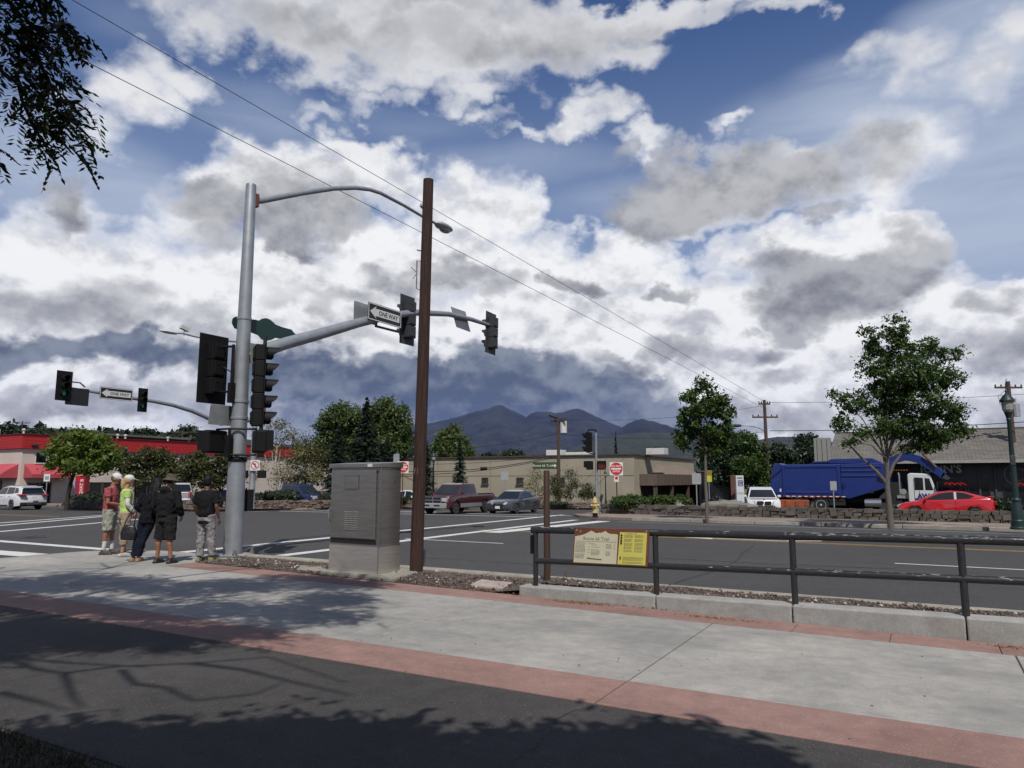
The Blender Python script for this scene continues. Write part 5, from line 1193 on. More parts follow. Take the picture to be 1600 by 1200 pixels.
a_ = F2(408, 650); Mn = plane_M(a_, (RT.x, RT.y, 0), ZR); o = plate_sign(s2, Mn, rrect(.62, 1.25, .04), BROWNS, 'brown_sign', .01)
q = MB()
for i in range(4): q.prism([(-.22, .42 - .26 * i), (.1 + .05 * (i % 2), .42 - .26 * i), (.1 + .05 * (i % 2), .52 - .26 * i), (-.22, .52 - .26 * i)], Mn @ Matrix.Translation((0, 0, .011)), .002)
q.link('print', WHITES, o)
a_ = F2(407, 705); q = MB(); q.box((0, 0, 0), (.4, .3, .8), math.atan2(RT.y, RT.x)); o = q.link('side_signal', BLACKM, s2, bevel=.04); o.location = a_

# red drinks box beside the leaning tree
vb = at(125.5, 750, 59); vm = thing('vending_machine', 'tall red box with white upright lettering beside the leaning green tree', 'vending machine', (vb.x, vb.y, base(vb.x, vb.y) + .14), math.atan2(RT.y, RT.x))
vh = at(125, 743, 59).z - base(vb.x, vb.y) - .14
q = MB(); q.box((0, .3, vh / 2), (.78, .7, vh)); q.link('body', mat('cherry_red', (.50, .012, .018), .4), vm, bevel=.03)
q = MB(); q.box((-.22, -.055, vh * .42), (.26, .01, vh * .8)); q.link('side_panel', mat('violet_panel', (.22, .03, .10), .4), vm)
text('OQVAT B', .36, plane_M((.17, -.058, vh * .55), (0, 0, 1), (-1, 0, 0)), WHITES, vm, depth=.002, bold=.008)
q = MB(); q.box((-.27, -.06, .28), (.2, .012, .34)); q.link('notice', WHITES, vm)

# ------------------------------------------------------------------ utility poles and wires
PWOOD = mat('pole_wood', (.075, .048, .036), .9, var=.3, scale=5, streak=(5, 5, .4))
def upole(label, px_, py, d, arms=((0, 2.2),), r=.15):
    b_ = at(px_, 750, d); z0 = base(b_.x, b_.y); h = at(px_, py, d).z - z0; t = thing('utility_pole', label, 'utility pole', (b_.x, b_.y, z0), 0, 'wooden utility poles in the distance')
    q = MB(); q.tube([(0, 0, -.2), (0, 0, h)], [r, r * .7], 10); q.link('pole', PWOOD, t, smooth=40)
    for dz_, w, a in arms:
        q = MB(); q.box((0, 0, h - .35 - dz_), (w, .11, .13), a); q.link('crossarm', PWOOD, t)
        for k in (-1, -.55, .55, 1):
            i = MB(); i.lathe([(.03, 0), (.055, .05), (.05, .15), (.01, .18)], (k * w / 2 * .95 * math.cos(a), k * w / 2 * .95 * math.sin(a), h - .29 - dz_), 6); i.link('insulator', GREYM, t)
    return t, h
rta = math.atan2(RT.y, RT.x)
t1, h1 = upole('wooden utility pole with a white transformer rising behind the trail sign', 873, 651, 58, ((0, 1.7, rta - R(50)),), .17)
q = MB(); q.lathe([(.02, -.5), (.28, -.48), (.28, .42), (.2, .5), (.02, .52)], (.42, .10, h1 - .85), 12); q.link('transformer', WHITEU, t1, smooth=40)
q = MB(); q.box((-.3, -.2, h1 - .05), (.9, .12, .12), M=Matrix.Rotation(rta, 4, 'Z') @ Matrix.Rotation(R(20), 4, 'Y')); q.link('fuse_arm', BLACKM, t1)
t2, h2 = upole('wooden utility pole with two crossarms rising behind the blue truck', 1200, 625, 62, ((0, 1.0, rta), (1.15, 2.2, rta)), .18)
d62 = 62; q = MB(); c_ = t2.location
q.tube([at(px_, py, d62) - c_ for px_, py in ((1196, 674), (1185, 668), (1170, 665), (1155, 664.5))], .05, 6); q.link('lamp_arm', GALV2, t2)
q = MB(); a_ = at(1150, 665, d62) - c_; q.ball(a_, (.55, .3, .14), 10, 6, Matrix.Rotation(rta, 4, 'Z')); q.link('street_light_head', GREYM, t2, smooth=True)
t3, h3 = upole('wooden utility pole with equipment behind the tall green street lamp', 1589, 596, 52, ((.1, 2.0, rta),), .2)
q = MB(); q.lathe([(.02, -.5), (.26, -.48), (.26, .42), (.02, .5)], (.35, .2, h3 - 2.1), 12); q.box((0, 0, h3 - 1.55), (.9, .12, .6), rta); q.link('transformer', GALV2, t3)
t4, h4 = upole('small distant utility pole above the red parapet', 27, 658, 130, ((0, 2.6, rta),))
t5, h5 = upole('distant utility pole with a wide crossarm above the red parapet', 281, 672, 120, ((0, 5.5, rta), (.9, 4.5, rta)))

def wire(label, pts, r=.012, sag=0., n=40, name='cable'):
    """cable through two ends with a parabolic sag"""
    a, b = Vector(pts[0]), Vector(pts[1]); P = []
    for i in range(n + 1):
        t = i / n; v = a.lerp(b, t); v.z -= 4 * sag * t * (1 - t); P.append(v)
    rr = [r] * len(P); q = MB(); q.tube([p - a for p in P], rr, 5); o = q.link(name, CABLE, smooth=True); o.location = a; tag(o, label, 'cable'); return o
CABLE = mat('black_cable', (.012, .012, .013), .6)
e1 = at(1202, 632, 62); e2 = at(1196, 639, 62)
wire('upper of the two long overhead cables crossing the sky', (at(-330, -256, 13), e1), .011, -.05)
wire('lower of the two long overhead cables crossing the sky', (at(-330, -140, 13), e2), .011, -.05)
wire('cable running right from the utility pole behind the truck', (at(1204, 629, 62), at(1760, 604, 50)), .016, .3)
wire('cable along the roof of the restaurant to the right pole', (at(1203, 673, 62), at(1700, 652, 49)), .028, .25)
wire('thin cable above the blue truck roof', (at(1120, 706, 66), at(1340, 706.5, 58)), .025, .05)
wire('cable from the transformer pole towards the slim street tree', (at(874, 655, 58), at(1196, 633, 62)), .014, .5)
wire('cable from the transformer pole to the far left', (at(872, 678, 58), at(560, 706, 75)), .020, .6)
wire('cable crossing before the mountains at mid height', (at(874, 678, 58), at(1198, 674, 62)), .018, .5)
wire('thick cable sagging before the beige building', (at(862, 714, 59.5), at(600, 735, 57)), .035, .5)
wire('second cable sagging before the beige building', (at(862, 716, 59.4), at(600, 741, 57)), .03, .45)
wire('third cable sagging before the beige building', (at(862, 712, 59.4), at(600, 724, 60)), .02, .3)
q = MB(); a_ = at(756, 732, 58.3); q.tube([Vector((0, 0, 0)) - RT * .28, RT * .28], .13, 10); o = q.link('cable_splice', BLACKM, smooth=40); o.location = a_; tag(o, 'dark splice case hanging on the cables before the beige building', 'cable splice')

# ------------------------------------------------------------------ vehicles
TYRE = mat('tyre_rubber', (.014, .014, .014), .85, var=.2); CHROME = mat('chrome', (.55, .55, .56), .18, .9, var=.05); UNDER = mat('underbody', (.008, .008, .008), .8)
RIMM = mat('alloy_rim', (.40, .40, .41), .3, .7, var=.1); HEADL = mat('headlight_glass', (.55, .57, .6), .1, .2, var=.15, scale=12); TAIL = mat('tail_light', (.30, .012, .015), .2); AMBER = mat('amber_lens', (.5, .16, .02), .3)
CARGLASS = glassmat('car_glass', (.010, .013, .016)); SEAM = mat('door_gap', (.006, .006, .006), .8)
def carpaint(name, c, rough=.28, metal=0., coat=.8): return mat(name, c, rough, metal, var=.03, scale=1, coat=coat)

def wheel(root, x, y, r, w=.22, spokes=5, rim=None, name='wheel'):
    s = 1 if y > 0 else -1; T = Matrix.Translation((x, y, r)) @ Matrix.Rotation(R(-90) * s, 4, 'X')
    q = MB(); q.lathe([(r * .62, -w / 2), (r * .93, -w / 2), (r, -w / 2 + .03), (r, w / 2 - .03), (r * .95, w / 2), (r * .66, w / 2)], n=22, M=T); o = q.link(name, TYRE, root, smooth=40)
    q = MB(); q.lathe([(r * .66, w / 2 - .10), (r * .66, w / 2 + .004), (r * .61, w / 2 + .004), (r * .60, w / 2 - .07), (.01, w / 2 - .07)], n=22, M=T)
    for k in range(spokes):
        a = 2 * math.pi * k / spokes; q.box(T @ Vector((r * .33 * math.cos(a), r * .33 * math.sin(a), w / 2 - .03)), (r * .58, r * .17, .05), M=T.to_3x3().to_4x4() @ Matrix.Rotation(a, 4, 'Z'))
    q.lathe([(r * .14, w / 2 - .05), (r * .14, w / 2), (.01, w / 2 + .005)], n=10, M=T); q.link('rim', rim or RIMM, o, smooth=35)
    return o

def car(name, label, cat, loc, heading, paint_, L_, Wd, top, zb, gh, wy, wheels, r, windows, group='vehicles around the junction', lower=None, spokes=5, arch=1.14, plan=.07, rim=None):
    """top: (x, z) from nose to tail of the lower body; gh: greenhouse outline (x, z) from windscreen foot over the roof to the rear foot; wy: half widths at belt and roof"""
    root = thing(name, label, cat, loc, heading, group); hl = L_ / 2; w = Wd / 2
    out = [(hl - .04, zb + .06), (hl, zb + .20)] + top + [(-hl, zb + .22), (-hl + .05, zb + .05)]
    bot = []
    for xc in sorted(wheels):
        ra = r * arch; z0 = zb - r
        a0 = math.asin(max(-1, min(1, z0 / ra)))
        for k in range(11): a = math.pi - a0 - (math.pi - 2 * a0) * k / 10; bot.append((xc + ra * math.cos(a), r + ra * math.sin(a)))
    out += bot
    zm = sum(z for x, z in out) / len(out); n = len(out); rings = []
    for yf, ins in ((-1, 1.), (-.975, .45), (-.90, 0), (.90, 0), (.975, .45), (1, 1.)):
        ring = []
        for x, z in out:
            top_ = z > zm
            zz = z - (.07 * ins if top_ and z > zb + .5 else 0); xx = x * (1 - plan * abs(yf) ** 4 * (abs(x) / hl) ** 3) * (1 - .006 * ins)
            ring.append((xx, yf * w, zz))
        rings.append(ring)
    q = MB(); q.loft([r_[::-1] for r_ in rings]); q.link('body', paint_, root, smooth=38)
    u = MB(); u.box((0, 0, zb + .12), (L_ * .94, Wd * .86, .22)); u.link('underbody', UNDER, root)
    za, zt_ = gh[0][1], max(z for x, z in gh)
    def yh(z): t = max(0, min(1, (z - za) / (zt_ - za))); return wy[0] + (wy[1] - wy[0]) * t
    q = MB(); m_ = len(gh); vs = [(x, yh(z), z) for x, z in gh] + [(x, -yh(z), z) for x, z in gh]
    q.add(vs, [tuple(range(m_)), tuple(range(m_, 2 * m_))[::-1]] + [(i, m_ + i, m_ + (i + 1) % m_, (i + 1) % m_) for i in range(m_)]); q.link('cabin', paint_, root, bevel=.045)
    def pane(nm, quad, nrm, m=CARGLASS):
        q = MB(); k = len(quad); nv = Vector(nrm).normalized(); a = [Vector(v) + nv * .010 for v in quad]; b = [Vector(v) - nv * .02 for v in quad]
        q.add(a + b, [tuple(range(k)), tuple(range(k, 2 * k))[::-1]] + [(i, k + i, k + (i + 1) % k, (i + 1) % k) for i in range(k)]); return q.link(nm, m, root)
    for poly in windows:
        for s in (1, -1): pane('side_window', [(x, s * yh(z), z) for x, z in (poly if s < 0 else poly[::-1])], (0, s, .3))
    for nm, (a, b) in (('windscreen', (0, 1)), ('rear_window', (-1, -2))):
        (x0, z0), (x1, z1) = gh[a], gh[b]; f = lambda t: (x0 + (x1 - x0) * t, z0 + (z1 - z0) * t); (xa, zA), (xb, zB) = f(.07), f(.90)
        nrm = (z1 - z0, 0, -(x1 - x0)) if nm == 'windscreen' else (-(z1 - z0), 0, (x1 - x0))
        q4 = [(xa, yh(zA) - .07, zA), (xb, yh(zB) - .09, zB), (xb, -yh(zB) + .09, zB), (xa, -yh(zA) + .07, zA)]
        pane(nm, q4, nrm)
    for x in wheels:
        for s in (1, -1): wheel(root, x, s * (w - .12), r, spokes=spokes, rim=rim)
    def side(nm, poly, m, off=.004, both=True):
        for s in ((1, -1) if both else (-1,)):
            q = MB(); k = len(poly); a = [(x, s * (w * (1 - 0) + off), z) for x, z in poly]; b = [(x, s * (w - .04), z) for x, z in poly]
            q.add(a + b, [tuple(range(k)), tuple(range(k, 2 * k))[::-1]] + [(i, k + i, k + (i + 1) % k, (i + 1) % k) for i in range(k)]); q.link(nm, m, root)
    def blk(nm, c, d, m, bev=.02, rz=0.): q = MB(); q.box(c, d, rz); return q.link(nm, m, root, bevel=bev)
    root_h = dict(side=side, blk=blk, hl=hl, w=w, yh=yh, za=za, zt=zt_, pane=pane)
    return root, root_h

def mirrors(root, h, x, z, m):
    for s in (1, -1): h['blk']('mirror', (x, s * (h['w'] + .05), z), (.10, .20, .14), m, .03)
def seam(h, x, z0, z1): h['side']('door_gap', [(x - .008, z0), (x + .008, z0), (x + .008, z1), (x - .008, z1)], SEAM, .002)

HD_Y = -math.pi / 2
# white crossover leaving on the left
c = gp(57, 796.5); hx = c.x - 2.35
PWHITE = carpaint('white_car_paint', (.70, .71, .73))
t, h = car('white_suv', 'white crossover leaving to the left with red tail lights and dark rear window', 'car', (hx, c.y - .2, base(hx, c.y)), math.pi, PWHITE, 4.70, 1.88,
    [(2.33, .78), (2.2, .88), (1.15, 1.03), (-.6, 1.08), (-2.18, 1.12), (-2.3, .95)], .26, [(1.25, 1.0), (.35, 1.56), (-.3, 1.66), (-1.5, 1.63), (-1.95, 1.52), (-2.22, 1.08)], (.86, .66), (1.42, -1.28), .36,
    [[(1.0, 1.08), (.30, 1.52), (-.25, 1.57), (-.25, 1.10)], [(-.33, 1.10), (-.33, 1.57), (-1.2, 1.55), (-1.25, 1.13)], [(-1.33, 1.15), (-1.28, 1.54), (-1.62, 1.50), (-1.85, 1.20)]], spokes=10)
h['side']('sill_trim', [(.95, .27), (.95, .36), (-.82, .36), (-.82, .27)], UNDER, .012)
h['blk']('rear_bumper', (-2.30, 0, .42), (.16, 1.72, .22), UNDER, .04); h['blk']('skid_plate', (-2.37, 0, .42), (.05, .9, .06), CHROME, .01); h['blk']('number_plate', (-2.36, 0, .86), (.02, .34, .15), WHITES, .0)
for s in (1, -1):
    q = MB(); q.hexa([(-2.36, s * .55, .98), (-2.33, s * .93, .98), (-2.0, s * .945, 1.02), (-2.1, s * .55, 1.0), (-2.33, s * .5, 1.07), (-2.29, s * .92, 1.10), (-1.85, s * .94, 1.10), (-2.05, s * .5, 1.08)]); q.link('tail_light', TAIL, t)
h['blk']('spoiler', (-1.98, 0, 1.60), (.28, 1.25, .05), PWHITE, .02); mirrors(t, h, .95, 1.12, PWHITE)
for x in (.98, -.28, -1.15): seam(h, x, .40, 1.0)
for x in (.0, -1.0): h['side']('door_handle', [(x, .92), (x + .16, .92), (x + .16, .95), (x, .95)], CHROME, .025)
for s in (1, -1): h['blk']('roof_rail', (-.6, s * .58, 1.68), (1.6, .04, .04), CHROME, .01)

# pickups
def pickup(label, loc, heading, p1, p2, L_=6.1, style=0, rim=None):
    hl = L_ / 2; cabx = hl - 3.75
    t, h = car('pickup_truck', label, 'pickup truck', loc, heading, p1, L_, 2.0,
        [(hl - .02, .98), (hl - .12, 1.10), (hl - 1.35, 1.20), (cabx, 1.22), (cabx - .05, 1.22), (cabx - .1, 1.19), (-hl + .02, 1.20), (-hl, 1.0)], .38,
        [(hl - 1.30, 1.17), (hl - 2.05, 1.80), (hl - 2.4, 1.88), (cabx + .12, 1.87), (cabx + .02, 1.80), (cabx, 1.17)], (.90, .70), (hl - 1.0, -hl + 1.2), .39,
        [[(hl - 1.62, 1.25), (hl - 2.12, 1.74), (hl - 2.72, 1.78), (hl - 2.72, 1.25)], [(hl - 2.80, 1.25), (hl - 2.80, 1.78), (cabx + .18, 1.76), (cabx + .12, 1.25)]], spokes=6, arch=1.2, plan=.05, rim=rim)
    if p2 is not None: h['side']('lower_panel', [(hl - 1.52, .42), (-hl + 1.72, .42), (-hl + 1.72, .66), (hl - 1.52, .66)], p2, .010); h['side']('lower_panel', [(-hl + .7, .50), (-hl + .05, .50), (-hl + .05, .66), (-hl + .7, .66)], p2, .010)
    h['blk']('front_bumper', (hl + .06, 0, .56), (.22, 1.92, .30), p2 or CHROME, .05)
    q = MB()
    for y in (-.36, .36): q.box((hl + .172, y, .57), (.012, .40, .09))
    q.link('bumper_slot', UNDER, t)
    h['blk']('grille', (hl + .005, 0, .88), (.07, 1.12, .36), UNDER, .03)
    q = MB()
    for c_, d_ in (((hl + .045, 0, .88), (.03, .06, .36)), ((hl + .045, 0, .88), (.03, 1.1, .05)), ((hl + .045, 0, 1.06), (.04, 1.16, .035)), ((hl + .045, 0, .70), (.04, 1.16, .035)), ((hl + .045, .58, .88), (.04, .035, .36)), ((hl + .045, -.58, .88), (.04, .035, .36))): q.box(c_, d_)
    q.link('grille_frame', CHROME, t)
    for s in (1, -1):
        q = MB(); q.box((hl - .06, s * .76, .90), (.16, .34, .22)); q.link('headlight', HEADL, t, bevel=.03); h['blk']('indicator', (hl - .02, s * .90, .78), (.14, .1, .08), AMBER, .02)
        h['blk']('tail_light', (-hl + .01, s * .90, .98), (.10, .16, .36), TAIL, .01)
    h['blk']('rear_bumper', (-hl - .08, 0, .56), (.20, 1.86, .20), CHROME, .03); h['blk']('tailgate', (-hl - .005, 0, .93), (.05, 1.50, .46), p1, .015); h['blk']('tailgate_handle', (-hl - .035, 0, 1.05), (.02, .26, .09), UNDER, .01)
    h['blk']('number_plate', (-hl - .185, 0, .56), (.012, .32, .14), WHITES, 0)
    q = MB(); q.box((cabx - (cabx + hl) / 2, 0, 1.195), (cabx + hl - .2, 1.62, .03)); q.link('bed', UNDER, t)
    q = MB()
    for s in (1, -1): q.box(((cabx - hl) / 2, s * .90, 1.215), (cabx + hl - .12, .13, .05))
    q.link('bed_rail', p1, t, bevel=.015)
    for x in (hl - 1.55, hl - 2.76, cabx + .05): seam(h, x, .45, 1.15)
    seam(h, cabx - .06, .5, 1.2); mirrors(t, h, hl - 1.62, 1.28, UNDER if style else p1); h['side']('door_handle', [(hl - 2.62, 1.02), (hl - 2.46, 1.02), (hl - 2.46, 1.06), (hl - 2.62, 1.06)], UNDER, .02)
    return t
SILV = carpaint('silver_car_paint', (.38, .39, .40), .3, .5); MAROON = carpaint('maroon_car_paint', (.060, .010, .014)); NAVY = carpaint('navy_car_paint', (.012, .020, .10)); GREYC = carpaint('slate_grey_car_paint', (.060, .064, .076), .3, .4); REDC_ = carpaint('bright_red_car_paint', (.52, .010, .016))
def veh(px_, d): q = at(px_, 750, d); return (q.x, q.y, base(q.x, q.y))
pickup('maroon pickup with silver lower panels waiting at the crossing', veh(717, 46.0), HD_Y + R(3), MAROON, SILV, 5.9)
pickup('navy blue pickup parked behind the low evergreen hedge', veh(466, 55.5), R(-3), NAVY, None, 5.6, 1)
vq = veh(284, 58); pickup('silver pickup seen from behind between the waiting people', (vq[0], vq[1], vq[2] + .1), math.atan2(FW.y, FW.x) + R(20), SILV, None, 5.6, 1)

# grey saloon at the crossing
t, h = car('grey_saloon', 'slate grey saloon with silver wheels waiting at the crossing', 'car', veh(803, 46.3), HD_Y + R(5), GREYC, 4.80, 1.80,
    [(2.36, .66), (2.15, .76), (1.0, .92), (0, .95), (-1.55, 1.0), (-2.25, 1.0), (-2.38, .80)], .20, [(1.10, .90), (.20, 1.38), (-.35, 1.45), (-.95, 1.40), (-1.80, .99)], (.83, .60), (1.45, -1.38), .34,
    [[(.82, .96), (.20, 1.30), (-.28, 1.37), (-.30, .99)], [(-.37, .99), (-.35, 1.37), (-.86, 1.33), (-1.15, 1.20), (-1.25, 1.02)]], spokes=5)
for s in (1, -1):
    q = MB(); q.hexa([(2.34, s * .36, .60), (2.06, s * .86, .62), (1.85, s * .86, .72), (2.2, s * .4, .7), (2.32, s * .36, .68), (2.04, s * .85, .74), (1.72, s * .86, .79), (2.12, s * .44, .76)]); q.link('headlight', HEADL, t)
    q = MB(); q.ball((2.33, s * .16, .58), (.06, .15, .10), 10, 6); q.link('grille', UNDER, t); h['blk']('fog_lamp', (2.28, s * .62, .34), (.12, .22, .10), UNDER, .03); h['blk']('tail_light', (-2.3, s * .72, .86), (.12, .32, .16), TAIL, .02)
h['blk']('air_intake', (2.36, 0, .34), (.06, .9, .14), UNDER, .03); h['blk']('number_plate', (2.41, 0, .44), (.012, .32, .16), WHITES, 0); mirrors(t, h, .78, 1.0, GREYC)
for x in (.92, -.33, -1.2): seam(h, x, .32, .92)
for x in (-.2, -1.1): h['side']('door_handle', [(x, .82), (x + .18, .82), (x + .18, .85), (x, .85)], GREYC, .02)

# white luxury crossover facing the street
hd = math.atan2(-FW.y * math.cos(R(15)) - RT.y * math.sin(R(15)), -FW.x * math.cos(R(15)) - RT.x * math.sin(R(15)))
t, h = car('white_crossover', 'white crossover parked facing the street behind the stone wall', 'car', veh(1188, 46.5), hd, PWHITE, 4.85, 1.93,
    [(2.38, .80), (2.25, .95), (1.1, 1.08), (-.6, 1.12), (-2.2, 1.15), (-2.36, .95)], .25, [(1.15, 1.05), (.35, 1.60), (-.2, 1.72), (-1.55, 1.68), (-2.2, 1.12)], (.88, .66), (1.45, -1.42), .38,
    [[(.9, 1.13), (.30, 1.54), (-.2, 1.62), (-.2, 1.15)], [(-.28, 1.15), (-.28, 1.62), (-1.2, 1.60), (-1.45, 1.2)]], spokes=10)
for s in (1, -1):
    q = MB(); q.box((2.37, s * .23, .79), (.08, .38, .20)); q.link('kidney_grille', UNDER, t, bevel=.04)
    q = MB(); q.hexa([(2.32, s * .50, .74), (2.12, s * .92, .76), (1.85, s * .95, .82), (2.2, s * .55, .8), (2.30, s * .50, .88), (2.10, s * .90, .92), (1.75, s * .94, .94), (2.1, s * .55, .90)]); q.link('headlight', HEADL, t)
    h['blk']('fog_lamp', (2.36, s * .66, .48), (.05, .13, .13), UNDER, .03)
h['blk']('air_intake', (2.39, 0, .52), (.05, .80, .13), UNDER, .03); mirrors(t, h, .85, 1.16, PWHITE)
q = MB(); q.lathe([(.05, 0), (.05, .015), (.01, .02)], (2.37, 0, .97), 12, Matrix.Rotation(R(60), 4, 'Y')); q.link('bonnet_badge', UNDER, t)
for x in (.9, -.24, -1.4): seam(h, x, .38, 1.05)

# red coupe
ratio = lambda a, b: atY(b, 750, 1).x - atY(a, 750, 1).x
Yc = 4.45 / ratio(1397, 1553); xc = (atY(1397, 750, Yc).x + atY(1553, 750, Yc).x) / 2
t, h = car('red_coupe', 'bright red coupe parked side on behind the stone wall', 'car', (xc, Yc, base(xc, Yc) + .12), math.pi - R(1), REDC_, 4.45, 1.80,
    [(2.18, .62), (2.02, .74), (1.85, .80), (.95, .95), (0, .98), (-1.3, 1.06), (-2.05, 1.10), (-2.2, .95), (-2.22, .70)], .19, [(1.20, .91), (.28, 1.36), (-.25, 1.43), (-.85, 1.40), (-2.0, 1.08)], (.82, .58), (1.35, -1.30), .33,
    [[(.95, .95), (.22, 1.29), (-.22, 1.36), (-.42, 1.36), (-.42, .99)], [(-.54, 1.0), (-.54, 1.36), (-.86, 1.33), (-1.32, 1.17), (-1.02, 1.03)]], spokes=7)
for s in (1, -1):
    q = MB(); q.hexa([(2.17, s * .45, .58), (1.95, s * .84, .60), (1.66, s * .87, .70), (2.05, s * .5, .68), (2.14, s * .45, .67), (1.92, s * .83, .71), (1.62, s * .86, .78), (2.0, s * .5, .74)]); q.link('headlight', HEADL, t)
    h['blk']('tail_light', (-2.16, s * .74, .84), (.14, .24, .20), TAIL, .03)
    q = MB(); q.hexa([(-.44, s * .81, .99), (-.54, s * .81, .99), (-.54, s * .80, 1.0), (-.44, s * .80, 1.0), (-.44, s * .625, 1.37), (-.54, s * .625, 1.37), (-.54, s * .61, 1.37), (-.44, s * .61, 1.37)]); q.link('door_pillar', SILV, t)
mirrors(t, h, .82, 1.02, REDC_); seam(h, .9, .3, .93); seam(h, -.48, .3, 1.0); h['side']('door_handle', [(-.3, .84), (-.1, .84), (-.1, .88), (-.3, .88)], CHROME, .02); h['side']('sill_trim', [(.96, .20), (.96, .25), (-.9, .25), (-.9, .20)], UNDER, .012)
h['blk']('spoiler', (-2.02, 0, 1.14), (.24, 1.35, .04), REDC_, .015)

# two partly hidden cars
SED = dict(top=[(2.30, .66), (2.1, .78), (1.0, .92), (-1.5, .98), (-2.2, .98), (-2.3, .80)], gh=[(1.05, .90), (.2, 1.38), (-.35, 1.45), (-.95, 1.40), (-1.75, .97)])
t, h = car('dark_hatchback', 'dark hatchback parked behind the waiting people near the signal pole', 'car', veh(334, 60), math.atan2(FW.y, FW.x) + R(160), carpaint('black_car_paint', (.016, .017, .02)), 4.6, 1.8, SED['top'], .2, SED['gh'], (.83, .62), (1.4, -1.35), .33, [[(.78, .96), (.2, 1.3), (-.28, 1.37), (-.3, .98)], [(-.37, .98), (-.35, 1.37), (-.86, 1.33), (-1.2, 1.02)]])
for s in (1, -1): h['blk']('headlight', (2.2, s * .66, .66), (.16, .32, .14), HEADL, .03)
h['blk']('front_bumper', (2.28, 0, .38), (.1, 1.5, .26), SILV, .04)
t, h = car('white_saloon', 'white saloon glimpsed between the steel cabinet and the brown post', 'car', veh(634, 62), math.pi + R(12), PWHITE, 4.6, 1.8, SED['top'], .2, SED['gh'], (.83, .62), (1.4, -1.35), .33, [[(.78, .96), (.2, 1.3), (-.28, 1.37), (-.3, .98)], [(-.37, .98), (-.35, 1.37), (-.86, 1.33), (-1.2, 1.02)]])
for s in (1, -1): h['blk']('tail_light', (-2.24, s * .68, .84), (.12, .34, .16), TAIL, .02)

# front-loading refuse lorry
Yt = 10.9 / ratio(1208, 1466); xt = atY(1208, 750, Yt).x
BLUET = carpaint('royal_blue_truck_paint', (.007, .026, .175), .42, 0, .3); DBLUE = carpaint('deep_blue_truck_paint', (.007, .018, .115), .4, 0, .3); WCAB = carpaint('cab_white', (.66, .67, .66))
t = thing('refuse_truck', 'royal blue front loading refuse truck with a white cab parked beside the restaurant', 'garbage truck', (xt, Yt, base(xt, Yt)), 0, 'vehicles around the junction')
def sl(poly, y0, y1, nm, m, bev=.03, par=None): q = MB(); q.prism([(x, z) for x, z in poly], Matrix(((1, 0, 0, 0), (0, 0, -1, y1), (0, 1, 0, 0), (0, 0, 0, 1))), y1 - y0); return q.link(nm, m, par or t, bevel=bev)
w = 1.25
body = sl([(.95, 1.10), (4.85, 1.10), (4.85, 3.45), (1.1, 3.45), (.95, 3.2)], -w, w, 'body', BLUET, .05)
sl([(.02, 1.15), (.95, 1.0), (.95, 3.45), (.75, 3.55), (.35, 3.5), (.05, 2.55), (.0, 2.2)], -w + .02, w - .02, 'tailgate', BLUET, .05)
sl([(.08, 2.40), (.85, 3.05), (.85, 3.2), (.08, 2.56)], -w - .06, w + .06, 'tailgate_rib', DBLUE, .02)
sl([(.08, 1.3), (.62, 1.3), (.62, 2.35), (.08, 2.3)], -w - .03, w + .03, 'tailgate_panel', BLUET, .02)
sl([(4.85, 1.15), (5.3, .95), (7.75, 1.75), (7.75, 1.2), (8.0, 1.2), (8.0, 3.2), (7.6, 3.5), (4.85, 3.45)], -w + .03, w - .03, 'hopper', BLUET, .04)
for x in (.98, 4.72): sl([(x - .08, 1.15), (x + .08, 1.15), (x + .08, 3.42), (x - .08, 3.42)], -w - .07, w + .07, 'body_rib', BLUET, .02)
for z in (1.42, 3.30): sl([(1.06, z - .10), (4.64, z - .10), (4.64, z + .08), (1.06, z + .08)], -w - .05, w + .05, 'body_rail', BLUET, .02)
for z in (2.60, 2.95, 3.25): sl([(4.9, z - .05), (7.6, z - .05), (7.6, z + .05), (4.9, z + .05)], -w - .03, w + .03, 'hopper_rail', BLUET, .02)
sl([(5.32, .98), (7.7, 1.76), (7.7, 1.84), (5.32, 1.06)], -w - .03, w + .03, 'hopper_edge', DBLUE, .01)
sl([(2.55, 3.47), (3.9, 3.62), (4.3, 3.82), (7.0, 3.85), (7.5, 3.6), (7.5, 3.47)], -w + .1, w - .1, 'top_hood', BLUET, .04)
sl([(3.0, 3.5), (4.2, 3.52), (4.2, 3.68), (3.0, 3.64)], -w + .05, -w + .35, 'roof_hatch', DBLUE, .02)
for y in (-w - .14, w + .02):
    arm = MB(); P_ = [(7.45, 2.4), (7.75, 3.2), (8.35, 3.78), (9.05, 3.98), (9.8, 3.75), (10.5, 3.25), (11.25, 2.6)]; q = MB(); rings = []
    for i, (x, z) in enumerate(P_):
        a = P_[max(0, i - 1)]; b = P_[min(len(P_) - 1, i + 1)]; d = Vector((b[0] - a[0], 0, b[1] - a[1])).normalized(); nn = Vector((-d.z, 0, d.x)) * .24
        c_ = Vector((x, 0, z)); rings.append([c_ - nn + Vector((0, y, 0)), c_ + nn + Vector((0, y, 0)), c_ + nn + Vector((0, y + .13, 0)), c_ - nn + Vector((0, y + .13, 0))])
    q.loft(rings); q.link('lift_arm', BLUET, t, bevel=.015)
    q = MB(); q.hexa([(11.05, y, 2.5), (11.45, y, 2.3), (11.45, y + .13, 2.3), (11.05, y + .13, 2.5), (11.2, y, 2.8), (11.6, y, 2.45), (11.6, y + .13, 2.45), (11.2, y + .13, 2.8)]); q.link('fork_pivot', GREYM, t)
q = MB(); q.cyl((10.1, -w - .3, 4.05), (10.8, -w - .25, 3.15), .07, 8); q.link('fork', mat('rusty_steel', (.13, .06, .035), .8, var=.4), t)
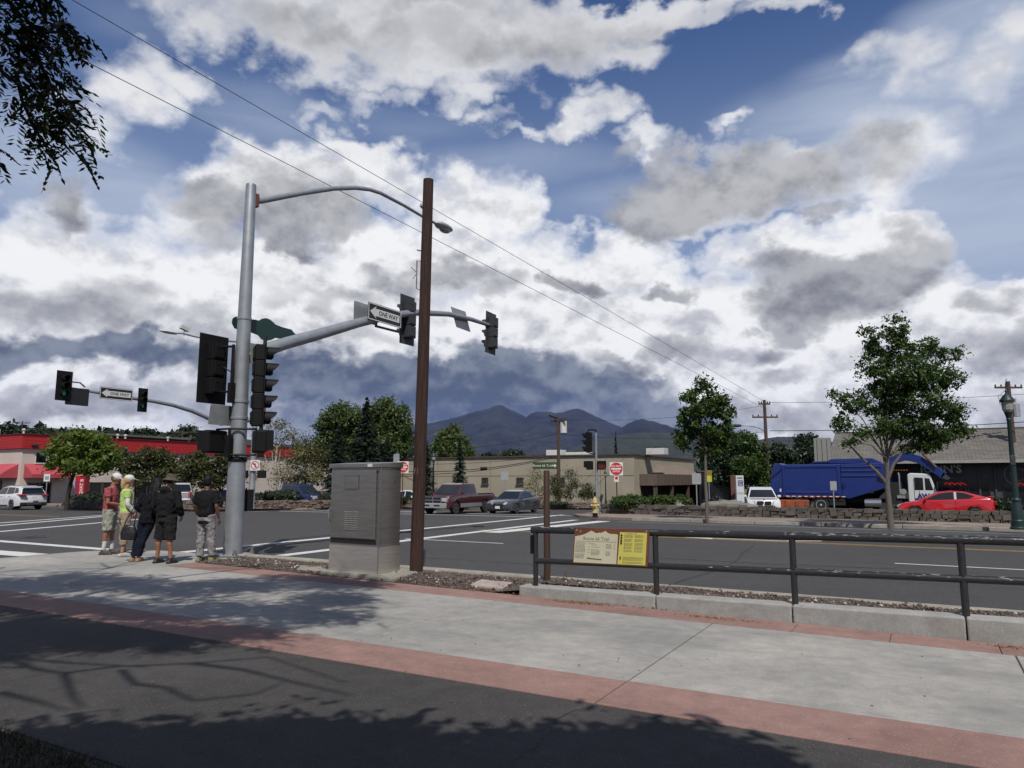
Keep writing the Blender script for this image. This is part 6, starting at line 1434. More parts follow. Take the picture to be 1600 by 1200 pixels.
q = MB(); q.box((5.4, 0, .85), (10.3, .9, .28)); q.box((4.4, -w + .4, .75), (1.3, .55, .5)); q.box((8.3, 0, 1.4), (.7, 2.1, 1.5)); q.link('chassis', UNDER, t)
tank = MB(); tank.cyl((6.3, -w + .38, .70), (7.35, -w + .38, .70), .31, 16); tank.link('fuel_tank', CHROME, t, smooth=40)
q = MB()
for i, x in enumerate(np.arange(1.0, 5.0, .42)): q.box((x, -w - .075, 1.12), (.21, .01, .06))
q.link('reflector_tape', REDS, t); q = MB()
for i, x in enumerate(np.arange(1.21, 5.0, .42)): q.box((x, -w - .075, 1.12), (.21, .01, .06))
q.link('reflector_tape', WHITES, t)
q = MB(); q.box((.72, -w - .07, 1.55), (.12, .01, .22)); q.link('placard', WHITES, t); q = MB(); q.lathe([(.14, 0), (.14, .02), (.01, .03)], (5.05, -w - .05, 2.0), 14, Matrix.Rotation(R(90), 4, 'X') @ Matrix.Diagonal((.7, 1.8, 1, 1))); q.link('side_port', DBLUE, t)
cab = sl([(9.05, .80), (10.72, .80), (10.78, 1.35), (10.45, 2.62), (10.25, 2.74), (9.2, 2.78), (9.05, 2.66)], -1.18, 1.18, 'cab', WCAB, .07)
sl([(9.45, 1.62), (9.98, 1.62), (9.98, 2.45), (9.45, 2.48)], -1.195, 1.195, 'side_window', CARGLASS, .01); sl([(10.08, 1.62), (10.55, 1.62), (10.36, 2.40), (10.08, 2.44)], -1.195, 1.195, 'side_window', CARGLASS, .01)
q = MB(); q.add([(10.74, -1.0, 1.55), (10.74, 1.0, 1.55), (10.48, .95, 2.52), (10.48, -.95, 2.52)], [(0, 1, 2, 3)]); q.v = [(x + .03, y, z) for x, y, z in q.v]; q.link('windscreen', CARGLASS, t)
q = MB(); q.box((9.72, -1.197, 1.20), (.02, .01, .75)); q.box((9.42, -1.197, 1.6), (.02, .01, 1.6)); q.link('door_gap', SEAM, t)
text('AW', .42, plane_M((9.95, -1.20, 1.22), (1, 0, 0), ZR), BLUEP, cab, 'cab_logo', .004, bold=.02); q = MB(); q.prism([(-.5, -.07), (.5, -.02), (.42, .06), (-.45, .02)], plane_M((9.9, -1.197, 1.05), (1, 0, 0), ZR), .006); q.link('logo_swoosh', BLUEP, cab)
q = MB(); q.prism([(-.42, -.03), (.42, -.03), (.42, .03), (-.42, .03)], plane_M((9.9, -1.197, .88), (1, 0, 0), ZR), .004); q.link('logo_print', INK, cab)
q = MB(); q.tube([(8.55, -1.0, 1.2), (8.55, -1.0, 2.6), (8.5, -1.0, 2.8)], .07, 10); q.link('exhaust', CHROME, t, smooth=40)
q = MB(); q.cyl((8.75, -1.1, 1.5), (8.75, -.9, 1.5), .2, 14); q.box((8.6, -1.05, 1.15), (.5, .2, .2)); q.link('air_filter', mat('dull_alloy', (.30, .30, .29), .5, .5), t, smooth=40)
q = MB()
for i in range(7): q.box((8.1 + .16 * i, -w + .06, 2.98), (.08, .04, .05))
q.link('marker_lamp', AMBER, t)
q = MB(); q.box((10.85, 0, .72), (.2, 2.3, .35)); q.link('front_bumper', WCAB, t, bevel=.04)
for x in (10.2,): q = MB(); q.box((x + .6, -1.35, 1.95), (.08, .2, .5)); q.link('mirror', UNDER, t, bevel=.03)
for x in (1.95, 3.45, 9.75):
    for s in (1, -1): wheel(t, x, s * (w - .18), .52, .32, 8, mat('steel_rim', (.45, .44, .42), .5, .3))
for x in (1.95, 3.45, 9.75): 
    q = MB(); q.tube([(x + .64 * math.cos(a), -w + .12, .52 + .64 * math.sin(a)) for a in np.linspace(.15, math.pi - .15, 9)], .05, 6); q.link('mudguard', UNDER, t)
# orange skip behind the lorry's tail
ob = at(1236, 750, 45.2); q = MB(); q.box((0, 0, .55), (1.9, .8, .45)); 
for x in (-.9, -.3, .3, .9): q.box((x, -.42, .5), (.07, .06, .55))
o = q.link('orange_barrier', mat('faded_orange', (.33, .075, .025), .8, var=.25), bevel=.02); o.location = (ob.x, ob.y, base(ob.x, ob.y) + .15); tag(o, 'low faded orange barrier under the tail of the refuse truck', 'barrier')

# ------------------------------------------------------------------ trees and shrubs
BARK = mat('grey_bark', (.10, .085, .07), .95, var=.35, scale=6, bump=.7, bscale=20, streak=(3, 3, .8)); BARKS = mat('pale_street_tree_bark', (.14, .12, .10), .95, var=.25, scale=6, bump=.6, bscale=20, streak=(3, 3, .8)); BARKD = mat('dark_bark', (.035, .028, .024), .95, var=.3, scale=6, bump=.6); BARKP = mat('pale_birch_bark', (.40, .36, .31), .9, var=.25, scale=5, bump=.3)
LV_MAPLE = leafmat('street_tree_leaf', (.028, .062, .010), (.080, .142, .024), .32); LV_GOLD = leafmat('yellow_green_leaf', (.060, .110, .010), (.17, .235, .035), .4); LV_CRAB = leafmat('olive_leaf', (.036, .050, .012), (.10, .11, .032), .3)
LV_POP = leafmat('cottonwood_leaf', (.045, .080, .018), (.125, .175, .046), .35); LV_BIRCH = leafmat('sparse_birch_leaf', (.10, .11, .030), (.25, .23, .085), .35); LV_DARK = leafmat('dark_evergreen_leaf', (.010, .024, .010), (.032, .058, .022), .12); LV_SPR = leafmat('spruce_needle', (.012, .026, .016), (.038, .060, .036), .1)
LV_BOX = leafmat('boxwood_leaf', (.035, .075, .012), (.11, .17, .035), .3); LV_LOC = leafmat('locust_leaflet', (.012, .026, .006), (.030, .055, .012), .16); LV_SAGE = leafmat('sage_leaf', (.07, .085, .04), (.17, .18, .095), .25)

def leaf_cloud(blobs, n, size, clump=.28, per=26, up=.35, rnd=None, shell=.55, droop=0.):
    """leaves gathered in clumps spread through ellipsoid blobs; returns vertex and face arrays"""
    g = rnd or nrg; vol = np.array([b[3] * b[4] * b[5] for b in blobs]) ** .8; vol = vol / vol.sum(); V = []
    for b, share in zip(blobs, vol):
        k = max(2, int(n * share / per))
        d = g.normal(size=(k, 3)); d /= np.linalg.norm(d, axis=1)[:, None]; rr = shell + (1 - shell) * g.random(k) ** .7; rr *= g.uniform(.75, 1.15, k)
        C_ = np.array(b[:3]) + d * rr[:, None] * np.array(b[3:6])
        m = (per * g.uniform(.4, 1.5, k)).astype(int) + 1; cc = np.repeat(C_, m, 0); dd = np.repeat(d, m, 0)
        cs = np.repeat(clump * g.uniform(.6, 1.35, k), m); p = cc + g.normal(size=cc.shape) * cs[:, None] * np.array([.62, .62, .45])
        nrm = dd * .6 + g.normal(size=dd.shape) * .75 + np.array([0, 0, up]); nrm /= np.linalg.norm(nrm, axis=1)[:, None]
        t = np.cross(nrm, g.normal(size=nrm.shape)); t /= np.linalg.norm(t, axis=1)[:, None]; t[:, 2] -= droop; bt = np.cross(nrm, t)
        s = size * g.lognormal(0, .3, len(p))[:, None]
        V.append(np.stack([p - t * s, p - bt * s * .45 + t * s * .1, p + t * s, p + bt * s * .45 + t * s * .1], 1).reshape(-1, 3))
    V = np.concatenate(V); F = np.arange(len(V)).reshape(-1, 4); return V, F

def tree(name, label, loc, trunk, blobs, n, size, leaf, bark, r0=.12, cat='tree', group=None, limbs=True, clump=.28, per=26, trunks=None, twigs=0, keep=None, shell=.55, **kw):
    root = thing(name, label, cat, loc, 0, group)
    q = MB(); top = Vector(trunk[-1]); P = [Vector(p) for p in trunk]; q.tube(P, [r0 * (1 - .45 * i / (len(P) - 1)) for i in range(len(P))], 10)
    for tr in (trunks or []): q.tube([Vector(p) for p in tr], [r0 * .6 * (1 - .7 * i / (len(tr) - 1)) for i in range(len(tr))], 7)
    if limbs:
        for b in blobs[::2] if len(blobs) > 9 else blobs:
            c_ = Vector(b[:3]); s = P[-1] if c_.z > P[-1].z or len(P) < 3 else P[-2]; mid = s.lerp(c_, .5) + Vector((rng.uniform(-.15, .15), rng.uniform(-.15, .15), .12 * (c_ - s).length))
            rb = r0 * .42 * min(1, .5 + max(b[3:6]) * .4); q.tube([s, s.lerp(mid, .5) + Vector((rng.uniform(-.06, .06), rng.uniform(-.06, .06), 0)), mid, c_], [rb, rb * .8, rb * .6, rb * .25], 6)
            for _ in range(twigs):
                e = c_ + Vector([rng.uniform(-.8, .8) * b[3 + i] for i in range(3)]); q.tube([mid.lerp(c_, rng.uniform(.2, 1)), e], [rb * .25, rb * .08], 4)
    q.link('trunk', bark, root, smooth=50)
    V, F = leaf_cloud(blobs, n, size, clump, per, shell=shell, **kw)
    if keep is not None:
        cen = V.reshape(-1, 4, 3).mean(1) + np.array(loc); msk = np.array([keep(c_) for c_ in cen]); V = V.reshape(-1, 4, 3)[msk].reshape(-1, 3); F = np.arange(len(V)).reshape(-1, 4)
    put('crown', fast_mesh('crown', V, F, leaf), root); return root

def blobs_px(rows, loc, d, flat=.9):
    """crown masses read off the picture as (x, y, rx, ry) at the tree's own distance"""
    o = []
    for x, y, rx, ry in rows:
        dd = d + rng.uniform(-.25, .25) * rx / FPX * d * 2; c_ = at(x, y, dd); k = d / FPX; o.append((c_.x - loc[0], c_.y - loc[1], c_.z - loc[2], rx * k, rx * k * flat, ry * k))
    return o

# slim street tree and large street tree on the far pavement
b1 = gp(1105, 812, .15); d1 = dep(b1)
tree('street_tree', 'slim young street tree with a narrow upright crown on the far pavement', b1, [(0, 0, -.1), (.01, 0, .8), (-.02, .02, 1.6), (0, .03, 2.3), (.02, .04, 3.1)],
     blobs_px([(1100, 600, 11, 16), (1082, 618, 16, 12), (1118, 622, 18, 14), (1100, 640, 30, 16), (1075, 650, 16, 16), (1132, 640, 14, 18), (1090, 672, 30, 16), (1125, 675, 24, 16), (1072, 690, 16, 14), (1105, 700, 26, 14), (1128, 698, 14, 10)], b1, d1), 9000, .085, LV_MAPLE, BARKS, .09, group='street trees on the far pavement', twigs=2, clump=.22, per=42)
b2 = gp(1392, 822, .15); d2 = dep(b2)
tree('street_tree', 'large round crowned street tree standing before the refuse truck', b2, [(0, 0, -.1), (-.01, 0, .7), (-.03, .01, 1.5), (0, .02, 2.05), (.03, .02, 2.6)],
     blobs_px([(1403, 512, 20, 16), (1360, 522, 16, 12), (1385, 540, 36, 22), (1440, 545, 26, 20), (1482, 555, 22, 12), (1352, 572, 18, 18), (1410, 580, 50, 28), (1470, 590, 36, 22), (1310, 620, 14, 14), (1330, 632, 24, 16), (1375, 622, 34, 26), (1430, 630, 50, 28), (1480, 640, 26, 22), (1500, 662, 14, 16), (1320, 660, 20, 14), (1345, 678, 18, 10), (1415, 668, 46, 20), (1460, 678, 36, 16), (1440, 695, 26, 10), (1385, 665, 24, 16), (1326, 690, 12, 7), (1430, 700, 22, 9), (1472, 690, 18, 9), (1500, 678, 11, 9), (1412, 600, 34, 14)], b2, d2), 30000, .066, LV_MAPLE, BARKS, .125, group='street trees on the far pavement', twigs=2, clump=.21, per=44,
     trunks=[[(-.02, .01, 1.6), (-.35, -.1, 2.1), (-.9, -.3, 2.7), (-1.35, -.5, 3.3)], [(0, .02, 1.8), (.25, .1, 2.4), (.75, .3, 3.1), (1.3, .5, 3.8)], [(0, .02, 2.0), (-.1, .1, 2.9), (-.25, .1, 4.0)]])

# left group
b3 = gp(104, 795, .14); d3 = dep(b3)
tree('shade_tree', 'yellow green shade tree on a leaning dark trunk before the red shop', b3, [(0, 0, -.1), (.05, 0, .9), (.15, .05, 1.7), (.35, .1, 2.3), (.5, .1, 2.9)],
     blobs_px([(130, 678, 20, 9), (105, 690, 26, 12), (150, 690, 28, 12), (88, 708, 18, 12), (125, 708, 36, 14), (165, 705, 20, 14), (95, 724, 24, 10), (135, 728, 34, 12), (165, 726, 14, 10), (105, 738, 12, 5)], b3, d3), 10000, .12, LV_GOLD, BARKD, .16, twigs=2, clump=.35)
def crab(px_, d, x0, x1, y0, y1, lab, nm='crabapple_tree', n=7000, seed=0):
    l_ = at(px_, 750, d); l_ = Vector((l_.x, l_.y, base(l_.x, l_.y) + .1)); rows = []
    for i in range(9):
        t_ = (i + .5) / 9; rows.append((x0 + (x1 - x0) * ((i * 5) % 9 + .5) / 9, y0 + (y1 - y0) * (.15 + .7 * t_), (x1 - x0) * .20, (y1 - y0) * .2))
    return tree(nm, lab, l_, [(0, 0, -.1), (.05, .02, .6), (0, .05, 1.2)], blobs_px(rows, l_, d), n, .115, LV_CRAB, BARKD, .12, twigs=3, clump=.34, group='olive trees before the red shop')
crab(212, 58, 176, 262, 694, 762, 'olive green spreading tree directly right of the yellow green tree'); crab(292, 58.5, 246, 330, 702, 768, 'olive green spreading tree above the bucket hat'); crab(345, 59.5, 308, 372, 704, 762, 'olive green spreading tree beside the near signal pole')
# birches by the blue pickup
for px_, d, rows, lab, gr in ((430, 57, [(430, 662, 22, 14), (410, 680, 20, 14), (455, 680, 26, 16), (425, 705, 24, 18), (470, 712, 26, 22), (445, 740, 26, 16), (405, 735, 16, 18), (490, 735, 16, 20)], 'pale trunked birch with a thin yellowish crown', 3000), (477, 61, [(480, 700, 26, 20), (500, 720, 24, 22), (465, 720, 24, 22), (485, 745, 30, 16), (455, 755, 14, 10)], 'olive birch thicket beside the thin pale birch', 7000)):
    l_ = at(px_, 750, d); l_ = Vector((l_.x, l_.y, base(l_.x, l_.y) + .1)); k = d / FPX
    tr = [[(0, 0, .3), (RT.x * a * .4, RT.y * a * .4, 2.2), (RT.x * a, RT.y * a, 4.6 - abs(a) * .6)] for a in (-1.5, -.9, -.35, .3, .8, 1.5, 2.2)] if gr == 3000 else None
    tree('birch_tree', lab, l_, [(0, 0, -.1), (.05, 0, 1.5), (-.05, 0, 3.0), (0, .05, 4.6)], blobs_px(rows, l_, d), gr, .085, LV_BIRCH if gr == 3000 else LV_CRAB, BARKP, .12, trunks=tr, twigs=5, clump=.42, per=14, shell=.25)

def spruce(name, label, loc, h, rmax, leaf=LV_SPR, n=26, group=None, dens=1., z0=.06):
    root = thing(name, label, 'tree', loc, 0, group); q = MB(); q.tube([(0, 0, -.1), (0, 0, h)], [h * .022, .01], 8); q.link('trunk', BARKD, root)
    V = []; lv_ = int(n * dens)
    for i in range(lv_):
        t_ = i / (lv_ - 1); z = h * (z0 + (1 - z0) * t_); r_ = rmax * (1 - t_) ** .85 + .05; m = int(13 + 12 * (1 - t_))
        for k in range(m):
            a = nrg.uniform(0, 6.283); rl = r_ * nrg.uniform(.7, 1.12); d = np.array([math.cos(a), math.sin(a), 0]); s_ = np.array([-math.sin(a), math.cos(a), 0]); nn = int(12 + 22 * rl / max(rmax, .1))
            u = nrg.random(nn) ** .7; dz_ = -.32 * rl * u ** 1.4 + .10 * rl * u ** 4
            P = d * (rl * u)[:, None] + np.array([0, 0, z + nrg.normal() * h / n * .9]) + np.outer(dz_, [0, 0, 1]) + s_ * (nrg.normal(size=nn) * .16 * rl * (1.05 - u))[:, None] + nrg.normal(size=(nn, 3)) * .03
            l_ = h * .016 * nrg.uniform(.7, 1.4, nn)[:, None]; dr = d * .8 + s_ * nrg.normal(0, .6, nn)[:, None] + np.array([0, 0, -.35]) + nrg.normal(size=(nn, 3)) * .2; dr /= np.linalg.norm(dr, axis=1)[:, None]
            sd = np.cross(dr, np.array([0, 0, 1.])) + nrg.normal(size=(nn, 3)) * .3; sd /= np.linalg.norm(sd, axis=1)[:, None]
            V.append(np.stack([P - dr * l_, P - sd * l_ * .32, P + dr * l_ * 1.3, P + sd * l_ * .32], 1).reshape(-1, 3))
    V = np.concatenate(V); put('crown', fast_mesh('crown', V, np.arange(len(V)).reshape(-1, 4), leaf), root); return root
def loc_at(px_, d, dz=.1): q = at(px_, 750, d); return Vector((q.x, q.y, base(q.x, q.y) + dz))
def hgt(px_, py, d, l_): return at(px_, py, d).z - l_.z
for px_, py, d, w_, lab in ((570, 628, 63, 46, 'tall dark blue green spruce in front of the cottonwoods'), (527, 668, 60, 30, 'shorter dark spruce left of the tall spruce'), (605, 690, 62, 22, 'small dark spruce behind the steel cabinet lid')):
    l_ = loc_at(px_, d); spruce('spruce_tree', lab, l_, hgt(px_, py, d, l_), w_ * d / FPX, n=34)
for px_, py, d, w_, lab in ((666, 694, 53, 20, 'small dense spruce left of the slim green lamp'), (718, 693, 55, 19, 'small dense spruce above the maroon pickup cab')):
    l_ = loc_at(px_, d); spruce('spruce_tree', lab, l_, hgt(px_, py, d, l_), w_ * d / FPX, n=24)
l_ = loc_at(963, 160); spruce('spruce_tree', 'tiny distant conifer above the roof of the beige building', l_, hgt(963, 684, 160, l_), 6 * 160 / FPX, n=16)
# cottonwoods behind the spruces
def mass(name, lab, px_, d, rows, n, leaf, size=.14, group=None, clump=.42, per=26, cat='tree'):
    l_ = loc_at(px_, d); h_ = max(.8, (at(px_, min(r_[1] for r_ in rows), d).z - l_.z) * .45); return tree(name, lab, l_, [(0, 0, -.1), (.1, 0, h_ * .5), (0, .1, h_)], blobs_px(rows, l_, d), n, size, leaf, BARKD, .25, group=group, clump=clump, per=per, cat=cat, twigs=2)
mass('cottonwood_tree', 'tall cottonwood with an uneven crown left of the tall spruce', 530, 70, [(530, 642, 16, 10), (515, 655, 18, 14), (545, 655, 22, 16), (525, 678, 26, 16), (504, 688, 14, 14), (550, 690, 24, 20), (520, 715, 26, 18), (500, 668, 9, 8), (556, 640, 8, 8), (538, 634, 6, 6), (560, 665, 16, 14), (566, 712, 20, 20)], 19000, LV_POP)
mass('cottonwood_tree', 'tall cottonwood with a pale green crown right of the tall spruce', 608, 72, [(600, 632, 14, 10), (588, 645, 18, 14), (618, 650, 18, 14), (600, 668, 28, 18), (628, 672, 18, 18), (595, 695, 30, 20), (622, 700, 22, 18), (640, 690, 8, 10), (578, 650, 10, 10), (630, 640, 9, 8), (606, 628, 8, 6), (638, 660, 8, 8), (570, 680, 18, 18), (584, 722, 24, 16)], 22000, LV_POP)
mass('cottonwood_tree', 'bright green cottonwood behind the two small spruces', 704, 78, [(708, 672, 12, 10), (695, 684, 16, 10), (715, 688, 18, 12), (690, 700, 20, 12), (716, 704, 22, 12), (684, 715, 16, 10), (735, 715, 10, 10)], 9000, LV_POP)
mass('round_bush', 'dark round treetop above the beige roof near the maroon pickup', 800, 95, [(800, 710, 18, 6), (785, 714, 14, 5), (812, 713, 12, 5)], 2500, LV_DARK, group=None, cat='tree')
# trees behind the white crossover and truck
mass('dark_tree', 'dark green broad tree directly behind the slim street tree', 1140, 66, [(1140, 695, 20, 14), (1160, 692, 16, 16), (1125, 715, 18, 18), (1150, 725, 22, 18), (1130, 745, 20, 12), (1165, 745, 14, 14)], 9000, LV_DARK, .15)
mass('dark_tree', 'dark green tree behind the white sign pylon', 1172, 62, [(1168, 690, 14, 12), (1180, 710, 18, 18), (1165, 728, 20, 18), (1185, 740, 16, 16), (1195, 755, 14, 10)], 8000, LV_MAPLE, .14)
mass('dark_tree', 'mid green tree between the pylon and the tail of the truck', 1212, 72, [(1212, 705, 14, 12), (1228, 714, 16, 12), (1205, 728, 18, 14), (1230, 738, 16, 14)], 6000, LV_DARK, .16)
mass('dark_tree', 'upright dark tree left of the restaurant end wall', 1260, 80, [(1252, 690, 8, 10), (1266, 688, 8, 10), (1258, 706, 14, 12), (1240, 716, 16, 10), (1270, 716, 10, 12)], 6000, LV_DARK, .17)
# trees beyond the red shop
for px_, d, rows, lab in ((225, 150, [(225, 680, 16, 8), (240, 688, 14, 7), (210, 688, 12, 6)], 'dark tree left of the wide crossarm above the red parapet'), (292, 135, [(292, 680, 14, 12), (275, 690, 12, 10), (308, 690, 8, 9)], 'dark round tree right of the wide crossarm above the red parapet'), (12, 120, [(12, 672, 8, 8), (22, 682, 10, 8)], 'dark tree at the left edge above the red parapet'), (58, 170, [(56, 680, 16, 7), (80, 682, 16, 6)], 'low dark tree above the red parapet'), (120, 180, [(115, 680, 20, 7), (150, 682, 18, 6)], 'wide dark tree above the red parapet near the yellow green crown')):
    mass('distant_tree', lab, px_, d, rows, 3500, LV_DARK, .3, group='trees beyond the red shop', clump=.9)
rg2 = np.random.default_rng(5)
def far_wood(name, x0, x1, d, ytop, n, size):
    V = []
    for _ in range(n):
        px_ = rg2.uniform(x0, x1); dd = d * rg2.uniform(.9, 1.15); l_ = at(px_, 750, dd); h_ = (at(px_, np.interp(px_, *zip(*ytop)), dd).z + 1.0) * rg2.uniform(.75, 1.05); m = 60; u = rg2.random(m); w_ = h_ * rg2.uniform(.16, .30)
        a = rg2.uniform(0, 6.28, m); rr = w_ * (1 - u) ** .8 * rg2.random(m) ** .5; P = np.stack([l_.x + rr * np.cos(a), l_.y + rr * np.sin(a), -1 + h_ * (.15 + .85 * u)], 1); s_ = h_ * size * rg2.uniform(.6, 1.4, (m, 1)); d_ = rg2.normal(size=(m, 3)); d_ /= np.linalg.norm(d_, axis=1)[:, None]; e = np.cross(d_, rg2.normal(size=(m, 3))); e /= np.linalg.norm(e, axis=1)[:, None]
        V.append(np.stack([P - d_ * s_, P - e * s_ * .6, P + d_ * s_, P + e * s_ * .6], 1).reshape(-1, 3))
    V = np.concatenate(V); o = put(name, fast_mesh(name, V, np.arange(len(V)).reshape(-1, 4), LV_DARK)); o['kind'] = 'stuff'
far_wood('far_woods', -60, 340, 330, [(-60, 668), (60, 669), (200, 674), (340, 684)], 260, .07)
far_wood('far_woods', 430, 900, 260, [(430, 700), (640, 704), (760, 710), (900, 714)], 220, .07)
far_wood('far_woods', 1100, 1330, 230, [(1100, 694), (1200, 700), (1330, 700)], 120, .08)
far_wood('far_woods', 1480, 1700, 300, [(1480, 690), (1700, 680)], 80, .07)

# clipped shrubs, hedges and low plants
def bush(name, lab, px_, py, d, rx, ry, n, leaf, size=.05, group=None, cat='bush', rows=None, dz=None):
    l_ = at(px_, py, d); z0 = base(l_.x, l_.y) + .5 if dz is None else base(l_.x, l_.y) + dz; root = thing(name, lab, cat, (l_.x, l_.y, z0), 0, group); k = d / FPX
    bl = [((at(x, y, d) - Vector((l_.x, l_.y, z0)))[:] + (a * k, a * k * .8, b * k)) for x, y, a, b in (rows or [(px_, py, rx, ry)])]
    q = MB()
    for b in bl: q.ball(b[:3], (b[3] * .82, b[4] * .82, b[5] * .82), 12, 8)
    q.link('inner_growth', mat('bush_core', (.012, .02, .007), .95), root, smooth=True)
    V, F = leaf_cloud(bl, n, size, .09, 12, shell=.93, up=.5); put('foliage', fast_mesh('foliage', V, F, leaf), root); return root
GB = 'clipped bushes behind the far stone wall'
bush('boxwood_bush', 'broad clipped boxwood bush leftmost above the stone wall', 985, 784, 40.5, 30, 10, 7000, LV_BOX, group=GB, rows=[(970, 785, 16, 9), (988, 784, 18, 10), (1002, 785, 14, 9)])
bush('boxwood_bush', 'bright clipped boxwood bush in the middle of the row', 1033, 782, 41, 20, 8, 4500, LV_BOX, group=GB, rows=[(1026, 782, 12, 8), (1042, 783, 13, 8)])
bush('boxwood_bush', 'small clipped boxwood bush right of the bright one', 1065, 783, 41.5, 14, 9, 3500, LV_BOX, group=GB, rows=[(1063, 783, 13, 9), (1072, 786, 9, 8)])
bush('boxwood_bush', 'low dark bush between the slim street tree and the pylon', 1118, 786, 42, 18, 6, 3000, LV_DARK, group=GB)
bush('boxwood_bush', 'dark clipped bush in front of the tail of the red coupe', 1550, 789, 37.0, 24, 12, 7000, LV_DARK, group=GB, rows=[(1537, 790, 14, 10), (1555, 789, 18, 11), (1572, 790, 14, 10)])
for px_, py, rx, lab in ((1140, 793, 10, 'pale sage plant by the foot of the sign pylon'), (1168, 795, 9, 'pale sage plant before the white crossover'), (1205, 796, 8, 'pale sage plant by the corner of the white crossover'), (1262, 796, 8, 'pale sage plant before the truck rear wheels'), (1505, 800, 7, 'small yellow sage plant under the red coupe door'), (1246, 797, 7, 'small sage plant beside the orange barrier')):
    bush('sage_plant', lab, px_, py, 40.3, rx, 5, 900, LV_SAGE, .04, group='low plants on top of the stone wall', cat='plant')
bush('juniper_hedge', 'low dark juniper hedge before the navy pickup', 430, 777, 54.5, 60, 8, 9000, LV_DARK, .06, cat='hedge', dz=.5, rows=[(368, 780, 14, 7), (395, 778, 20, 8), (425, 776, 22, 9), (455, 775, 24, 9), (485, 776, 22, 8), (506, 778, 14, 7)])
bush('juniper_hedge', 'low dark juniper hedge behind the man in the red shirt', 135, 779, 57, 28, 9, 6000, LV_DARK, .06, cat='hedge', dz=.5, rows=[(122, 781, 16, 8), (140, 779, 18, 9), (158, 781, 14, 8)])
bush('juniper_hedge', 'strip of juniper by the street lamp left of the brown post', 632, 781, 56, 14, 6, 2200, LV_DARK, .06, cat='hedge', dz=.4)
for px_, d, rows, lab, leaf in ((838, 56, [(838, 742, 18, 14), (828, 760, 18, 14), (850, 765, 16, 14), (835, 778, 20, 10)], 'yellowish young birch left of the trail sign post', LV_BIRCH), (868, 56.5, [(866, 752, 8, 12), (870, 768, 10, 12)], 'thin olive sapling right of the trail sign post', LV_CRAB), (892, 56, [(890, 742, 9, 9), (895, 758, 13, 12), (888, 772, 11, 10)], 'grey green young birch before the beige wall', LV_CRAB), (918, 56.5, [(918, 764, 7, 9), (922, 774, 6, 7), (910, 772, 6, 8)], 'small thin birch sapling nearest the hydrant', LV_CRAB)):
    l_ = loc_at(px_, d, .3); tree('young_birch', lab, l_, [(0, 0, -.1), (.02, 0, .8), (0, .02, 1.6)], blobs_px(rows, l_, d), 1700, .06, leaf, BARKP, .045, twigs=4, clump=.3, per=10, shell=.2, group='young birches before the beige wall')
bush('low_shrub', 'low dark shrub at the foot of the young birches', 872, 787, 55.6, 22, 3, 1500, LV_DARK, .05, dz=.4, cat='bush')

# ------------------------------------------------------------------ the locust tree overhead at the left, its drooping leaves in view
def compound(V, p, d, L_, n, w, down):
    """one feathery leaf: leaflet pairs along a stalk"""
    d = d / np.linalg.norm(d); s = np.cross(d, np.array([0, 0, 1.])); s /= np.linalg.norm(s) + 1e-6; s = s + nrg.normal(0, .25, 3); s /= np.linalg.norm(s)
    for i in range(n):
        t_ = (i + .6) / n; c_ = p + d * L_ * t_ + np.array([0, 0, -down * L_ * t_ * t_])
        for k in (-1, 1):
            if nrg.random() < .06: continue
            l_ = w * (1 - .35 * abs(t_ - .45)) * nrg.uniform(.85, 1.15); dr = s * k + d * .45 + np.array([0, 0, -.25 + nrg.normal(0, .2)]); dr /= np.linalg.norm(dr); wd = np.cross(dr, np.array([0, 0, 1.])) + nrg.normal(0, .35, 3); wd /= np.linalg.norm(wd) + 1e-6
            a = c_ + dr * .004; V += [a, a + dr * l_ * .45 - wd * l_ * .23, a + dr * l_, a + dr * l_ * .45 + wd * l_ * .23]
LT = Vector((-7.6, -1.2, 0))
lt = thing('locust_tree', 'locust tree with feathery dark leaves hanging into the top left corner', 'tree', LT)
tb = MB(); V = []
def limb(pts, r0, r1): tb.tube(pts, [r0 + (r1 - r0) * i / (len(pts) - 1) for i in range(len(pts))], 8)
limb([(0, 0, -.2), (.05, .02, 1.2), (.02, .1, 2.6), (.1, .2, 3.6)], .21, .15)
ends = [(-4.2, 4.2, 7.2), (-2.2, 5.2, 8.2), (.6, 5.8, 8.8), (2.4, 4.4, 8.6), (-6.0, 2.6, 7.4), (3.2, 2.0, 8.0), (-1.0, 3.4, 9.2), (-7.6, 4.6, 7.8)]
for e in ends:
    e = Vector(e); s = Vector((.1, .2, 3.4)); m1 = s.lerp(e, .35) + Vector((rng.uniform(-.5, .5), rng.uniform(-.5, .5), .7)); m2 = s.lerp(e, .7) + Vector((rng.uniform(-.5, .5), rng.uniform(-.5, .5), .6)); limb([s, m1, m2, e], .10, .02)
    for _ in range(4):
        a = m2.lerp(e, rng.uniform(-.3, .9)); limb([a, a + Vector((rng.uniform(-.9, .9), rng.uniform(-.9, .9), rng.uniform(-.3, .6))), a + Vector((rng.uniform(-1.7, 1.7), rng.uniform(-1.7, 1.7), rng.uniform(-.5, .8)))], .03, .008)
def in_frame(q): 
    x, y, d = pix(q); return d > .3 and -30 < x < 1640 and -30 < y < 1230
def over(px_, py, zmin=6.0):
    """a point of the crown, out of the picture, whose shade falls on this spot of the ground"""
    g_ = fl(px_, py); z = zmin
    while z < 16 and any(in_frame(g_ + sdir / sdir.z * z + Vector((a, b, c))) for a in (-.9, .9) for b in (-.7, .7) for c in (-.4, .4)): z += .3
    return g_ + sdir / sdir.z * z
canopy = []
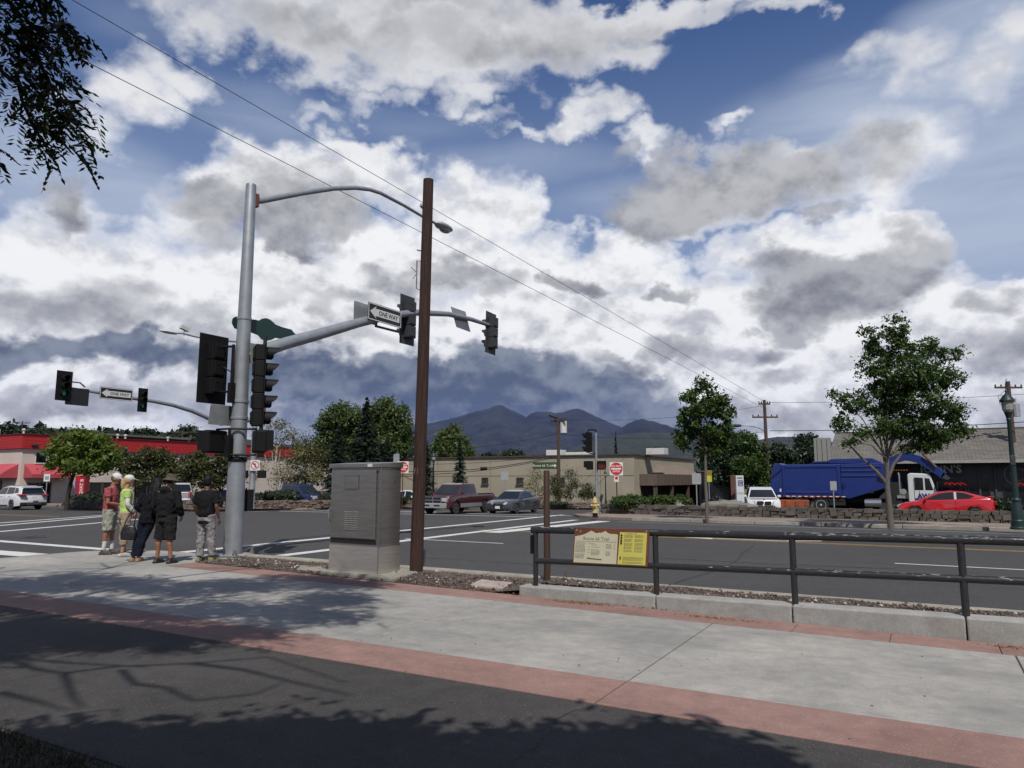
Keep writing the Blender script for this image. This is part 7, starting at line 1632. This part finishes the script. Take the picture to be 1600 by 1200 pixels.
for px_, py, rx, ry, dn in ((40, 915, 1.6, .5, 1), (150, 905, 1.5, .45, .8), (260, 918, 1.4, .45, 1), (380, 915, 1.1, .4, 1), (470, 905, .9, .35, .9), (540, 912, .7, .3, .8), (120, 945, 1.3, .4, 1), (250, 955, 1.2, .4, .9), (360, 950, 1.0, .35, .8), (480, 958, .9, .3, .9), (520, 935, .6, .25, .8), (60, 985, 1.0, .35, 1.0), (170, 995, .8, .25, .7), (290, 990, .8, .22, .6), (390, 985, .6, .2, .5), (-60, 940, 1.6, .6, 1), (-80, 1010, 1.3, .6, 1)):
    c_ = over(px_, py) - LT; canopy.append((c_.x, c_.y, c_.z, rx * .9, max(ry * 1.15, .3), .4, dn * (1.5 if py_ < 930 else 1.)))
for pts_ in ([(-60, 1000), (60, 1040), (100, 1045), (180, 1035), (300, 1030), (420, 1020), (540, 1060)], [(100, 1045), (115, 1085), (130, 1100)], [(190, 1040), (210, 1062), (260, 1068), (300, 1088), (400, 1078), (440, 1060)], [(300, 1030), (380, 1040), (470, 1062), (550, 1080)], [(0, 1075), (60, 1090), (110, 1105)], [(-40, 1015), (90, 1028), (230, 1036)]):
    limb([over(x, y + 6, 7.5) - LT for x, y in pts_], .035, .012)
for i_, b in enumerate(canopy):
    e = Vector(b[:3]); s = Vector((.1, .2, 3.4)); m1 = s.lerp(e, .4) + Vector((rng.uniform(-.4, .4), rng.uniform(-.4, .4), .5)); limb([s, m1, s.lerp(e, .75) + Vector((rng.uniform(-.3, .3), rng.uniform(-.3, .3), .3)), e], .05, .012)
for b in canopy:
    for _ in range(int(120 * b[6] * max(.5, b[3] * b[4]))):
        d = nrg.normal(size=3); d /= np.linalg.norm(d); c_ = np.array(b[:3]) + d * np.array(b[3:6]) * nrg.random() ** .4
        for _k in range(6):
            p = c_ + nrg.normal(0, .16, 3); dd = np.array([nrg.normal(), nrg.normal(), -.25])
            if not in_frame(Vector(p) + LT): compound(V, p, dd, nrg.uniform(.16, .28), 6, .075, .5)
# the hanging sprays: twigs read off the picture, 4.4 m away
n_leaf = [0]
def spray(pts, d, nleaf, spread, L_=.20):
    P = [at(x, y, d + rng.uniform(-.15, .15)) - LT for x, y in pts]; limb(P, .014, .004)
    for i in range(nleaf):
        t_ = rng.random() * (len(P) - 1); k = min(int(t_), len(P) - 2); p = P[k].lerp(P[k + 1], t_ - k); p = np.array(p) + nrg.normal(0, spread, 3)
        dd = np.array(RT) * rng.uniform(-.5, 1.1) + np.array(FW) * rng.uniform(-.6, .6) + np.array([0, 0, -.45 + rng.uniform(-.5, .5)]); 
        if n_leaf[0] < 300:
            v_ = []; compound(v_, p, dd, L_ * rng.uniform(.75, 1.2), 8, .062, .25); v_ = np.array(v_); put('leaf', fast_mesh('leaf', v_, np.arange(len(v_)).reshape(-1, 4), LV_LOC), lt); n_leaf[0] += 1
        else: compound(V, p, dd, L_ * rng.uniform(.75, 1.2), 8, .062, .25)
for pts, n, sp in (([(-80, -60), (10, 10), (55, 55), (92, 85)], 110, .10), ([(-70, -20), (0, 60), (50, 105), (95, 120)], 110, .09), ([(-60, 60), (0, 120), (30, 145), (60, 160)], 55, .07), ([(30, 130), (38, 170), (50, 198), (75, 215)], 16, .04), ([(60, 100), (85, 150), (95, 190), (120, 220)], 46, .05), ([(95, 170), (125, 175), (145, 190)], 20, .03), ([(50, 200), (70, 235), (90, 245)], 18, .03), ([(80, 220), (105, 240), (118, 255)], 16, .03), ([(100, 190), (130, 215), (150, 235)], 20, .03), ([(-70, -90), (10, -40), (60, 0), (92, 30)], 100, .10), ([(60, 60), (90, 65), (112, 50)], 24, .04), ([(-60, 200), (-25, 240), (4, 262)], 14, .03)):
    spray([(x - 4, y - 14) for x, y in pts], 4.5, int(n * .55), sp * 1.1)
tb.link('trunk', BARKD, lt, smooth=50)
V = np.array(V); put('crown', fast_mesh('crown', V, np.arange(len(V)).reshape(-1, 4), LV_LOC), lt)

# trees behind the camera: only their shade reaches the picture
def back_tree(label, loc, blobs, n, size):
    return tree('roadside_tree', label, loc, [(0, 0, -.1), (.05, 0, 1.5), (0, .05, 3.0), (.05, .1, 4.2)], blobs, n, size, LV_MAPLE, BARK, .2, clump=.3, per=30, shell=.05, keep=lambda c_: not in_frame(Vector(c_)), group='trees beside the path behind the viewer')
def shade_blobs(loc, rows, zmin):
    o = []
    for px_, py, rx, ry in rows: c_ = over(px_, py + (62 if 630 < px_ < 1010 else 32), zmin) - loc; o.append((c_.x, c_.y, c_.z, rx, ry, .35))
    return o
l3 = Vector((-1.0, -6.0, 0)); back_tree('unseen leafy tree added behind the viewer to block sky light', l3, [(x - l3.x, y - l3.y, z, 2.6, 1.9, 1.5) for x, y, z in ((-1.9, -3.4, 6.4), (2.1, -4.0, 7.0), (5.1, -3.3, 6.2), (-4.4, -4.6, 6.6), (1.6, -6.2, 8.0), (-5.6, -6.8, 7.6), (-8.2, -4.4, 6.4))], 36000, .17)  # unseen tree, added to block sky light and deepen the shade on the path
l1 = Vector((1.6, -3.6, 0)); l2 = Vector((-2.6, -4.6, 0))
back_tree('leafy tree beside the path throwing its shade over the asphalt', l1, shade_blobs(l1, [(1060, 1128, .16, .10), (1085, 1150, .26, .14), (1040, 1172, .34, .18), (1130, 1185, .34, .16), (950, 1178, .34, .16), (900, 1120, .26, .10), (850, 1130, .32, .14), (940, 1112, .14, .07), (780, 1150, .40, .18), (700, 1135, .36, .16), (860, 1180, .44, .18), (1000, 1200, .5, .2), (620, 1165, .5, .2), (740, 1190, .5, .2), (1100, 1235, .6, .3), (900, 1240, .6, .3)], 5.2), 24000, .085)
back_tree('leafy tree beside the verge throwing its shade over the grass', l2, shade_blobs(l2, [(560, 1128, .20, .08), (470, 1118, .18, .06), (420, 1134, .26, .10), (520, 1150, .44, .18), (360, 1150, .40, .16), (300, 1140, .24, .10), (230, 1165, .44, .16), (420, 1180, .55, .2), (140, 1150, .34, .14), (80, 1175, .5, .2), (20, 1150, .4, .2), (300, 1190, .5, .2), (560, 1200, .6, .25), (180, 1205, .6, .25), (40, 1210, .6, .3), (-60, 1180, .6, .3)], 5.2), 24000, .085)

# ------------------------------------------------------------------ people waiting at the kerb
from mathutils import noise as mnoise
def fabric(name, c, c2=None, sc=18, var=.18, rough=.9, bump=.35): return mat(name, c, rough, var=var, scale=sc, bump=bump, bscale=22, base2=c2, spec=.2)
SKINL = mat('light_skin', (.42, .22, .15), .5, var=.08, scale=6); SKINT = mat('tanned_skin', (.30, .135, .075), .5, var=.08, scale=6); SKINB = mat('brown_skin', (.13, .058, .035), .5, var=.08, scale=6)
EYEW = mat('eye_white', (.6, .6, .58), .3); EYED = mat('eye_dark', (.02, .015, .01), .3)

def ell(mb, c, rx, ry, rz=None, n=16, tilt=0.):
    """one horizontal ring"""
    return [Vector((c[0] + rx * math.cos(2 * math.pi * k / n), c[1] + ry * math.sin(2 * math.pi * k / n), c[2] + tilt * rx * math.cos(2 * math.pi * k / n))) for k in range(n)]
def rings(mb, rows): mb.loft([ell(mb, (x, y, z), rx, ry) for x, y, z, rx, ry in rows])
def solid(mb, name, m, parent, voxel=.012, smooth=4, wr=0., wf=14, cut=None):
    """grow one continuous skin over the overlapping pieces"""
    me = mb.mesh('tmp', m); o = bpy.data.objects.new('tmp', me); COL.objects.link(o)
    r = o.modifiers.new('r', 'REMESH'); r.mode = 'VOXEL'; r.voxel_size = voxel; s = o.modifiers.new('s', 'SMOOTH'); s.factor = .5; s.iterations = smooth
    bpy.context.view_layer.update(); ev = o.evaluated_get(bpy.context.evaluated_depsgraph_get()); out = bpy.data.meshes.new_from_object(ev); bpy.data.objects.remove(o)
    if wr:
        out.update(); co = np.empty(len(out.vertices) * 3); no = np.empty(len(out.vertices) * 3); out.vertices.foreach_get('co', co); out.vertices.foreach_get('normal', no); co = co.reshape(-1, 3); no = no.reshape(-1, 3)
        d = np.array([mnoise.noise((p[0] * wf, p[1] * wf, p[2] * wf * .8 + parent_seed[0])) + .5 * mnoise.noise((p[0] * wf * 2.2, p[1] * wf * 2.2, p[2] * wf * 1.6)) for p in co]); co = co + no * (d * wr)[:, None]; out.vertices.foreach_set('co', co.ravel())
    out.polygons.foreach_set('use_smooth', [True] * len(out.polygons)); out.materials.clear(); out.materials.append(m); out.name = name; out.update()
    return out
parent_seed = [0.]
def hand(mb, w, d, up, side, s=1.):
    """palm and five bent fingers; d points along the hand, up is the back of the hand"""
    d = d.normalized(); b = d.cross(up).normalized() * side; up = b.cross(d).normalized() * side
    mb.ball(w + d * .045 * s, (.044 * s, .036 * s, .016 * s), 8, 6, Matrix((d, b, up)).transposed().to_4x4())
    for i, (o_, l) in enumerate(((-.027, .075), (-.009, .085), (.009, .080), (.026, .062))):
        p = w + d * .075 * s + b * o_ * s; q1 = p + (d * .9 - up * .35) * l * .5 * s; q2 = q1 + (d * .45 - up * .85) * l * .5 * s; mb.tube([p - d * .02 * s, p, q1, q2], [.009 * s, .009 * s, .0085 * s, .006 * s], 6)
    p = w + d * .025 * s - b * .032 * s; q1 = p + (d * .7 - b * .6 - up * .25) * .035 * s; q2 = q1 + (d * .9 - b * .1 - up * .3) * .03 * s; mb.tube([p, q1, q2], [.012 * s, .010 * s, .007 * s], 6)

def person(label, foot, facing, height, skin, J, clothes, seed=1):
    """J: joint positions in metres for a 1.75 m figure; x forward, y to the person's left"""
    parent_seed[0] = seed * 3.7; k = height / 1.75
    g = lambda n, dflt: Vector(J.get(n, dflt))
    pel = g('pelvis', (0, 0, .93)); che = g('chest', (0, 0, 1.32)); nk = g('neck', (-.01, 0, 1.49)); hd = g('head', (.015, 0, 1.635)); ht = J.get('tilt', (0, 0))
    bl = J.get('build', 1.)
    hip = [pel + Vector((0, s * .088, -.03)) for s in (1, -1)]; sh = [che + Vector((-.01, s * .175 * bl, .105)) for s in (1, -1)]
    kn = [g('knee_l', (.02, .10, .50)), g('knee_r', (.02, -.10, .50))]; an = [g('ankle_l', (-.01, .11, .085)), g('ankle_r', (-.01, -.11, .085))]
    el_ = [g('elbow_l', (-.05, .24, 1.13)), g('elbow_r', (-.05, -.24, 1.13))]; wr_ = [g('wrist_l', (.06, .24, .90)), g('wrist_r', (.06, -.24, .90))]
    tor = [(pel.lerp(che, t), rx, ry) for t, rx, ry in ((-.10, .105, .150), (.05, .115 * bl, .160), (.3, .105 * bl, .148 * bl), (.6, .112 * bl, .158 * bl), (.9, .115 * bl, .172 * bl), (1.1, .105, .178 * bl), (1.25, .085, .155))]
    def torso(mb, e=0., lo=0, hi=7, drop=0.):
        rr = [(p.x, p.y, p.z, rx + e, ry + e) for p, rx, ry in tor[lo:hi]]
        if drop: rr = [(rr[0][0], rr[0][1], rr[0][2] - drop, rr[0][3] + .008, rr[0][4] + .008)] + rr
        top = che.lerp(nk, .80); rr.append((top.x, top.y, top.z, .066 + e * .6, .085 + e * .6)); rings(mb, rr)
    def leg(mb, i, e=0., t0=0., t1=2., flare=0.):
        P = [hip[i] + Vector((0, 0, .05)), hip[i].lerp(kn[i], .35), hip[i].lerp(kn[i], .8), kn[i], kn[i].lerp(an[i], .28) + Vector((-.018, 0, 0)), kn[i].lerp(an[i], .6), an[i]]; rr = [.088, .080, .058, .054, .054, .042, .036]; ts = [0, .35, .8, 1, 1.28, 1.6, 2]
        Q_ = [(p, r + e + flare * max(0, t - .3)) for p, r, t in zip(P, rr, ts) if t0 <= t <= t1]
        if t1 < 2 and t1 not in ts:
            j = max(n_ for n_, t in enumerate(ts) if t < t1); u = (t1 - ts[j]) / (ts[j + 1] - ts[j]); Q_.append((P[j].lerp(P[j + 1], u), rr[j] + (rr[j + 1] - rr[j]) * u + e + flare * (t1 - .3)))
        if t0 > 0 and t0 not in ts:
            j = max(n_ for n_, t in enumerate(ts) if t < t0); u = (t0 - ts[j]) / (ts[j + 1] - ts[j]); Q_.insert(0, (P[j].lerp(P[j + 1], u), rr[j] + (rr[j + 1] - rr[j]) * u + e))
        mb.tube([q_[0] for q_ in Q_], [q_[1] for q_ in Q_], 14)
    def arm(mb, i, e=0., t1=2., flare=0.):
        P = [sh[i], sh[i].lerp(el_[i], .5), el_[i], el_[i].lerp(wr_[i], .35), wr_[i]]; rr = [.056, .046, .040, .039, .027]; ts = [0, .5, 1, 1.35, 2]; Q_ = [(p, r + e + flare * t) for p, r, t in zip(P, rr, ts) if t <= t1]
        if t1 < 2 and t1 not in ts:
            j = max(n_ for n_, t in enumerate(ts) if t < t1); u = (t1 - ts[j]) / (ts[j + 1] - ts[j]); Q_.append((P[j].lerp(P[j + 1], u), rr[j] + (rr[j + 1] - rr[j]) * u + e + flare * t1))
        mb.tube([q_[0] for q_ in Q_], [q_[1] for q_ in Q_], 12)
    HM = Matrix.Translation(hd) @ Euler((ht[1], ht[0], J.get('turn', 0.))).to_matrix().to_4x4()
    b = MB(); torso(b)
    for i in (0, 1): leg(b, i); arm(b, i); b.ball(an[i] + Vector((.05, 0, -.045)), (.12, .042, .036), 10, 6)
    b.tube([nk - Vector((0, 0, .08)), nk, hd - Vector((.01, 0, .07))], [.062, .056, .054], 12)
    b.ball(HM @ Vector((0, 0, .02)), (.098, .077, .112), 16, 12, HM.to_3x3().to_4x4()); b.ball(HM @ Vector((.035, 0, -.055)), (.062, .055, .062), 12, 8, HM.to_3x3().to_4x4())
    b.hexa([HM @ Vector(v) for v in ((.085, -.016, -.028), (.122, -.011, -.030), (.122, .011, -.030), (.085, .016, -.028), (.085, -.008, .028), (.102, -.006, .024), (.102, .006, .024), (.085, .008, .028))])
    b.tube([HM @ Vector((.090, -.024, -.062)), HM @ Vector((.100, 0, -.061)), HM @ Vector((.090, .024, -.062))], .008, 6)
    for s in (1, -1): b.ball(HM @ Vector((-.005, s * .078, -.008)), (.026, .010, .034), 8, 6, HM.to_3x3().to_4x4())
    me = solid(b, 'person', skin, None, .011, 3)
    ex = MB()
    for i, s in ((0, 1), (1, -1)): d = (wr_[i] - el_[i]).normalized(); d = Vector(J.get('hand_l' if i == 0 else 'hand_r', d)); hand(ex, wr_[i], d, Vector((.1, s * 1., .1)) if abs(d.z) > .5 else Vector((0, 0, 1)), s)
    for s in (1, -1):
        ex.mi = 1; ex.ball(HM @ Vector((.083, s * .032, .012)), (.014, .017, .010), 8, 6, HM.to_3x3().to_4x4()); ex.mi = 2; ex.ball(HM @ Vector((.095, s * .033, .012)), (.005, .007, .007), 6, 5, HM.to_3x3().to_4x4()); ex.mi = 0
    m2 = ex.mesh('x', [skin, EYEW, EYED], True); bm = bmesh.new(); bm.from_mesh(me); bm.from_mesh(m2); bm.to_mesh(me); bm.free(); me.materials.clear()
    for m in (skin, EYEW, EYED): me.materials.append(m)
    me.transform(Matrix.Scale(k, 4)); root = put('person', me); root.location = foot; root.rotation_euler = (0, 0, facing); tag(root, label, 'person', 'people waiting at the kerb')
    for nm, m, fn, wrk in clothes:
        c_ = MB(); fn(c_, dict(torso=torso, leg=leg, arm=arm, HM=HM, an=an, kn=kn, hip=hip, sh=sh, wr=wr_, el=el_, hd=hd, che=che, pel=pel, nk=nk)); cm_ = solid(c_, nm, m, None, .012 if nm not in ('cap', 'hat', 'shoe') else .010, 3, wrk); cm_.transform(Matrix.Scale(k, 4)); put(nm, cm_, root)
    return root

def shirt(hem=.04, sleeve=.75, e=.016, sl_e=.014, flare=.012):
    def f(mb, a):
        a['torso'](mb, e, drop=hem)
        for i in (0, 1): a['arm'](mb, i, sl_e, sleeve, flare)
    return f
def trousers(t1, e=.018, flare=.01):
    def f(mb, a):
        p = a['pel']; rings(mb, [(p.x, p.y, p.z - .11, .112 + e, .150 + e), (p.x, p.y, p.z - .02, .114 + e * .7, .154 + e * .7), (p.x, p.y, p.z + .09, .108 + e * .5, .148 + e * .5)])
        for i in (0, 1): a['leg'](mb, i, e, 0, t1, flare)
    return f
def shoe(i, h=.055, l=.135):
    def f(mb, a):
        c_ = a['an'][i]; mb.ball(c_ + Vector((.045, 0, -.045)), (l, .052, .045), 12, 8); mb.tube([c_ + Vector((-.005, 0, -.05)), c_ + Vector((-.008, 0, h - .03))], [.05, .044], 12); mb.box(c_ + Vector((.045, 0, -.073)), (l * 1.9, .094, .022))
    return f
def sock(i, t0):
    def f(mb, a): a['leg'](mb, i, .006, t0, 2.)
    return f
def cap(mb, a):
    M = a['HM']; M3 = M.to_3x3().to_4x4(); mb.ball(M @ Vector((-.004, 0, .055)), (.108, .088, .088), 16, 10, M3); mb.hexa([M @ Vector(v) for v in ((.06, -.068, .055), (.185, -.052, .030), (.185, .052, .030), (.06, .068, .055), (.06, -.068, .070), (.185, -.052, .042), (.185, .052, .042), (.06, .068, .070))])
def bucket(mb, a):
    M = a['HM']; mb.lathe([(.088, .13), (.100, .12), (.106, .06), (.110, .045), (.165, -.005), (.165, -.018), (.105, .02), (.09, .02)], (0, 0, 0), 20, M)
def hair(kind):
    def f(mb, a):
        M = a['HM']; M3 = M.to_3x3().to_4x4()
        if kind == 'short': mb.ball(M @ Vector((-.022, 0, .018)), (.094, .083, .095), 14, 10, M3)
        if kind == 'crop': mb.ball(M @ Vector((-.014, 0, .040)), (.105, .088, .105), 14, 10, M3); mb.ball(M @ Vector((-.03, 0, -.01)), (.085, .083, .09), 12, 8, M3)
        if kind == 'bob': mb.ball(M @ Vector((-.030, 0, .015)), (.092, .088, .095), 14, 10, M3); mb.tube([M @ Vector((-.07, .01, .02)), M @ Vector((-.095, .01, -.08)), M @ Vector((-.09, .02, -.17)), M @ Vector((-.085, .025, -.22))], [.06, .06, .045, .015], 10)
        if kind == 'long':
            mb.ball(M @ Vector((-.018, 0, .030)), (.108, .096, .110), 14, 10, M3)
            for y, r_ in ((-.055, .05), (0, .062), (.055, .05)): mb.tube([M @ Vector((-.05, y, .04)), M @ Vector((-.085, y * 1.2, -.10)), M @ Vector((-.105, y * 1.4, -.24)), M @ Vector((-.11, y * 1.5, -.36)), M @ Vector((-.10, y * 1.4, -.43))], [r_, r_ * 1.1, r_, r_ * .8, .02], 10)
    return f
AW_ = math.atan2(FW.y, FW.x)
PINK = fabric('coral_red_polo', (.37, .085, .10), var=.1); CAMO = fabric('grey_green_camo', (.20, .21, .17), (.42, .42, .36), sc=11, var=.3); WCLOTH = fabric('white_cotton', (.68, .66, .64), var=.06); SOCK = fabric('white_sock', (.60, .60, .58), var=.08)
LIME = fabric('lime_cotton', (.45, .62, .19), var=.08); KHAKI = fabric('khaki_cotton', (.36, .28, .20), var=.12); BLK = fabric('black_cotton', (.010, .010, .012), var=.3); NAVYC = fabric('dark_navy_cloth', (.006, .006, .010), var=.3); JEAN = fabric('dark_denim', (.008, .011, .024), var=.3); OLIVE = fabric('olive_felt', (.095, .08, .06), var=.2)
SHORTB = fabric('charcoal_cloth', (.018, .018, .018), var=.3); PATT = fabric('patterned_grey_cloth', (.17, .17, .175), (.31, .30, .31), sc=20, var=.15)
SHOEB = mat('brown_shoe', (.060, .045, .034), .7, var=.2, scale=20); SHOEK = mat('black_shoe', (.012, .012, .012), .6, var=.3, scale=20); SHOEW = mat('pale_trainer', (.42, .40, .37), .7, var=.15, scale=25); SHOET = mat('tan_shoe', (.28, .17, .11), .7, var=.15); SHOEY = mat('grey_yellow_trainer', (.10, .10, .09), .7, base2=(.24, .25, .09), var=.2, scale=14)
HAIRG = mat('grey_hair', (.12, .10, .085), .8, var=.3, scale=40, streak=(8, 8, 1)); HAIRY = mat('blond_hair', (.44, .31, .14), .6, var=.2, scale=40, streak=(8, 8, 1)); HAIRK = mat('black_hair', (.005, .005, .006), .7, spec=.25, var=.4, scale=30, streak=(10, 10, 1))
def at0(px_, py): q = fl(px_, py, .004); return Vector((q.x, q.y, .004))
person('man in a coral red polo, camouflage shorts and white cap looking down at his hands', at0(167, 866), AW_ - R(78), 1.76, SKINT,
    dict(head=(.075, 0, 1.605), neck=(.03, 0, 1.475), chest=(.0, 0, 1.31), tilt=(R(24), 0), build=1.08, elbow_l=(.04, .23, 1.10), elbow_r=(.02, -.24, 1.10), wrist_l=(.24, .09, 1.06), wrist_r=(.24, -.07, 1.05), hand_l=(.9, -.3, .2), hand_r=(.9, .3, .2), ankle_l=(.06, .09, .085), ankle_r=(-.05, -.09, .085), knee_l=(.05, .09, .50), knee_r=(.0, -.09, .50)),
    [('polo_shirt', PINK, shirt(.05, .62, .020, .022, .012), .010), ('shorts', CAMO, trousers(.98, .030, .022), .012), ('sock', SOCK, sock(0, 1.52), 0), ('sock', SOCK, sock(1, 1.52), 0), ('shoe', SHOEB, shoe(0), 0), ('shoe', SHOEB, shoe(1), 0), ('hair', HAIRG, hair('short'), .004), ('cap', WCLOTH, cap, 0)], 1)
person('woman in a lime top, khaki cropped trousers and white cap with blond hair', at0(191, 869), AW_ - R(52), 1.69, SKINL,
    dict(head=(.03, 0, 1.63), tilt=(R(6), 0), build=.93, elbow_l=(.02, .21, 1.12), elbow_r=(.0, -.21, 1.12), wrist_l=(.15, .16, .93), wrist_r=(.14, -.17, .93), ankle_l=(.05, .10, .085), ankle_r=(-.03, -.11, .085)),
    [('top', LIME, shirt(.06, .55, .018, .016, .01), .010), ('sleeve', WCLOTH, lambda mb, a: a['arm'](mb, 1, .010, 1.85), .008), ('sleeve', WCLOTH, lambda mb, a: a['arm'](mb, 0, .010, 1.85), .008), ('trousers', KHAKI, trousers(1.60, .022, .012), .011), ('shoe', SHOEW, shoe(0, .02), 0), ('shoe', SHOEW, shoe(1, .02), 0), ('hair', HAIRY, hair('bob'), .006), ('cap', WCLOTH, cap, 0)], 2)
lady = person('woman with long black hair in a dark navy jacket leaning to the right', at0(211, 877.5), AW_ - R(8), 1.66, SKINB,
    dict(pelvis=(.05, -.20, .90), chest=(.08, -.25, 1.28), neck=(.08, -.30, 1.45), head=(.10, -.33, 1.60), tilt=(R(8), R(-6)), build=1.0, knee_l=(.05, -.02, .49), knee_r=(.04, -.14, .49), ankle_l=(0, .06, .085), ankle_r=(.02, -.05, .085), elbow_l=(-.03, .03, 1.12), elbow_r=(-.02, -.46, 1.10), wrist_l=(.12, -.06, 1.0), wrist_r=(.12, -.40, .92)),
    [('jacket', NAVYC, shirt(.07, 1.9, .030, .020, .002), .014), ('jeans', JEAN, trousers(1.92, .018, .004), .010), ('shoe', SHOET, shoe(0, .02), 0), ('shoe', SHOET, shoe(1, .02), 0), ('hair', HAIRK, hair('long'), .010)], 3)
person('stocky man in an olive bucket hat, black hooded jacket and long dark shorts', at0(256, 880), AW_ - R(20), 1.71, SKINT,
    dict(head=(.03, -.02, 1.62), neck=(.0, 0, 1.48), tilt=(R(10), 0), build=1.30, pelvis=(0, 0, .92), chest=(.0, 0, 1.30), knee_l=(.0, .15, .49), knee_r=(.02, -.10, .49), ankle_l=(-.02, .16, .085), ankle_r=(.02, -.14, .085), elbow_l=(-.04, .33, 1.10), elbow_r=(-.03, -.33, 1.10), wrist_l=(.10, .27, .92), wrist_r=(.10, -.27, .92)),
    [('jacket', BLK, lambda mb, a: (shirt(.07, 1.9, .028, .028, .002)(mb, a), mb.ball(a['nk'] + Vector((-.085, 0, -.045)), (.075, .14, .085), 12, 8)), .014), ('waistband', mat('red_cloth', (.16, .012, .016), .9), lambda mb, a: rings(mb, [(a['pel'].x, a['pel'].y, a['pel'].z - .07, .142, .182), (a['pel'].x, a['pel'].y, a['pel'].z + .02, .142, .184)]), 0), ('shorts', SHORTB, trousers(1.08, .042, .020), .014), ('shoe', SHOEK, shoe(0), 0), ('shoe', SHOEK, shoe(1), 0), ('hair', HAIRK, hair('short'), .004), ('hat', OLIVE, bucket, .004)], 4)
person('man with short black hair in a black t-shirt and grey patterned trousers', at0(318, 877), AW_ - R(14), 1.68, SKINB,
    dict(head=(.02, 0, 1.625), tilt=(R(4), 0), build=1.14, elbow_l=(-.04, .26, 1.12), elbow_r=(-.05, -.27, 1.12), wrist_l=(.08, .24, .90), wrist_r=(.03, -.29, .87), ankle_l=(-.03, .08, .085), ankle_r=(.07, -.14, .085), knee_l=(.01, .09, .50), knee_r=(.05, -.11, .50)),
    [('t_shirt', BLK, shirt(.12, .80, .024, .020, .006), .012), ('trousers', PATT, trousers(1.94, .026, .008), .014), ('shoe', SHOEY, shoe(0), 0), ('shoe', SHOEY, shoe(1), 0), ('hair', HAIRK, hair('crop'), .008)], 5)
# the bag on the leaning woman's arm
hp = at(201, 831, dep(lady.location) - .05)
bg_ = thing('handbag', 'black handbag hanging at the side of the leaning woman', 'handbag', hp, AW_)
q = MB(); rings(q, [(0, 0, -.16, .05, .10), (0, 0, -.15, .075, .15), (0, 0, -.02, .075, .165), (0, 0, .10, .055, .13), (0, 0, .14, .02, .09)]); me = solid(q, 'bag', mat('black_leather', (.010, .010, .011), .45, var=.3), None, .012, 3, .006); put('bag', me, bg_)
q = MB(); q.tube([(0, .10, .10), (0, .06, .24), (.01, -.04, .42), (.02, -.06, .48), (.02, -.12, .40), (0, -.11, .22), (0, -.10, .10)], .010, 6); q.link('strap', MATS['black_leather'], bg_, smooth=True)
